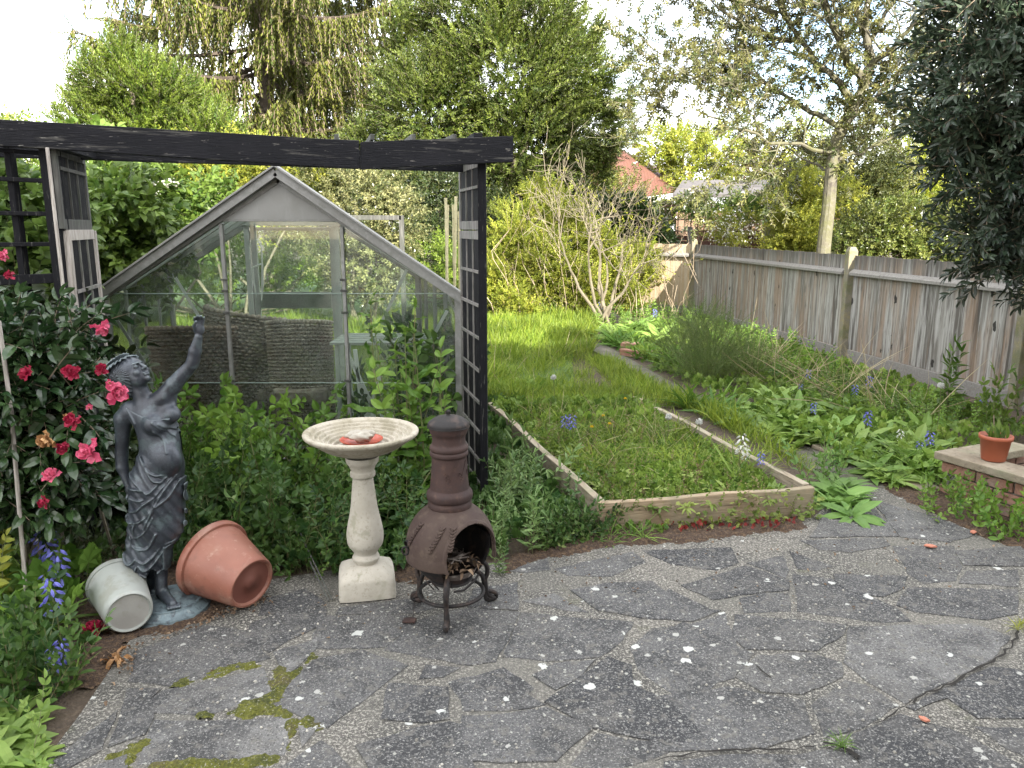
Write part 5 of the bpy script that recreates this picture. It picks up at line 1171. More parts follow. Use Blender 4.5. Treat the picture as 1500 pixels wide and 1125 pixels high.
g2 = P(345, 560, 5.95); wicker('wicker_chair', 'grey brown wicker chair with a high tilted back in the middle', g2[0], g2[1] + .1, rad(-20), .62, P(345, 462, 5.85)[2], .28, m_wickg, lean=.2, tilt=rad(6))
g3 = P(440, 560, 5.75); wicker('wicker_chair', 'grey brown wicker chair with a flat back, right of the other wicker chairs', g3[0], g3[1] + .05, rad(5), .46, P(440, 478, 5.65)[2], .16, m_wickg, lean=.05)
m_stage = mk('dusty_staging', (.30, .31, .29), [(6, .4, .6, (.2, .21, .18), .7)], .7)
sg = P(575, 497, 5.75); stg = thing('staging_bench', 'grey slatted staging bench along the right side of the greenhouse', 'bench', (sg[0], sg[1], 0))
bm = bmesh.new(); zt_ = sg[2]
for k in range(5): bar(bm, (-.42, -.2 + k * .11, zt_), (.45, -.2 + k * .11, zt_), .085, .02)
bmobj('slatted_top', bm, m_stage, stg, bevel=.002)
for x in (-.38, .40):
    for y in (-.18, .22): barobj('leg', (x, y, 0), (x, y, zt_ - .012), .03, .03, m_aluw, stg, up=(0, 1, 0))
barobj('stretcher', (-.38, -.18, .2), (.40, -.18, .2), .02, .03, m_aluw, stg)
fcx = P(520, 545, 5.45); fch = thing('folding_frame', 'white folded chair frame leaning under the staging bench', 'folding chair', (fcx[0], fcx[1], 0))
for A_, B_ in (((508, 515), (548, 600)), ((520, 512), (535, 640)), ((560, 540), (530, 640))):
    a_ = P(*A_, 5.42) - fcx * [1, 1, 0]; b_ = P(*B_, 5.42) - fcx * [1, 1, 0]; b_[2] = max(b_[2], .02); barobj('strut', Vector(a_), Vector(b_), .03, .012, m_white, fch, up=(0, 1, 0))
bm = bmesh.new(); bar(bm, (.0, .05, .25), (.35, .1, .22), .3, .02); bmobj('seat_board', bm, m_white, fch, bevel=.004)
# ================================================================ SMALL GROUND THINGS
m_shard = mk('terracotta_shard', (.42, .16, .10), [(20, .4, .6, (.34, .13, .09), .6)], .8)
for i, (px, py, s, lb) in enumerate(((1363, 805, .024, 'broken terracotta shard, nearer of the two orange chips on the paving'), (1425, 784, .02, 'broken terracotta shard, farther orange chip close to the border litter'), (1352, 1061, .014, 'tiny terracotta chip on the dark slab near the crack'))):
    p = G(px, py); bm = bmesh.new(); pts_ = [(-1.3, -.5), (.2, -.8), (1.2, .1), (.3, .7), (-.9, .5)]; f = bm.faces.new([bm.verts.new((a_ * s, b_ * s, 0)) for a_, b_ in pts_]); r_ = bmesh.ops.extrude_face_region(bm, geom=[f]); [setattr(e, 'co', e.co + Vector((.0, .0, .007))) for e in r_['geom'] if isinstance(e, bmesh.types.BMVert)]
    tag(bmobj('terracotta_shard', bm, m_shard, loc=(p[0], p[1], .0165), bevel=.001), lb, 'pottery shard', 'terracotta shards on the paving').rotation_euler = (0, 0, i * 1.3 - .5)
for i, (A_, B_, C_, lb, rr_) in enumerate(((( 403, 770), (440, 822), (482, 886), 'long dark bent stick leaning toward the bird bath plinth', .004), ((432, 800), (448, 830), (487, 884), 'shorter dark stick meeting the bird bath plinth', .0035))):
    o = emit('stick', tube([G(*A_) + [0, 0, .28 - i * .1], G(*B_) + [0, -.0, .12], G(*C_) + [0, 0, .017]], rr_, 6, 0), m_greyd); tag(o, lb, 'stick')
# slabs and bricks edging the border
m_edge = mk('sandy_slab', (.20, .165, .12), [(9, .4, .6, (.28, .24, .18), .7), (30, .55, .66, (.18, .14, .10), .7)], .9)
def chunk(name, px, py, w_, d_, h, rz, m, label, cat, group=None, z=.0):
    p = G(px, py); bm = bmesh.new(); box(bm, -w_ / 2, w_ / 2, -d_ / 2, d_ / 2, 0, h)
    for v in bm.verts: v.co += Vector([random.uniform(-.008, .008) for _ in range(3)]) * (1 if v.co.z > .01 else .5)
    o = bmobj(name, bm, m, loc=(p[0], p[1], z), bevel=.005); o.rotation_euler = (rad(3), 0, rz); return tag(o, label, cat, group)
chunk('edging_slab', 1349, 716, .17, .16, .03, .3, m_edge, 'sandy broken slab under the strap leaved clump', 'slab', 'sandy edging slabs')
chunk('edging_slab', 1216, 662, .15, .22, .03, .5, m_edge, 'sandy broken slab between path and border leaves', 'slab', 'sandy edging slabs')
chunk('edging_slab', 1050, 606, .2, .2, .025, .2, m_edge, 'sandy slab at the path bend beside grass tufts', 'slab', 'sandy edging slabs')
chunk('edging_brick', 933, 523, .45, .12, .09, -.75, m_brick, 'red brick lying along the path, nearer of two', 'brick', 'red bricks edging the far border')
chunk('edging_brick', 922, 516, .22, .11, .13, -.6, m_brick, 'red brick standing proud behind the nearer brick', 'brick', 'red bricks edging the far border')
o = chunk('dark_tub', 889, 474, .35, .3, .16, .1, m_crack, 'dark plastic tub half hidden in the far border', 'tub')
# left stakes
o = emit('garden_stake', tube([P(-2, 470, 2.9), P(16, 600, 2.9), P(33, 850, 2.9) * [1, 1, 0]], .008, 7, 0), m_pale); tag(o, 'thin pale stake standing in the camellia at the left edge', 'stake')
# ================================================================ PLANTS
LM = {}
blade = leaf(.16, .010, 2, .3, .45, .25)
def lm(key, dark, light, **k):
    if key not in LM: LM[key] = leafmat(key, dark, light, **k)
    return LM[key]
m_bark = mk('bark', (.13, .11, .08), [(6, .4, .62, (.20, .18, .12), .8), (20, .5, .65, (.07, .06, .045), .7)], .9, bump=[(18, .02)])
m_darkbark = mk('dark_bark', (.06, .045, .035), [(6, .4, .62, (.10, .08, .06), .8)], .9, bump=[(18, .02)])
m_stem = mk('green_stem', (.10, .13, .04), [(8, .4, .6, (.14, .10, .05), .6)], .7)
m_twig = mk('dry_twig', (.17, .13, .09), [(8, .4, .6, (.26, .21, .15), .7)], .85)
m_palebark = mk('pale_bark', (.17, .145, .10), [(6, .4, .62, (.12, .105, .075), .7)], .85)
m_hollybark = mk('smooth_grey_green_bark', (.11, .10, .07), [(3, .4, .62, (.11, .115, .04), .8), (14, .5, .65, (.16, .15, .12), .6), (5, .60, .66, (.07, .06, .05), .8)], .85, bump=[(7, .03, (1, 1, .5))])
yew = lm('yew_needles', (.022, .047, .011), (.105, .150, .032), trans=.2)
spru = lm('spruce_needles', (.026, .050, .013), (.115, .140, .034), trans=.2)
coni = lm('soft_conifer', (.03, .07, .012), (.12, .18, .03), trans=.2)
lime = lm('lime_leaf', (.09, .14, .02), (.28, .32, .06), trans=.35)
midg = lm('mid_green_leaf', (.035, .085, .018), (.10, .17, .035), trans=.3)
dark = lm('dark_glossy_leaf', (.015, .04, .012), (.035, .065, .022), trans=.1, rough=.28, spec=.6)
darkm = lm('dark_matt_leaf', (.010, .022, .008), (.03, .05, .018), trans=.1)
glossy = lm('glossy_hedge_leaf', (.045, .085, .018), (.16, .20, .06), trans=.15, rough=.3, spec=.6)
holly = lm('holly_leaf', (.03, .055, .018), (.14, .155, .065), trans=.12, rough=.25, spec=.7, old=(.32, .30, .09), oldlo=.92)
bayl = lm('bay_leaf', (.013, .028, .020), (.040, .062, .046), trans=.1, rough=.35, spec=.55)
cam = lm('camellia_leaf', (.012, .036, .016), (.035, .075, .030), trans=.08, rough=.25, spec=.6)
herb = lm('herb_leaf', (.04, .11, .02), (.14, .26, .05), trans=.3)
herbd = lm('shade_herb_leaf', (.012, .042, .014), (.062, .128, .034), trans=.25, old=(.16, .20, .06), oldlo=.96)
blueg = lm('bluish_leaf', (.045, .10, .040), (.13, .22, .09), trans=.25)
fox = lm('soft_green_leaf', (.08, .17, .04), (.20, .32, .09), trans=.3)
reds = lm('reddish_leaf', (.16, .015, .02), (.30, .05, .04), trans=.3)
grassm = lm('grass_blade', (.055, .12, .018), (.19, .27, .04), trans=.35, old=(.32, .28, .13), oldlo=.95)
dryg = lm('dry_grass', (.22, .17, .09), (.42, .36, .22), trans=.3)
weedm = lm('weed_leaf', (.045, .105, .02), (.16, .26, .055), trans=.3, old=(.24, .20, .10), oldlo=.95)
scrub = lm('scrub_leaf', (.13, .20, .03), (.30, .35, .07), trans=.4, old=(.30, .22, .12), oldlo=.94)
def lb(px, py, rp, Y, k=1.0, kz=1.0):
    p = P(px, py, Y); r_ = rp * mpp(Y, p[2]); return (p, (r_, r_ * k, r_ * kz))
def plant(name, label, cat, base, crown_T, mats, stems=None, smat=None, group=None, cn='foliage', sn='stem'):
    base = np.array(base, float); o = thing(name, label, cat, base, group)
    c = emit(cn, crown_T, mats, o); c.location = tuple(-base)
    if stems: s = emit(sn, join(stems), smat or m_bark, o); s.location = tuple(-base)
    return o
def wob(a, b, n=6, amp=.05, sag=0):
    a = np.array(a, float); b = np.array(b, float); t = np.linspace(0, 1, n)[:, None]; L_ = np.linalg.norm(b - a)
    p = a + (b - a) * t + rng.normal(0, amp * L_ * .3, (n, 3)) * np.sin(t * np.pi); p[:, 2] -= sag * L_ * (t[:, 0] * (1 - t[:, 0])) * 4; return p
def shrub(name, label, cat, lobes, n, T, mat, size=1.0, stem_r=.03, bm_=None, group=None, **k):
    C = crown(lobes, n, T, size, **k); cs = np.array([l[0] for l in lobes]); base = cs.mean(0) * [1, 1, 0]
    st_ = [tube(wob(base + rng.normal(0, .08, 3) * [1, 1, 0], c, 6, .1), np.linspace(stem_r, stem_r * .35, 6), 5, 0) for c in cs]
    return plant(name, label, cat, base, C, [mat, m_stem], st_, bm_ or m_bark, group)
# ---- sprigs
lf1 = leaf(.06, .032, 1, .25, .3)
s_gen = sprig(lf1, 11, .22, 60, 'alt', .003, .3)
s_gen3 = sprig(leaf(.06, .034, 3, .2, .35), 9, .2, 60, 'alt', .002, .3)
s_needle = sprig(leaf(.080, .038, 1, .1, .2), 20, .38, 52, 'alt', .003, .5, bend=.15)
s_needle2 = sprig(leaf(.095, .036, 1, .1, .1), 22, .36, 50, 'alt', .004, .5)
s_lance = sprig(leaf(.055, .014, 3, .2, .35), 20, .30, 52, 'opp', .0022, .35)
s_fine = sprig(leaf(.035, .007, 1, .1, .1), 30, .42, 38, 'alt', .0018, .3)
# ---- YEW
bits = []
Y_ = 18.0
ylobes = [lb(740, 120, 120, Y_), lb(640, 170, 85, Y_ - .5), lb(820, 120, 70, Y_), lb(690, 30, 75, Y_), lb(780, 45, 60, Y_), lb(850, 190, 48, Y_), lb(770, 215, 90, Y_ - .6), lb(850, 245, 38, Y_ + .3), lb(640, 250, 80, Y_), lb(700, 300, 90, Y_ + .4), lb(790, 290, 60, Y_), lb(610, 90, 60, Y_ + .5), lb(560, 240, 60, Y_ + .8)]
bits.append(crown(ylobes, 17000, s_needle, 1.0, up=.45, gaps=-.75, gscale=.35, seed=5, jit=.4, shell=.5))
for A_, B_ in (((840, 130), (884, 20)), ((860, 150), (915, 92)), ((870, 190), (928, 132)), ((880, 215), (925, 172)), ((800, 60), (838, -5)), ((760, 20), (800, -40)), ((700, 10), (690, -60)), ((850, 90), (878, 40)), ((870, 235), (932, 195)), ((610, 60), (590, 0)), ((850, 250), (905, 215)), ((640, 20), (620, -30)), ((820, 90), (860, 10)), ((880, 170), (922, 150))):
    a_, b_ = P(*A_, Y_), P(*B_, Y_ + random.uniform(-1, 1)); n = 110; t = rng.random(n); L_ = np.linalg.norm(b_ - a_); p = a_ + (b_ - a_) * t[:, None] + rng.normal(0, .16, (n, 3)) * (1.25 - t[:, None])
    d = (b_ - a_) / L_ + rng.normal(0, .35, (n, 3)); bits.append(inst(s_needle, p, frames(d, rng.normal(0, .3, (n, 3)) + [0, 0, 1]), rng.uniform(.6, 1.0, n)))
yb = P(720, 400, Y_) * [1, 1, 0]
stems = [tube(wob(yb, P(720, 250, Y_), 7, .06), np.linspace(.38, .22, 7), 9, 0)] + [tube(wob(P(720, 300, Y_), l[0], 7, .08), np.linspace(.10, .02, 7), 6, 0) for l in ylobes]
plant('yew_tree', 'broad feathery yew tree with upswept sprays filling the centre of the sky', 'tree', yb, join(bits), [yew, m_bark], stems, m_bark, cn='crown', sn='trunk')
# ---- SPRUCE
Y_ = 21.0
strand = [tube([(0, 0, 0), (0, .4, 0), (0, .85, 0)], .008, 3)]
for i in range(26):
    t = i / 26; az = i * 2.4; strand.append(inst(leaf(.14, .055, 1, .1, .1), [(0, .85 * t, 0)], frames([[math.cos(az) * .55, .8, math.sin(az) * .55]], [[math.cos(az), 0, math.sin(az)]]), 1.05 - .4 * t, 0))
strand = join(strand)
tb = P(402, 400, Y_) * [1, 1, 0]; tx = tb[0]; stems = [tube([(tx, Y_, 0), (tx + .1, Y_, 4), (tx, Y_, 8), (tx - .05, Y_, 14)], [.24, .21, .17, .08], 10, 0)]; PN, DN, SN = [], [], []
for k in range(74):
    z = 3.4 + 9.6 * (k / 74) + random.uniform(-.2, .2); az = k * 2.4 + random.uniform(-.3, .3); L_ = 4.3 * (1 - .25 * abs(z - 7) / 6) * random.uniform(.75, 1.08)
    if z < 4.8: L_ *= .75
    d = np.array([math.cos(az), math.sin(az), 0]); t = np.linspace(0, 1, 12); dz = L_ * (-.34 * t + .30 * t ** 2.4) + .15; bend = np.cross(d, [0, 0, 1]) * .25 * math.sin(k)
    p = np.array([tx, Y_, z]) + d * (L_ * t)[:, None] + np.array([0, 0, 1]) * dz[:, None] + bend * (t ** 2)[:, None]
    stems.append(tube(p, np.linspace(.07, .012, 12), 5, 0)); n = int(105 * L_ / 4)
    tt = rng.uniform(.12, 1, n) ** .85; pp = np.stack([np.interp(tt, t, p[:, i]) for i in range(3)], -1); side = np.cross(d, [0, 0, 1]); off = rng.normal(0, .32, n) * (1.1 - .6 * tt); pp = pp + side * off[:, None] - np.array([0, 0, .15]) * np.abs(off)[:, None]
    PN.append(pp); DN.append(np.array([0, 0, -1.0]) + rng.normal(0, .16, (n, 3)) + d * .12 + side * off[:, None] * .25); SN.append(rng.uniform(.55, 1.35, n))
    n2 = 18; tt = rng.uniform(.5, 1, n2); pp = np.stack([np.interp(tt, t, p[:, i]) for i in range(3)], -1); PN.append(pp); DN.append(d + rng.normal(0, .4, (n2, 3)) + [0, 0, -.2]); SN.append(rng.uniform(.4, .8, n2))
PN, DN, SN = np.concatenate(PN), np.concatenate(DN), np.concatenate(SN)
C = inst(strand, PN, frames(DN, rng.normal(0, 1, PN.shape)), SN)
plant('spruce_tree', 'tall spruce with weeping curtains of needles and gaps of sky', 'tree', tb, C, [spru, m_twig], stems, m_darkbark, cn='crown', sn='trunk')
# ---- SMALL CONIFER at left
Y_ = 15.5; cl_ = [lb(165, 135, 50, Y_), lb(225, 150, 60, Y_), lb(140, 185, 50, Y_), lb(200, 200, 70, Y_), lb(185, 95, 28, Y_), lb(270, 180, 55, Y_ + .5), lb(300, 220, 60, Y_)]
bits = [crown(cl_, 4200, s_needle2, .85, up=.6, outw=1, jit=.3, gaps=-.6, gscale=.4, seed=9, shell=.3)]
for A_, B_ in (((165, 110), (150, 38)), ((200, 110), (195, 55)), ((130, 150), (98, 105)), ((120, 175), (88, 140)), ((240, 110), (232, 75)), ((180, 90), (172, 60)), ((150, 120), (120, 75))):
    a_, b_ = P(*A_, Y_), P(*B_, Y_); n = 26; t = rng.random(n); p = a_ + (b_ - a_) * t[:, None] + rng.normal(0, .05, (n, 3)); bits.append(inst(s_needle2, p, frames((b_ - a_) + rng.normal(0, .5, (n, 3)), rng.normal(0, 1, (n, 3))), rng.uniform(.4, .7, n)))
cb = P(200, 400, Y_) * [1, 1, 0]; plant('conifer_tree', 'small yellow green conifer rising behind the left of the pergola beam', 'tree', cb, join(bits), [coni, m_bark], [tube([cb, P(200, 220, Y_), P(190, 100, Y_)], [.16, .10, .03], 8, 0)], m_bark, cn='crown', sn='trunk')
shrub('distant_tree', 'brownish tree top just over the beam at the far left edge', 'tree', [lb(0, 172, 22, 26), lb(-30, 190, 40, 26), lb(-20, 240, 50, 26)], 420, s_gen, scrub, 1.6, .1, up=.3, gaps=-.6)
# ---- shrubs behind the greenhouse and pergola
shrub('guelder_shrub', 'broad leaved shrub with white flower heads pressing against the left greenhouse roof', 'shrub', [lb(165, 330, 60, 6.0), lb(150, 400, 55, 5.9), lb(205, 380, 38, 6.2), lb(245, 345, 48, 7.9), lb(300, 310, 40, 8.2), lb(190, 285, 50, 7.6), lb(130, 270, 50, 6.8)], 1300, sprig(leaf(.085, .062, 3, .15, .4), 9, .26, 62, 'opp', .003, .2), midg, .9, .02, up=.4, gaps=-.5, gscale=1.5)
fl_ = []
m_petw = lm('white_petal', (.62, .62, .54), (.8, .8, .74), trans=.2)
for px, py, Yq in ((215, 262, 7.4), (235, 272, 7.5), (222, 282, 7.4), (120, 236, 6.6), (98, 240, 6.6), (250, 268, 7.6)):
    n = 160; u = rng.normal(0, 1, (n, 3)); u /= np.linalg.norm(u, axis=1, keepdims=True); u[:, 2] *= .5; p = P(px, py, Yq) + u * .062; fl_.append(inst(leaf(.02, .018, 1), p, frames(rng.normal(0, 1, (n, 3)), u), rng.uniform(.8, 1.3, n)))
for t_ in fl_: o = emit('flower_head', t_, m_petw); o.parent = bpy.data.objects['guelder_shrub']; o.location = tuple(-np.array(o.parent.location))
shrub('privet_shrub', 'yellow green shrub in sun above the left greenhouse slope', 'shrub', [lb(300, 270, 50, 11), lb(370, 255, 50, 11.5), lb(230, 245, 45, 11), lb(440, 265, 40, 12), lb(330, 320, 50, 11)], 1900, s_gen, lime, 1.0, .03, up=.5, gaps=-.4, gscale=.8)
shrub('ivy_bush', 'mid green bush in sun under the left end of the beam', 'shrub', [lb(30, 250, 55, 8.5), lb(100, 260, 50, 9), lb(-40, 300, 70, 8.5), lb(60, 330, 60, 8.5)], 1500, s_gen, lm('sunny_mid_leaf', (.06, .12, .02), (.16, .22, .05), trans=.3), 1.0, .03, up=.4, gaps=-.4)
shrub('variegated_shrub', 'dense shrub of small pale edged leaves behind the greenhouse ridge', 'shrub', [lb(520, 300, 55, 12), lb(575, 330, 45, 12), lb(470, 285, 40, 12.4), lb(560, 280, 35, 12.2), lb(540, 380, 60, 12), lb(480, 350, 50, 12.2)], 2600, s_gen, lm('variegated_leaf', (.035, .06, .022), (.20, .22, .12), trans=.2, rough=.3, spec=.6), .95, .03, up=.3, gaps=-.7, gscale=.8)
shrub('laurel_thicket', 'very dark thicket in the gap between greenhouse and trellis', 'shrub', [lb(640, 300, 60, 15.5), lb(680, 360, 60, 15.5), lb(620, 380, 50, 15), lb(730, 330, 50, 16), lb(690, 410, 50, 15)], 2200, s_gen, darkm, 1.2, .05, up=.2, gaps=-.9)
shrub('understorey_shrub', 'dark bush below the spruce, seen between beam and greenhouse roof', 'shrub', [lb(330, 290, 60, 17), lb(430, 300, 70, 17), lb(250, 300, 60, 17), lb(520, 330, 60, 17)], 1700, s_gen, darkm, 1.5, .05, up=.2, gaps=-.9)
wl = [lb(x, 395 + random.uniform(-14, 10), 42, 14 + random.uniform(-.8, 1)) for x in range(-60, 700, 50)]
shrub('wild_border', 'sunlit weedy shrubs at the far end of the lawn behind the glass', 'shrub', wl, 4200, s_gen, lm('sun_weed_leaf', (.06, .13, .02), (.17, .26, .05), trans=.35), 1.05, .02, up=.5, gaps=-.5, shell=.25)
# ---- scrub right of the trellis
sc_l = [lb(750, 350, 45, 14.6), lb(740, 410, 45, 14.2), lb(800, 400, 50, 14.2), lb(850, 430, 40, 14), lb(820, 340, 50, 15), lb(880, 390, 45, 15), lb(790, 300, 30, 15.4), lb(900, 440, 35, 14.4), lb(930, 400, 40, 15.4), lb(760, 455, 30, 13.6), lb(830, 460, 28, 13.6)]
shrub('scrub_thicket', 'tall sunlit yellow green scrub between the trellis and the bare shrub', 'shrub', sc_l, 7500, sprig(leaf(.055, .028, 1, .2, .2), 13, .26, 50, 'alt', .003, .3), scrub, 1.0, .02, up=.7, gaps=-.5, gscale=.9, shell=.2)
tw = []
for i in range(60):
    b_ = P(random.uniform(725, 1000), 450, random.uniform(13.4, 14.2)) * [1, 1, 0]; tw.append(tube(wob(b_, b_ + [random.uniform(-.7, .5), random.uniform(-.3, .1), random.uniform(1.0, 2.4)], 6, .25), np.linspace(.007, .002, 6), 3, 0))
o = emit('dead_stems', join(tw), lm('dead_stem', (.20, .15, .10), (.38, .31, .22), trans=.1)); tag(o, 'pale dead stems tangled through the far scrub', kind='stuff')
shrub('laurel_bush', 'dark glossy laurel just behind the bare shrub by the fence end', 'shrub', [lb(925, 330, 30, 17), lb(900, 335, 36, 17), lb(960, 352, 20, 16.6), lb(925, 360, 36, 16.8)], 2000, sprig(leaf(.12, .045, 1, .2, .3), 8, .26, 60, 'alt', .003, .2), dark, 1.0, .04, up=.4, gaps=-.6)
# bare shrub
def grow(p, d, L_, r_, depth, out, tips, spread=.55, k=3, upb=.12, wander=.22, minr=.004):
    n = 5; pts_ = [p]; dd = d / np.linalg.norm(d)
    for i in range(n): dd = dd + rng.normal(0, wander, 3) * .5 + np.array([0, 0, upb * .3]); dd /= np.linalg.norm(dd); pts_.append(pts_[-1] + dd * L_ / n)
    out.append(tube(pts_, np.linspace(r_, max(r_ * .62, minr), n + 1), 6 if r_ > .03 else 4 if r_ > .01 else 3, 0))
    if depth == 0: tips.append((pts_[-1], dd)); return
    for j in range(k):
        i = n if j == 0 else random.randint(2, n); nd = dd + rng.normal(0, spread, 3) * (.5 if j == 0 else 1); grow(pts_[i], nd, L_ * random.uniform(.62, .9), max(r_ * (.62 if j else .7), minr), depth - 1, out, tips, spread, k, upb, wander, minr)
        if depth <= 2: tips.append((pts_[random.randint(2, n)], nd / np.linalg.norm(nd)))
out, tips = [], []; b0 = P(886, 452, 12.6) * [1, 1, 0]
for A_, B_ in (((884, 452), (840, 300)), ((880, 450), (800, 330)), ((888, 450), (885, 280)), ((890, 450), (930, 320)), ((886, 450), (960, 350)), ((885, 450), (900, 340)), ((882, 450), (860, 340))):
    a_ = b0 + rng.normal(0, .06, 3) * [1, 1, 0]; c_ = P(*B_, 12.6) + rng.normal(0, .3, 3) * [0, 1, 0]; m_ = a_ + (c_ - a_) * .5
    out.append(tube(wob(a_, m_, 6, .12), np.linspace(.030, .020, 6), 7, 0)); grow(m_, c_ - m_ , np.linalg.norm(c_ - m_) * .7, .017, 4, out, tips, .62, 2 if B_[0] % 20 else 3, .10, .3, .0035)
tp_ = np.array([t[0] for t in tips]); td = np.array([t[1] for t in tips]); sel = rng.choice(len(tp_), 420)
C = inst(sprig(leaf(.04, .02, 1), 4, .06, 50, 'alt', 0, .2), tp_[sel], frames(td[sel], rng.normal(0, 1, (420, 3))), rng.uniform(.5, 1.1, 420))
plant('bare_shrub', 'pale branched almost leafless shrub in sun at the end of the lawn', 'shrub', b0, C, [lime, m_stem], out, m_palebark, cn='young_leaves', sn='branches')
# ---- beyond the fence
shrub('distant_bush', 'rounded green bush on the skyline above the grey shed roof', 'shrub', [lb(1000, 225, 35, 26), lb(960, 215, 28, 26), lb(1050, 222, 32, 26), lb(1090, 250, 36, 25), lb(1010, 250, 40, 25.5)], 1500, s_gen, scrub, 1.8, .1, up=.4, gaps=-.8)
shrub('distant_tree', 'reddish brown tree top on the skyline left of the holly', 'tree', [lb(1115, 240, 26, 30), lb(1135, 250, 20, 30), lb(1105, 270, 30, 30)], 420, s_gen, lm('copper_leaf', (.14, .07, .04), (.28, .16, .09)), 2.0, .1, up=.4, gaps=-.8)
shrub('boundary_shrub', 'sunlit yellow green shrub behind the fence, left of the holly trunk', 'shrub', [lb(1160, 310, 36, 15.6), lb(1145, 345, 28, 15.4), lb(1180, 340, 30, 15.2), lb(1150, 290, 26, 16.4), lb(1175, 280, 32, 16), lb(1165, 370, 36, 15.2), lb(1240, 290, 24, 15.5)], 2600, s_gen, lime, .95, .03, up=.5, gaps=-.5)
shrub('climbing_shrub', 'mid green leaves spilling over the slatted fence trellis', 'shrub', [lb(1040, 304, 16, 16.9), lb(1085, 305, 17, 16.9), lb(1010, 305, 13, 17.2), lb(1130, 300, 20, 16.6)], 700, s_gen, midg, .9, .02, up=.3, gaps=-.4)
o = shrub('blossom_shrub', 'small shrub of white blossom against the slatted fence', 'shrub', [lb(1075, 340, 26, 15.9), lb(1050, 330, 18, 16), lb(1095, 330, 18, 16)], 260, s_gen, lime, .8, .02, up=.4, gaps=-.2, bm_=m_palebark)
n = 380; p = P(1072, 335, 15.8) + rng.normal(0, 1, (n, 3)) * [.30, .15, .20]; T = inst(leaf(.03, .028, 1), p, frames(rng.normal(0, 1, (n, 3)), rng.normal(0, 1, (n, 3))), rng.uniform(.8, 1.5, n)); e = emit('blossom', T, m_petw, o); e.location = tuple(-np.array(o.location))
shrub('clipped_hedge', 'dense glossy sunlit hedge behind the fence, right of the holly trunk', 'hedge', [lb(1275, 345, 42, 13.5), lb(1330, 335, 46, 13.5), lb(1385, 345, 42, 13.3), lb(1240, 360, 28, 13.5), lb(1300, 390, 50, 13.4), lb(1370, 395, 50, 13.2), lb(1440, 370, 45, 12.8)], 4200, sprig(leaf(.055, .03, 1, .2, .2), 10, .17, 60, 'alt', .003, .2), glossy, 1.0, .04, up=.3, gaps=-1.2, shell=.6)
shrub('lime_tree', 'bright lime green young tree between holly and bay', 'tree', [lb(1350, 250, 40, 18), lb(1380, 280, 35, 18), lb(1320, 280, 35, 18), lb(1370, 310, 40, 17.6), lb(1300, 300, 30, 18)], 1900, s_gen, lm('acid_leaf', (.16, .24, .02), (.36, .42, .06), trans=.4), 1.1, .05, up=.4, gaps=-.5)
shrub('evergreen_bush', 'dark evergreen bush directly behind the holly trunk', 'shrub', [lb(1250, 240, 55, 17.5), lb(1200, 260, 45, 17.5), lb(1290, 270, 40, 17.5), lb(1260, 300, 45, 17), lb(1180, 300, 40, 17), lb(1235, 330, 40, 16.5)], 2600, s_gen, lm('olive_leaf', (.025, .045, .015), (.09, .11, .04)), 1.2, .06, up=.4, gaps=-.6)
shrub('olive_shrub', 'greyish green shrub overhanging the right end of the hedge', 'shrub', [lb(1420, 290, 45, 14.5), lb(1450, 330, 50, 14), lb(1480, 260, 60, 15), lb(1500, 350, 60, 13)], 1800, s_gen, scrub, 1.0, .04, up=.4, gaps=-.6)
shrub('skyline_tree', 'mid green trees massed behind the neighbouring garden', 'tree', [lb(1180, 215, 40, 28), lb(1420, 200, 60, 28), lb(1480, 240, 60, 27), lb(1330, 215, 40, 29)], 1500, s_gen, scrub, 2.0, .12, up=.4, gaps=-.7)
shrub('garden_trees', 'mid green trees filling the view beyond the slatted fence', 'tree', [lb(1010, 305, 26, 23), lb(1080, 312, 28, 23), lb(1150, 300, 45, 22), lb(1220, 300, 45, 22), lb(1120, 350, 50, 21), lb(960, 330, 40, 22), lb(1040, 360, 45, 21)], 2200, s_gen, lm('far_leaf', (.05, .08, .02), (.13, .16, .045)), 1.5, .06, up=.3, gaps=-1)
shrub('screening_bush', 'olive green bush half hiding the red tiled roof', 'shrub', [lb(862, 262, 34, 21), lb(890, 285, 30, 20.6), lb(925, 282, 20, 21), lb(840, 290, 36, 20)], 1100, s_gen, lm('roof_bush_leaf', (.05, .08, .02), (.15, .17, .045)), 1.2, .04, up=.5, gaps=-.5)
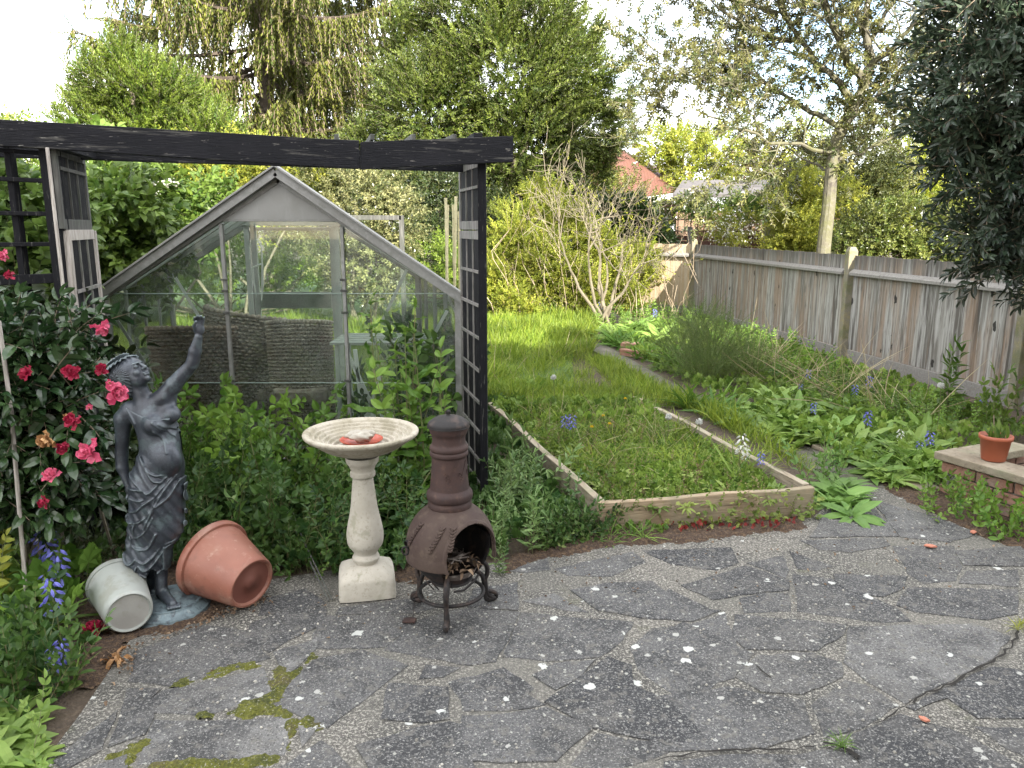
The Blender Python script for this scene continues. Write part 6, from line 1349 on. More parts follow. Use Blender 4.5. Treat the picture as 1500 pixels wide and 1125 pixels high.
# ---- HOLLY TREE
Y_ = 12.6; out, tips = [], []
tr_ = [P(a, b, Y_) for a, b in ((1204, 400), (1207, 360), (1214, 300), (1218, 250), (1226, 205), (1243, 170), (1262, 135), (1275, 90), (1268, 40), (1275, -30), (1280, -100))]; tr_[0] = tr_[0] * [1, 1, 0]
out.append(tube(smoothprof(tr_, 4), np.interp(np.linspace(0, 1, 41), [0, .3, .5, .7, 1], [.115, .098, .09, .065, .03]), 12, 0))
for A_, B_, r_ in (((1236, 190), (1120, 120), .05), ((1222, 225), (1090, 190), .035), ((1250, 150), (1160, 40), .06), ((1160, 40), (1120, -60), .05), ((1265, 130), (1200, -20), .07), ((1240, 180), (1330, 90), .045), ((1262, 110), (1360, 10), .05), ((1272, 60), (1230, -60), .05), ((1225, 235), (1310, 200), .03), ((1218, 250), (1150, 215), .025),
                   ((1120, 120), (1010, 110), .03), ((1090, 190), (1020, 160), .022), ((1160, 60), (1050, 10), .04), ((1140, 20), (1020, -30), .04), ((1330, 90), (1400, 60), .03), ((1270, 140), (1330, 160), .03), ((1130, 130), (1060, 60), .03), ((1275, 60), (1330, -40), .04)):
    a_, b_ = P(*A_, Y_), P(*B_, Y_ + random.uniform(-1.0, 1.0)); out.append(tube(wob(a_, b_, 8, .08, .03), np.linspace(r_, r_ * .5, 8), 7, 0))
    for t in (.35, .6, .8, 1.0): grow(a_ + (b_ - a_) * t, (b_ - a_) / np.linalg.norm(b_ - a_) + rng.normal(0, .6, 3), .62, r_ * .38, 3, out, tips, .6, 3, .1, .2, .0035)
tp_ = np.array([t[0] for t in tips]); td = np.array([t[1] for t in tips]); n = min(len(tp_), 3300); sel = rng.permutation(len(tp_))[:n]
s_h = sprig(leaf(.085, .038, 1, .3, .3), 12, .17, 60, 'alt', .003, .2)
C = inst(s_h, tp_[sel], frames(td[sel] + rng.normal(0, .3, (n, 3)), rng.normal(0, .4, (n, 3)) + [0, 0, 1]), rng.uniform(.6, 1.1, n))
C2 = crown([lb(1170, 90, 130, Y_, .7), lb(1270, 60, 120, Y_, .7), lb(1100, 150, 40, Y_, .7), lb(1230, 190, 70, Y_, .7), lb(1160, 200, 45, Y_, .7), lb(1330, 110, 70, Y_, .7)], 600, s_h, .9, gaps=.15, gscale=.6, seed=11, shell=.2)
plant('holly_tree', 'airy evergreen tree with a bent grey green trunk behind the fence', 'tree', tr_[0], join([C, C2]), [holly, m_twig], out, m_hollybark, cn='crown', sn='trunk')
# ---- BAY TREE
Y_ = 5.2; bl = [lb(1460, 40, 75, Y_), lb(1500, 130, 100, Y_), lb(1440, 150, 70, Y_), lb(1510, 260, 90, Y_), lb(1440, 235, 55, Y_), lb(1400, 190, 45, Y_), lb(1470, 330, 55, Y_), lb(1560, 60, 110, Y_), lb(1590, 230, 120, Y_), lb(1445, -30, 60, Y_), lb(1540, 350, 70, Y_ - .1), lb(1455, 385, 28, Y_), lb(1400, 110, 36, Y_), lb(1600, 380, 90, Y_)]
s_bay = sprig(leaf(.086, .029, 4, .28, .22), 13, .24, 48, 'alt', .0028, .25, bend=.08)
C = crown(bl, 1700, s_bay, .95, up=.35, jit=.45, gaps=-.45, gscale=2.0, seed=21, shell=.45, roll=1.5)
bb_ = P(1620, 400, Y_) * [1, 1, 0]; stems = [tube(wob(bb_, P(1590, 150, Y_), 7, .05), np.linspace(.09, .05, 7), 8, 0)] + [tube(wob(P(1590, 200, Y_) + [0, 0, random.uniform(-.6, .3)], l[0], 7, .08), np.linspace(.028, .008, 7), 5, 0) for l in bl]
plant('bay_tree', 'dark bay tree with narrow leaves overhanging the fence at the right edge', 'tree', bb_, C, [bayl, m_twig], stems, m_bark, cn='crown', sn='trunk')

# ================================================================ NEAR PLANTS
def region(pp, n, z=0):
    pg_ = np.array([G(a, b, z)[:2] for a, b in pp]); lo, hi = pg_.min(0), pg_.max(0); res = []
    while len(res) < n:
        x = lo + rng.random((n * 3, 2)) * (hi - lo); c = np.zeros(len(x), bool)
        for i in range(len(pg_)):
            a, b = pg_[i], pg_[(i + 1) % len(pg_)]; c ^= ((a[1] > x[:, 1]) != (b[1] > x[:, 1])) & (x[:, 0] < (b[0] - a[0]) * (x[:, 1] - a[1]) / (b[1] - a[1] + 1e-12) + a[0])
        res += list(x[c])
    return np.array([(a, b, z) for a, b in res[:n]])
def sow(p, T, size=1.0, lean=.25, sj=.3, toward=(0, 0, 0), flat_=0):
    """stand stems of template T (along +Y) on ground points"""
    n = len(p); d = np.array([0, 0, 1.0]) + rng.normal(0, lean, (n, 3)) * [1, 1, .1] + np.array(toward); nn = rng.normal(0, 1, (n, 3)) * [1, 1, .2]
    return inst(T, p, frames(d, nn), size * (1 + rng.uniform(-sj, sj, n)))
def patch(name, label, cat, pp, n, T, mats, size=1.0, z=0, kind=None, group=None, extra=None, **k):
    p = region(pp, n, z); TT = sow(p, T, size, **k)
    if extra: TT = join([TT] + extra)
    b_ = p.mean(0); b_[2] = z; o = emit(name, TT, mats, loc=b_); tag(o, label, None if kind else cat, group, kind); return o
ST = {
 'nettle': sprig(leaf(.062, .034, 4, .2, .35), 18, .42, 72, 'opp', .0025, .45, bend=.05),
 'lance': sprig(leaf(.095, .026, 4, .22, .4), 17, .40, 60, 'alt', .0028, .35, bend=.12),
 'bramble': sprig(trifoliate(.062, .044, 3, .03), 9, .45, 62, 'alt', .003, .35, bend=.3, upn=.9),
 'oval': sprig(leaf(.05, .028, 4, .15, .3), 14, .28, 60, 'opp', .002, .3, bend=.15, upn=.8),
 'small': sprig(leaf(.03, .018, 3, .15, .3), 12, .18, 60, 'opp', .0015, .3, bend=.2, upn=.8),
 'fine': s_fine,
 'gera': lobed(.045, 5, .5, 3, 220, .15, .10),
 'gerabig': lobed(.065, 5, .45, 3, 230, .15, .16),
}
def rosette(n=11, L_=.2, W_=.07, rise=.7, rows=6, fold=.15, curl=.75, wave=0, pet=.03):
    lf = leaf(L_, W_, rows, fold, curl, .5, pet=pet, wave=wave); az = np.arange(n) * 2.4; el = rise * (1 - .5 * np.arange(n) / n) + .12
    D = np.stack([np.cos(az) * np.cos(el), np.sin(el), np.sin(az) * np.cos(el)], -1)      # grows along +Y
    Nn = np.tile([0, 1.0, 0], (n, 1)) + rng.normal(0, .1, (n, 3)); return inst(lf, np.zeros((n, 3)), frames(D, Nn), rng.uniform(.65, 1.1, n), .6)
ST['rosette'] = rosette(); ST['foxglove'] = rosette(12, .22, .085, .85, 6, .2, .8, .05); ST['straps'] = rosette(26, .42, .016, 1.25, 7, .3, 1.25, pet=0); ST['strapshort'] = rosette(12, .22, .012, 1.2, 5, .3, .7, pet=0); ST['straplush'] = rosette(14, .30, .030, 1.15, 6, .35, .7, pet=0)
ST['thistle'] = join([sprig(leaf(.16, .045, 6, .3, .55, wave=.4), 16, .95, 66, 'alt', .006, .6, bend=.04)])
# camellia
cl_ = [lb(35, 560, 62, 3.1, .6), lb(92, 600, 42, 3.1, .6), lb(50, 690, 60, 3.1, .6), lb(115, 540, 30, 3.25, .5), lb(5, 505, 45, 3.2, .6), lb(100, 660, 36, 3.1, .6), lb(85, 500, 36, 3.2, .6), lb(10, 620, 60, 3.0, .6), lb(128, 480, 22, 3.3, .5), lb(-60, 560, 80, 3.0, .6), lb(-50, 700, 80, 3.0, .6), lb(110, 720, 26, 3.2, .6), lb(30, 770, 40, 3.2, .6)]
s_cam = sprig(leaf(.082, .042, 5, .18, .35), 8, .16, 62, 'alt', .003, .2, bend=.15, upn=.75)
C = crown(cl_, 560, s_cam, .85, up=.25, jit=.5, shell=.35, gaps=-.8, seed=31)
cb = np.array([P(60, 800, 3.3)[0], 3.3, 0]); stems = [tube(wob(cb + rng.normal(0, .08, 3) * [1, 1, 0], l[0], 7, .1), np.linspace(.016, .005, 7), 6, 0) for l in cl_]
stems += [tube([P(x, 480 + 20 * i, 3.5) * [1, 1, 0], P(x + random.uniform(-20, 20), 700, 3.4), P(x + random.uniform(-30, 30), 560, 3.4)], [.008, .007, .004], 5, 0) for i, x in enumerate((10, 60, 95, 140, 30))]
camo_ = plant('camellia', 'camellia bush with glossy dark leaves and bright pink double flowers', 'shrub', cb, C, [cam, m_twig], stems, m_bark)
m_pink = lm('pink_petal', (.48, .05, .12), (.74, .19, .30), trans=.25, rough=.5); m_stam = mk('stamen', (.55, .40, .10), (), .7); m_brownp = lm('faded_petal', (.24, .11, .04), (.50, .30, .14), trans=.2)
m_red = lm('crimson_petal', (.24, .008, .03), (.42, .03, .08), trans=.25)
def flower(R0=.046, openk=1.0, n=(6, 7, 8, 7, 6)):
    ts = []
    for ri, k_ in enumerate(n):
        el = (.10 + .33 * ri) * openk + (1 - openk) * .9; lf = leaf(R0 * (1 - .13 * ri), R0 * .62 * (1 - .08 * ri), 6, .12, -.25 + .4 * (ri == 0), .68, wave=.22)
        az = np.arange(k_) * 2 * np.pi / k_ + ri * .6 + rng.normal(0, .12, k_); D = np.stack([np.cos(az) * math.cos(el), np.sin(az) * math.cos(el), np.full(k_, math.sin(el))], -1) + rng.normal(0, .2, (k_, 3))
        ts.append(inst(lf, np.zeros((k_, 3)) + [0, 0, .003 * ri], frames(D, np.tile([0, 0, 1.0], (k_, 1)) + rng.normal(0, .15, (k_, 3))), rng.uniform(.85, 1.1, k_), .8))
    st_ = [tube([(0, 0, .01), (.006 * math.cos(a), .006 * math.sin(a), .024)], .0012, 3, 1) for a in np.arange(0, 6.28, .6)]
    return join(ts + st_)
fls = [flower() for _ in range(4)]; fb = flower(.03, .2, (4, 3, 3))
for i, (px, py, Yq, s, kind_) in enumerate(((147, 479, 2.86, 1.0, 'p'), (104, 545, 2.82, .95, 'r'), (42, 548, 2.85, 1.05, 'r'), (149, 542, 2.9, .8, 'r'), (171, 576, 2.72, 1.25, 'p'), (132, 597, 2.76, .7, 'b'), (108, 617, 2.75, 1.0, 'r'), (70, 643, 2.75, 1.1, 'f'), (133, 661, 2.68, 1.35, 'p'), (75, 698, 2.72, 1.0, 'p'), (66, 735, 2.8, .8, 'r'), (8, 374, 3.2, .8, 'p'), (14, 404, 3.3, .7, 'r'), (100, 607, 2.8, .7, 'f'), (162, 560, 2.72, .8, 'b'), (90, 655, 2.78, .8, 'r'))):
    T = fb if kind_ == 'b' else fls[i % 4]; mt = {'p': m_pink, 'r': m_red, 'b': m_pink, 'f': m_brownp}[kind_]; p = P(px, py, Yq)
    V = np.einsum('ij,nj->ni', frames(rng.normal(0, 1, (1, 3)), np.array([[random.uniform(-.4, .8), -1, random.uniform(-.3, .5)]]))[0], T[0]) * s * .80
    o = meshobj('flower', V, T[1], [mt, m_stam], camo_, T[2], T[3]); o.location = tuple(p - cb)
    if kind_ == 'f': o['label'] = 'withered brown camellia flower'
p = G(138, 938); T = fls[1]; o = meshobj('fallen_flower', T[0] * 1.15, T[1], [m_red, m_stam], None, T[2], T[3]); o.location = (p[0], p[1], .035); tag(o, 'fallen crimson camellia flower lying below the white bucket', 'flower')
p = G(172, 973); n = 12; T = inst(leaf(.05, .028, 4, .4, .9), rng.normal(0, .018, (n, 3)) * [1, 1, .3] + [0, 0, .02], frames(rng.normal(0, 1, (n, 3)) * [1, 1, .4], rng.normal(0, .4, (n, 3)) + [0, 0, 1]), rng.uniform(.6, 1, n)); o = emit('withered_flower', T, m_brownp); o.location = (p[0], p[1], .014); tag(o, 'withered orange brown flower on the litter at the paving edge', 'flower')
n = 260; pp = region(((120, 960), (230, 935), (320, 890), (330, 870), (390, 862), (400, 880), (320, 905), (200, 950), (190, 990)), n, .022); T = inst(leaf(.014, .009, 1, .3, .5), pp, frames(rng.normal(0, 1, (n, 3)) * [1, 1, .3], rng.normal(0, .4, (n, 3)) + [0, 0, 1]), rng.uniform(.5, 1.6, n)); o = emit('bark_chips', T, m_dry); tag(o, 'brown petals and chips scattered round the statue base', kind='stuff')
shrub('vine_shrub', 'leafy shrub filling the railed trellis at the left edge', 'shrub', [lb(20, 330, 60, 4.6, .5), lb(-30, 400, 70, 4.6, .5), lb(40, 390, 42, 4.5, .5), lb(-50, 280, 60, 4.7, .5), lb(30, 440, 40, 4.3, .5), lb(70, 300, 22, 4.8, .5)], 420, sprig(leaf(.08, .06, 4, .15, .35), 8, .22, 62, 'alt', .003, .2, upn=.7), lm('vine_leaf', (.03, .07, .02), (.10, .17, .045), trans=.3), 1.0, .012, up=.3, gaps=-.3)
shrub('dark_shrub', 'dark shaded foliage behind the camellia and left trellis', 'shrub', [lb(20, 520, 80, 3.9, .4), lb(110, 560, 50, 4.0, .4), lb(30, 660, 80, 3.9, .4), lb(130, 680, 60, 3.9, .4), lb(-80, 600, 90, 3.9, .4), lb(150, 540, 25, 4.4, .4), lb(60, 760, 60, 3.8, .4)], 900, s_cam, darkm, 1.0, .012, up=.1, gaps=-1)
# left corner of the border
E_ = {}
def multi(name, label, cat, parts, mats, z=0):
    Ts = []; allp = []
    for pp, n, key, size, lean in parts: p = region(pp, n, z); allp.append(p.mean(0)); Ts.append(sow(p, ST[key], size, lean))
    b_ = np.mean(allp, 0); b_[2] = z; o = emit(name, join(Ts), mats, loc=b_); return tag(o, label, cat)
multi('bluebell_leaves', 'lush strap leaved clump in the bottom left corner', 'plant', [(((-60, 1180), (50, 1180), (70, 1090), (40, 1050), (-60, 1060)), 22, 'rosette', .5, .3), (((-60, 1180), (50, 1180), (70, 1090), (-60, 1090)), 14, 'oval', .7, .3)], [fox, m_stem])
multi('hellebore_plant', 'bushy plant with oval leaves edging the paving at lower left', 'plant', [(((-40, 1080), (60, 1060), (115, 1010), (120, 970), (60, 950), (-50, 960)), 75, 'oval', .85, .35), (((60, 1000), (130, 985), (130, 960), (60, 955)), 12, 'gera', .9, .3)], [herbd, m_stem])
multi('cranesbill_plant', 'lobed leaved cranesbill beside the white bucket', 'plant', [(((20, 930), (110, 930), (125, 880), (60, 860), (0, 870)), 55, 'gerabig', .95, .35), (((40, 900), (110, 900), (110, 860), (40, 860)), 14, 'oval', .9, .3)], [herb, m_stem])
multi('bluebell_leaves', 'dense strap leaved bluebell foliage midway up the left border', 'plant', [(((-60, 1000), (60, 980), (80, 900), (40, 870), (-60, 880)), 22, 'straplush', .6, .3)], [herb, m_stem])
multi('privet_shoots', 'pale young shoots with yellow green leaves at the left edge', 'plant', [(((-50, 930), (20, 930), (25, 880), (-50, 880)), 14, 'nettle', 1.15, .15)], [lime, m_stem])
multi('ground_ivy', 'low dark ivy filling the soil behind the left border', 'plant', [(((-80, 900), (110, 870), (150, 830), (140, 800), (-80, 800)), 150, 'small', 1.2, .6)], [darkm, m_stem])
multi('herb_robert', 'fern leaved herb robert hanging over the white bucket', 'plant', [(((95, 905), (125, 900), (130, 870), (100, 865)), 20, 'gerabig', 1.1, .25)], [lm('fresh_herb', (.06, .15, .03), (.15, .28, .06), trans=.3), m_stem])
# between the statue and the chiminea
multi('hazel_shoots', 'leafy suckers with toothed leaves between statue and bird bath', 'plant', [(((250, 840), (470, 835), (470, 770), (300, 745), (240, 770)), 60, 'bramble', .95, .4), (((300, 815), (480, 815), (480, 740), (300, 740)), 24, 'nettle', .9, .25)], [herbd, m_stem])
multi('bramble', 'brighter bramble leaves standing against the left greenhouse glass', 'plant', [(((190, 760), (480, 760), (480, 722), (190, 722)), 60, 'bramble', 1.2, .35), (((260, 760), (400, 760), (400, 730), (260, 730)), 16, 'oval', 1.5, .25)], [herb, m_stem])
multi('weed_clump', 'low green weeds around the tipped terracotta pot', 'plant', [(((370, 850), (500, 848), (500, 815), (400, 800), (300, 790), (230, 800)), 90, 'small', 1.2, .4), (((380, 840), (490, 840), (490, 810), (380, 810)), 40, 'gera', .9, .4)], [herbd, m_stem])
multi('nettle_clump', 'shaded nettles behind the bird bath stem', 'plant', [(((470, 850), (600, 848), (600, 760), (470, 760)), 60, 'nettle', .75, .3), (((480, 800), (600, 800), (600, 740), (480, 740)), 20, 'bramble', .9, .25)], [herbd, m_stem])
multi('dock_plant', 'broad leaved dock just left of the chiminea chimney', 'plant', [(((560, 800), (615, 800), (615, 770), (560, 770)), 5, 'foxglove', 1.15, .15), (((540, 820), (600, 820), (600, 780), (540, 780)), 6, 'rosette', 1.0, .15)], [herbd, m_stem])
multi('sow_thistle', 'tall sow thistle stems rising in front of the right greenhouse pane', 'plant', [(((560, 765), (660, 765), (660, 735), (560, 735)), 7, 'thistle', 1.0, .06), (((590, 750), (670, 750), (670, 735), (590, 735)), 10, 'nettle', 1.9, .1)], [herb, m_stem])
multi('rose_shoots', 'thin climbing shoots with small leaves inside the right of the greenhouse', 'plant', [(((570, 690), (655, 690), (650, 655), (570, 655)), 14, 'bramble', 1.7, .12), (((500, 670), (640, 670), (640, 640), (500, 640)), 10, 'oval', 2.0, .2)], [herbd, m_twig])
# right of the chiminea
multi('hypericum', 'blue green bushy plant filling the corner right of the chiminea', 'plant', [(((725, 835), (800, 825), (845, 805), (830, 770), (770, 735), (715, 745)), 42, 'lance', .60, .4), (((720, 780), (800, 770), (790, 720), (715, 720)), 14, 'lance', .85, .3)], [blueg, m_stem])
multi('periwinkle', 'low dark leaved mat at the near left foot of the raised bed', 'plant', [(((780, 815), (875, 800), (885, 780), (800, 780)), 110, 'small', 1.0, .5)], [herbd, m_stem])
multi('seedling', 'small leafy seedling growing from the paving beside the chiminea foot', 'plant', [(((726, 848), (742, 848), (742, 840), (726, 840)), 4, 'lance', .35, .3)], [blueg, m_stem])
multi('tall_weed', 'tall leafy weed leaning over the left board of the raised bed', 'plant', [(((730, 740), (770, 740), (760, 710), (730, 710)), 4, 'lance', .9, .3), (((800, 740), (840, 760), (850, 740), (800, 720)), 4, 'nettle', .6, .3)], [blueg, m_stem])
multi('strawberry_plant', 'low strawberry leaves at the foot of the front board, left part', 'plant', [(((900, 792), (975, 786), (970, 768), (905, 772)), 45, 'gera', .45, .5), (((885, 800), (950, 795), (950, 785), (890, 785)), 5, 'strapshort', .5, .4)], [herb, m_stem])
o = multi('geranium_mat', 'trailing green cranesbill over the right half of the front board', 'plant', [(((985, 785), (1190, 770), (1190, 745), (985, 762)), 60, 'gera', .42, .6), (((1060, 770), (1190, 762), (1190, 740), (1040, 752)), 34, 'small', .6, .6)], [lm('mat_leaf', (.07, .13, .03), (.20, .26, .08), trans=.3), m_stem])
multi('red_creeper', 'dark red leaved creeper low on the right of the front board', 'plant', [(((975, 785), (1150, 780), (1170, 768), (980, 772)), 60, 'gera', .38, .7)], [reds, m_stem])
multi('foxglove_plant', 'broad leaved foxglove at the right corner of the raised bed', 'plant', [(((1195, 770), (1248, 762), (1245, 715), (1195, 725)), 9, 'foxglove', .62, .25), (((1180, 735), (1240, 720), (1230, 695), (1180, 705)), 14, 'oval', 1.0, .35)], [lm('foxglove_leaf', (.05, .13, .035), (.14, .26, .08), trans=.3), m_stem])
n = 120; t = rng.random(n) ** .8; pb = NL + (NR - NL) * (.32 + .68 * t)[:, None]; pb[:, 1] -= .03 + .05 * rng.random(n); pb[:, 2] = .17 * rng.random(n) ** 1.3
tag(emit('trailing_cranesbill', inst(ST['gera'], pb, frames(np.c_[rng.normal(0, .7, n), -.6 + rng.normal(0, .3, n), rng.normal(.3, .5, n)], rng.normal(0, .4, (n, 3)) + [0, -.5, .8]), rng.uniform(.3, .6, n)), [LM['mat_leaf'], m_stem]), 'green and russet trailers climbing the right of the front board', kind='stuff')
# in the bed: ground cover
bedp = ((738, 612), (900, 758), (1158, 735), (935, 600))
patch('weeds', 'mixed low weeds covering the raised bed', None, bedp, 6500, join([ST['gera']]), [weedm, m_stem], .52, z=.075, kind='stuff', lean=.4)
patch('weeds', 'taller weeds at the far end of the bed merging with the long grass', None, ((722, 600), (760, 635), (960, 622), (945, 596)), 900, ST['gera'], [weedm, m_stem], .8, z=.075, kind='stuff', lean=.35)
patch('grass', 'grass growing over the far boards of the bed', None, ((718, 600), (735, 612), (900, 600), (920, 575), (730, 575)), 2200, blade, [grassm], .85, z=.02, kind='stuff', lean=.35)
patch('grass', 'grass growing over the soil between bed and path', None, ((900, 575), (950, 600), (1000, 600), (900, 530), (860, 530)), 1800, blade, [grassm], .8, z=.0, kind='stuff', lean=.35)
patch('weeds', 'small leaved weeds among the bed cover', None, bedp, 700, ST['small'], [weedm, m_stem], .55, z=.09, kind='stuff', lean=.4)
patch('weeds', 'grassy tufts among the bed cover', None, ((735, 612), (860, 700), (1150, 695), (945, 598)), 420, ST['strapshort'], [grassm, m_stem], .5, z=.09, kind='stuff', lean=.3)
patch('weeds', 'broader leaved weeds dotted through the bed', None, bedp, 200, ST['rosette'], [lm('pale_weed', (.07, .14, .03), (.20, .28, .08), trans=.3)], .32, z=.11, kind='stuff', lean=.3)
patch('weeds', 'brownish seedheads and spent stems through the bed', None, bedp, 260, ST['small'], [lm('spent_weed', (.14, .11, .05), (.26, .22, .10), trans=.2), m_twig], .55, z=.10, kind='stuff', lean=.5)
patch('dry_grass', 'dry straw lying through the bed', None, ((735, 612), (870, 700), (1010, 660), (930, 598)), 140, leaf(.20, .003, 3, .1, .6), [dryg], 1.0, z=.12, kind='stuff', lean=.9)
# ---- lawn
def lawnpatch(name, label, pts_, n, size, T=blade, mat=grassm, lean=.4):
    pg_ = np.array(pts_); lo, hi = pg_.min(0), pg_.max(0); x = lo + rng.random((n * 3, 2)) * (hi - lo); c = np.zeros(len(x), bool)
    for i in range(len(pg_)):
        a, b = pg_[i], pg_[(i + 1) % len(pg_)]; c ^= ((a[1] > x[:, 1]) != (b[1] > x[:, 1])) & (x[:, 0] < (b[0] - a[0]) * (x[:, 1] - a[1]) / (b[1] - a[1] + 1e-12) + a[0])
    x = x[c][:n]; p = np.c_[x, np.full(len(x), .0)]; dens = np.clip(1 + .45 * snoise(p, .45, 77) + .25 * snoise(p, 1.7, 78), .35, 2)
    return tag(emit(name, sow(p, T, size * dens, lean) if np.isscalar(size) else None, [mat]), label, kind='stuff')
lawnpatch('grass', 'long uncut grass of the near lawn', [(-1.6, 7.0), (.75, 6.6), (1.0, 9.5), (1.5, 13.2), (.9, 15.5), (-3, 14)], 42000, 1.0)
lawnpatch('grass', 'far lawn seen through and beyond the greenhouse', [(-9, 7.6), (-.8, 7.2), (-1.5, 15), (-11, 15)], 30000, .9, leaf(.16, .016, 1, .3, .4, .25))
lawnpatch('grass', 'tufts of grass between bed and path', [tuple(G(a, b)[:2]) for a, b in ((945, 575), (1000, 600), (1180, 700), (1200, 690), (1010, 590), (870, 525), (850, 530))], 3600, .8)
lawnpatch('dry_grass', 'dry bents standing in the long lawn', [(-.6, 7.4), (.8, 7.0), (1.0, 10), (-.5, 10)], 130, 1.5, leaf(.2, .003, 3, .1, .5), dryg, .5)
lawnpatch('weeds', 'rough weeds at the near edge of the lawn', [(-.9, 6.2), (.8, 6.2), (.9, 7.6), (-.9, 7.6)], 900, .85, ST['gera'], weedm, .4)
lawnpatch('weeds', 'low weeds in the shade beside the greenhouse', [(-.4, 4.6), (.25, 4.3), (-.05, 6.6), (-.5, 6.6)], 500, .9, ST['gera'], herbd, .4)
# ---- fence border
def many(name, cat, lab, pp, n, key, size, mat, lean=.3, group=None, z=0): return multi(name, lab, cat, [(pp, n, key, size, lean)], [mat, m_stem], z)
many('comfrey_plant', 'plant', 'soft broad leaved clump beside the path, below the fence middle', ((1075, 640), (1180, 660), (1290, 650), (1280, 600), (1120, 590), (1060, 605)), 60, 'foxglove', .75, fox, .3)
many('comfrey_plant', 'plant', 'soft broad leaved clump in the border near the planter', ((1220, 690), (1300, 715), (1390, 690), (1380, 640), (1250, 640)), 44, 'foxglove', .72, fox, .3)
many('spurge_plant', 'plant', 'upright leafy stems along the fence foot, nearest the planter', ((1310, 640), (1440, 650), (1430, 625), (1300, 610)), 40, 'nettle', .6, herb, .3)
many('mint_plant', 'plant', 'oval leaved clump below the planter wall', ((1350, 760), (1440, 795), (1530, 810), (1540, 740), (1430, 728), (1370, 715)), 85, 'oval', .75, herb, .4)
many('strap_clump', 'plant', 'arching strap leaved clump at the left end of the planter', ((1300, 700), (1370, 712), (1375, 690), (1310, 680)), 16, 'straps', .58, lm('strap_leaf', (.06, .14, .02), (.14, .25, .05), trans=.3), .2)
o = tag(emit('feathery_shrub', crown([lb(1045, 520, 50, 8.2, .8), lb(1000, 510, 36, 8.8, .8), lb(1090, 545, 36, 7.9, .8), lb(1030, 560, 40, 7.9, .8), lb(1025, 480, 26, 8.6, .8)], 1500, s_fine, .62, up=.9, gaps=-.8, jit=.3, shell=.1), [lm('feathery_leaf', (.03, .075, .018), (.10, .16, .05), trans=.25), m_stem]), 'tall feathery green shrub in the middle of the fence border', 'shrub')
many('bluebell_leaves', 'plant', 'strap leaved tuft where the path leaves the bed corner', ((1000, 600), (1060, 620), (1080, 605), (1020, 590)), 12, 'straplush', .75, herb, .3)
many('montbretia', 'plant', 'upright strap leaves in the far border beside the path', ((880, 500), (990, 560), (1040, 560), (950, 505)), 40, 'straplush', .75, herb, .3)
many('foxglove_plant', 'plant', 'pale broad leaves in the far border beyond the bricks', ((890, 500), (960, 510), (985, 490), (900, 485)), 26, 'foxglove', 1.1, fox, .3)
many('border_weeds', 'plant', 'mixed foliage at the far end of the fence border', ((850, 480), (900, 505), (1010, 495), (1030, 465), (950, 455), (850, 462)), 300, 'nettle', .62, herb, .3)
many('dead_nettle', 'plant', 'green undergrowth against the far half of the fence', ((1080, 560), (1180, 580), (1240, 560), (1170, 520), (1060, 490), (1020, 500)), 220, 'nettle', .72, herb, .4)
many('goose_grass', 'plant', 'undergrowth against the fence below the tall concrete post', ((1160, 600), (1300, 630), (1420, 635), (1300, 585), (1190, 555)), 170, 'nettle', .5, lm('border_leaf', (.035, .09, .02), (.11, .18, .05), trans=.3), .4)
many('privet_seedling', 'plant', 'tall shoot standing against the fence boards at the right', ((1368, 620), (1390, 620), (1390, 612), (1368, 612)), 4, 'lance', 1.3, midg, .08)
many('privet_seedling', 'plant', 'twiggy shoots standing against the fence behind the flower pot', ((1425, 640), (1490, 650), (1490, 635), (1430, 625)), 8, 'oval', 1.6, midg, .15)
patch('ground_cover', 'low green cover over the whole fence border', None, ((870, 490), (970, 550), (1190, 655), (1260, 690), (1360, 700), (1520, 640), (1420, 600), (1180, 520), (1030, 470)), 5200, ST['gera'], [weedm, m_stem], .95, kind='stuff', lean=.4)
patch('dry_grass', 'dry brambles and straw leaning in the fence border', None, ((1080, 560), (1300, 620), (1380, 630), (1240, 570), (1080, 520)), 160, leaf(.55, .006, 4, .1, .6), [dryg], 1.0, z=.05, kind='stuff', lean=.8)
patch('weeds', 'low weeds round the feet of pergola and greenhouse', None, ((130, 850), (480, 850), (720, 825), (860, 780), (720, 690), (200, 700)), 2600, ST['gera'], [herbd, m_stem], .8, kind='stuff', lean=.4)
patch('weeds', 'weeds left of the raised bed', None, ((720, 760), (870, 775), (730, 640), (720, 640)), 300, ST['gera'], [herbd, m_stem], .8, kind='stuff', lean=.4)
# crevice plants in the paving
multi('paving_tuft', 'tiny tuft growing in the crack at the right edge of the paving', 'plant', [(((1488, 925), (1500, 925), (1500, 915), (1488, 915)), 5, 'strapshort', .22, .4)], [lime, m_stem], .015)
multi('paving_tuft', 'tiny tuft growing in the crack near the bottom of the paving', 'plant', [(((1228, 1098), (1242, 1098), (1242, 1090), (1228, 1090)), 4, 'strapshort', .2, .5)], [herb, m_stem], .015)
# pot plant
n_ = bpy.data.objects['flower_pot']; o = emit('pot_plant', join([POTPLANT, tube([(.0, .0, .13), (-.02, .0, .20), (-.03, 0, .27)], .003, 5), inst(ST['oval'], [(-.02, .02, .13)], frames([[.6, .2, 1]], [[1, 0, 0]]), .55)]), [midg, m_twig]); o.location = n_.location; tag(o, 'straggly plant growing in the orange flower pot', 'plant')
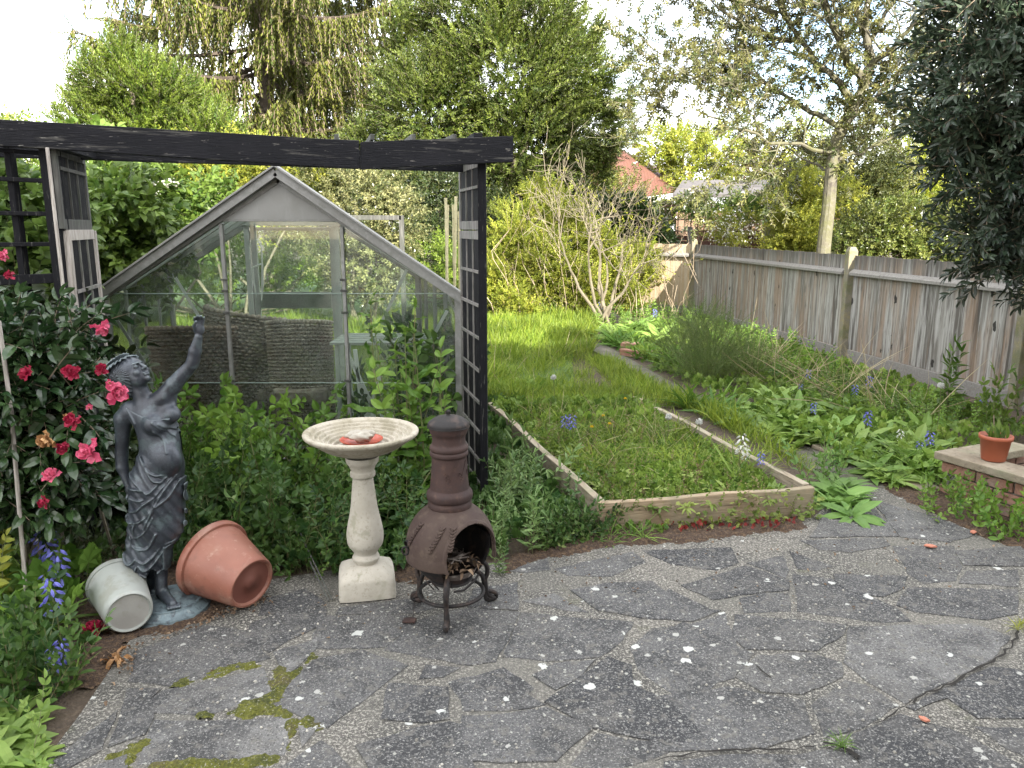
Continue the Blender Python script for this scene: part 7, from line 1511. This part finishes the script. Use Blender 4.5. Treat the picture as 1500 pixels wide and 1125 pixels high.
# ---- grit, chips and tiny dead leaves lying on the paving
n = 900; pp = region(((60, 1125), (190, 950), (400, 860), (740, 835), (960, 795), (1190, 765), (1330, 730), (1500, 800), (1500, 1125)), n, .0105)
wgt = np.clip(1.2 - (pp[:, 0] + .6) / 3, .25, 1); pp = pp[rng.random(n) < wgt]; n = len(pp)
chip = [np.array([[-.5, -.4, 0], [.5, -.5, 0], [.6, .4, 0], [-.4, .5, 0], [-.3, -.2, .5], [.3, -.3, .45], [.35, .25, .5], [-.25, .3, .4]]), np.array([[4, 5, 6, 7], [0, 1, 5, 4], [1, 2, 6, 5], [2, 3, 7, 6], [3, 0, 4, 7]]), np.zeros(5, int), np.full(5, .5)]
T = inst(chip, pp, frames(np.c_[rng.normal(0, 1, (n, 2)), np.zeros(n)], np.tile([0, 0, 1.0], (n, 1))), rng.uniform(.003, .010, n))
tag(emit('grit', T, lm('pale_grit', (.10, .095, .085), (.42, .40, .35), trans=0, rough=.9)), 'pale grit and mortar crumbs scattered over the paving', kind='stuff')
n = 200; pp = region(((100, 1080), (190, 950), (400, 860), (740, 835), (960, 795), (1190, 765), (1330, 730), (1480, 800), (1400, 900), (900, 880), (500, 930)), n, .013)
T = inst(leaf(.016, .009, 2, .4, .8), pp, frames(rng.normal(0, 1, (n, 3)) * [1, 1, .2], rng.normal(0, .3, (n, 3)) + [0, 0, 1]), rng.uniform(.5, 1.6, n))
tag(emit('dead_leaves', T, m_dry), 'tiny brown dead leaves along the planted edge of the paving', kind='stuff')
# ---- bluebells
m_blue = lm('bluebell_petal', (.14, .14, .50), (.30, .31, .75), trans=.2); m_wbell = lm('white_bell_petal', (.6, .62, .55), (.8, .8, .76), trans=.2)
def bluebell(mat, name='bluebell', H=.26):
    o = thing(name, '', 'flower'); s_ = tube([(0, 0, 0), (.004, 0, H * .5), (.012, 0, H * .85), (.03, 0, H)], [.0028, .0025, .002, .0012], 5, 0)
    ts = []
    bell = join([inst(leaf(.019, .008, 3, .3, -.5), [(0, 0, 0)], frames([[math.cos(a) * .45, 1, math.sin(a) * .45]], [[-math.cos(a), 0, -math.sin(a)]]), 1, 0) for a in np.arange(0, 6.2, 1.05)])
    k = 17; z = H * np.linspace(.60, 1.0, k); a = np.arange(k) * 2.4; p = np.stack([.012 + .012 * np.cos(a), .012 * np.sin(a), z], -1); ts.append(inst(bell, p, frames(np.stack([np.cos(a) * .8, np.sin(a) * .8, -np.full(k, .6)], -1), rng.normal(0, 1, (k, 3))), 1.45, .6))
    emit('stem', s_, m_stem, o); emit('bells', join(ts), mat, o)
    emit('leaves', sow(np.zeros((5, 3)), leaf(.2, .011, 4, .3, .7), 1, .35), fox, o); return o
blu = bluebell(m_blue); whi = bluebell(m_wbell, 'white_bluebell')
GB = 'bluebells in the borders and bed'
spots = [((72, 850), 1.35, 'bluebell at the left border with the highest flower spike, against dark camellia stems'), ((66, 880), 1.3, 'dense bluebell spike directly below the highest one in the left border'), ((88, 893), 1.15, 'small bluebell beside the herb robert, left of the white bucket'), ((95, 905), 1.2, 'bluebell close to the upper side of the white bucket'), ((80, 915), .85, 'pale bluebell half hidden in leaves in the left border'), ((92, 955), 1.2, 'bluebell hanging low left of the fallen camellia flower'), ((102, 1010), .75, 'bluebell nearest the bottom left of the paving'), ((85, 1020), .75, 'bluebell leaning into its lower neighbour in the left border'),
         ((825, 652), .85, 'left bluebell of the pair in the raised bed'), ((838, 655), .9, 'right bluebell of the pair in the raised bed'), ((1112, 705), .7, 'bluebell at the far right of the raised bed by the side board'), ((1188, 625), .8, 'bluebell in the broad leaved clump beside the path'), ((1265, 650), 1.0, 'dense bluebell spike in the middle of the fence border'), ((1358, 680), .9, 'bluebell just above the strap leaved clump'), ((1345, 685), .7, 'low bluebell left of the planter coping'), ((1438, 625), 1.0, 'bluebell against the fence boards behind the flower pot'), ((1272, 590), 1.0, 'bluebell at the foot of the fence right of the tall post'), ((1250, 600), .9, 'bluebell at the foot of the tall concrete post'), ((1183, 575), .9, 'bluebell against the white gravel board of the fence'), ((1170, 590), .7, 'faint bluebell left of the gravel board bluebell'), ((960, 480), 1.2, 'bluebell at the far end of the fence border'), ((880, 470), 1.3, 'bluebell below the bare shrub')]
used = False
for (px, py), s, lab in spots:
    z = .09 if 700 < px < 1150 and 600 < py < 710 else 0; p = G(px, py, z)
    if not used: blu.location = tuple(p); blu.scale = (s,) * 3; blu['label'] = lab; blu['group'] = GB; used = True
    else: copy_thing(blu, tuple(p), random.uniform(0, 6), s, lab)
for i, ((px, py), s, lab) in enumerate((((1080, 705), 1.15, 'white bluebell at the right side board of the raised bed'), ((1092, 700), .8, 'smaller white bluebell right beside the taller white one'), ((1318, 670), .8, 'white bluebell in the border left of the planter'))):
    z = .09 if px < 1150 else 0; p = G(px, py, z)
    if i == 0: whi.location = tuple(p); whi.scale = (s,) * 3; whi['label'] = lab; whi['group'] = 'white bluebells'
    else: copy_thing(whi, tuple(p), random.uniform(0, 6), s, lab)
# ---- dandelions
m_yel = lm('dandelion_petal', (.75, .50, .01), (.85, .65, .03), trans=.1); m_fluff = lm('seed_fluff', (.55, .55, .52), (.7, .7, .68), trans=.4)
def dandy(mat, name, lab, px, py, H, R_, grp, z=.09):
    p = G(px, py, z); o = thing(name, lab, 'flower', p, grp, random.uniform(0, 6)); emit('stalk', tube([(0, 0, 0), (.01, 0, H * .6), (.005, .01, H)], .0022, 5, 0), m_stem, o); n = 60
    if 'clock' in name: u = rng.normal(0, 1, (n * 2, 3)); u /= np.linalg.norm(u, axis=1, keepdims=True); T = inst(leaf(R_, .004, 1), np.zeros((n * 2, 3)) + [.005, .01, H], frames(u, rng.normal(0, 1, (n * 2, 3))), 1); T2 = inst(leaf(.008, .008, 1), u * R_ * .85 + [.005, .01, H], frames(rng.normal(0, 1, (n * 2, 3)), u), 1); T = join([T, T2])
    else: a = rng.random(n) * 6.28; el = rng.random(n) * 1.2; D = np.stack([np.cos(a) * np.cos(el), np.sin(a) * np.cos(el), np.sin(el)], -1); T = inst(leaf(R_, .005, 1), np.zeros((n, 3)) + [.005, .01, H], frames(D, rng.normal(0, .2, (n, 3)) + [0, 0, 1]), rng.uniform(.7, 1, n))
    emit('head', T, mat, o)
for px, py, lab in ((866, 650, 'yellow dandelion left of centre in the bed'), (892, 645, 'yellow dandelion in the middle of the bed, right of the bluebells'), (914, 605, 'yellow dandelion at the far end of the bed'), (885, 632, 'small yellow dandelion above its brighter neighbour')): dandy(m_yel, 'dandelion', lab, px, py, .12, .019, 'yellow dandelions in the bed')
for px, py, H, lab in ((1024, 668, .24, 'fluffy dandelion clock near the right side board'), (976, 655, .22, 'dandelion clock left of the fluffier one'), (812, 600, .28, 'dandelion clock on the long grass above the bed'), (1370, 650, .45, 'dandelion clock standing in front of the fence at right')): dandy(m_fluff, 'dandelion_clock', lab, px, py, H, .024, 'dandelion clocks', .09 if px < 1100 else 0)
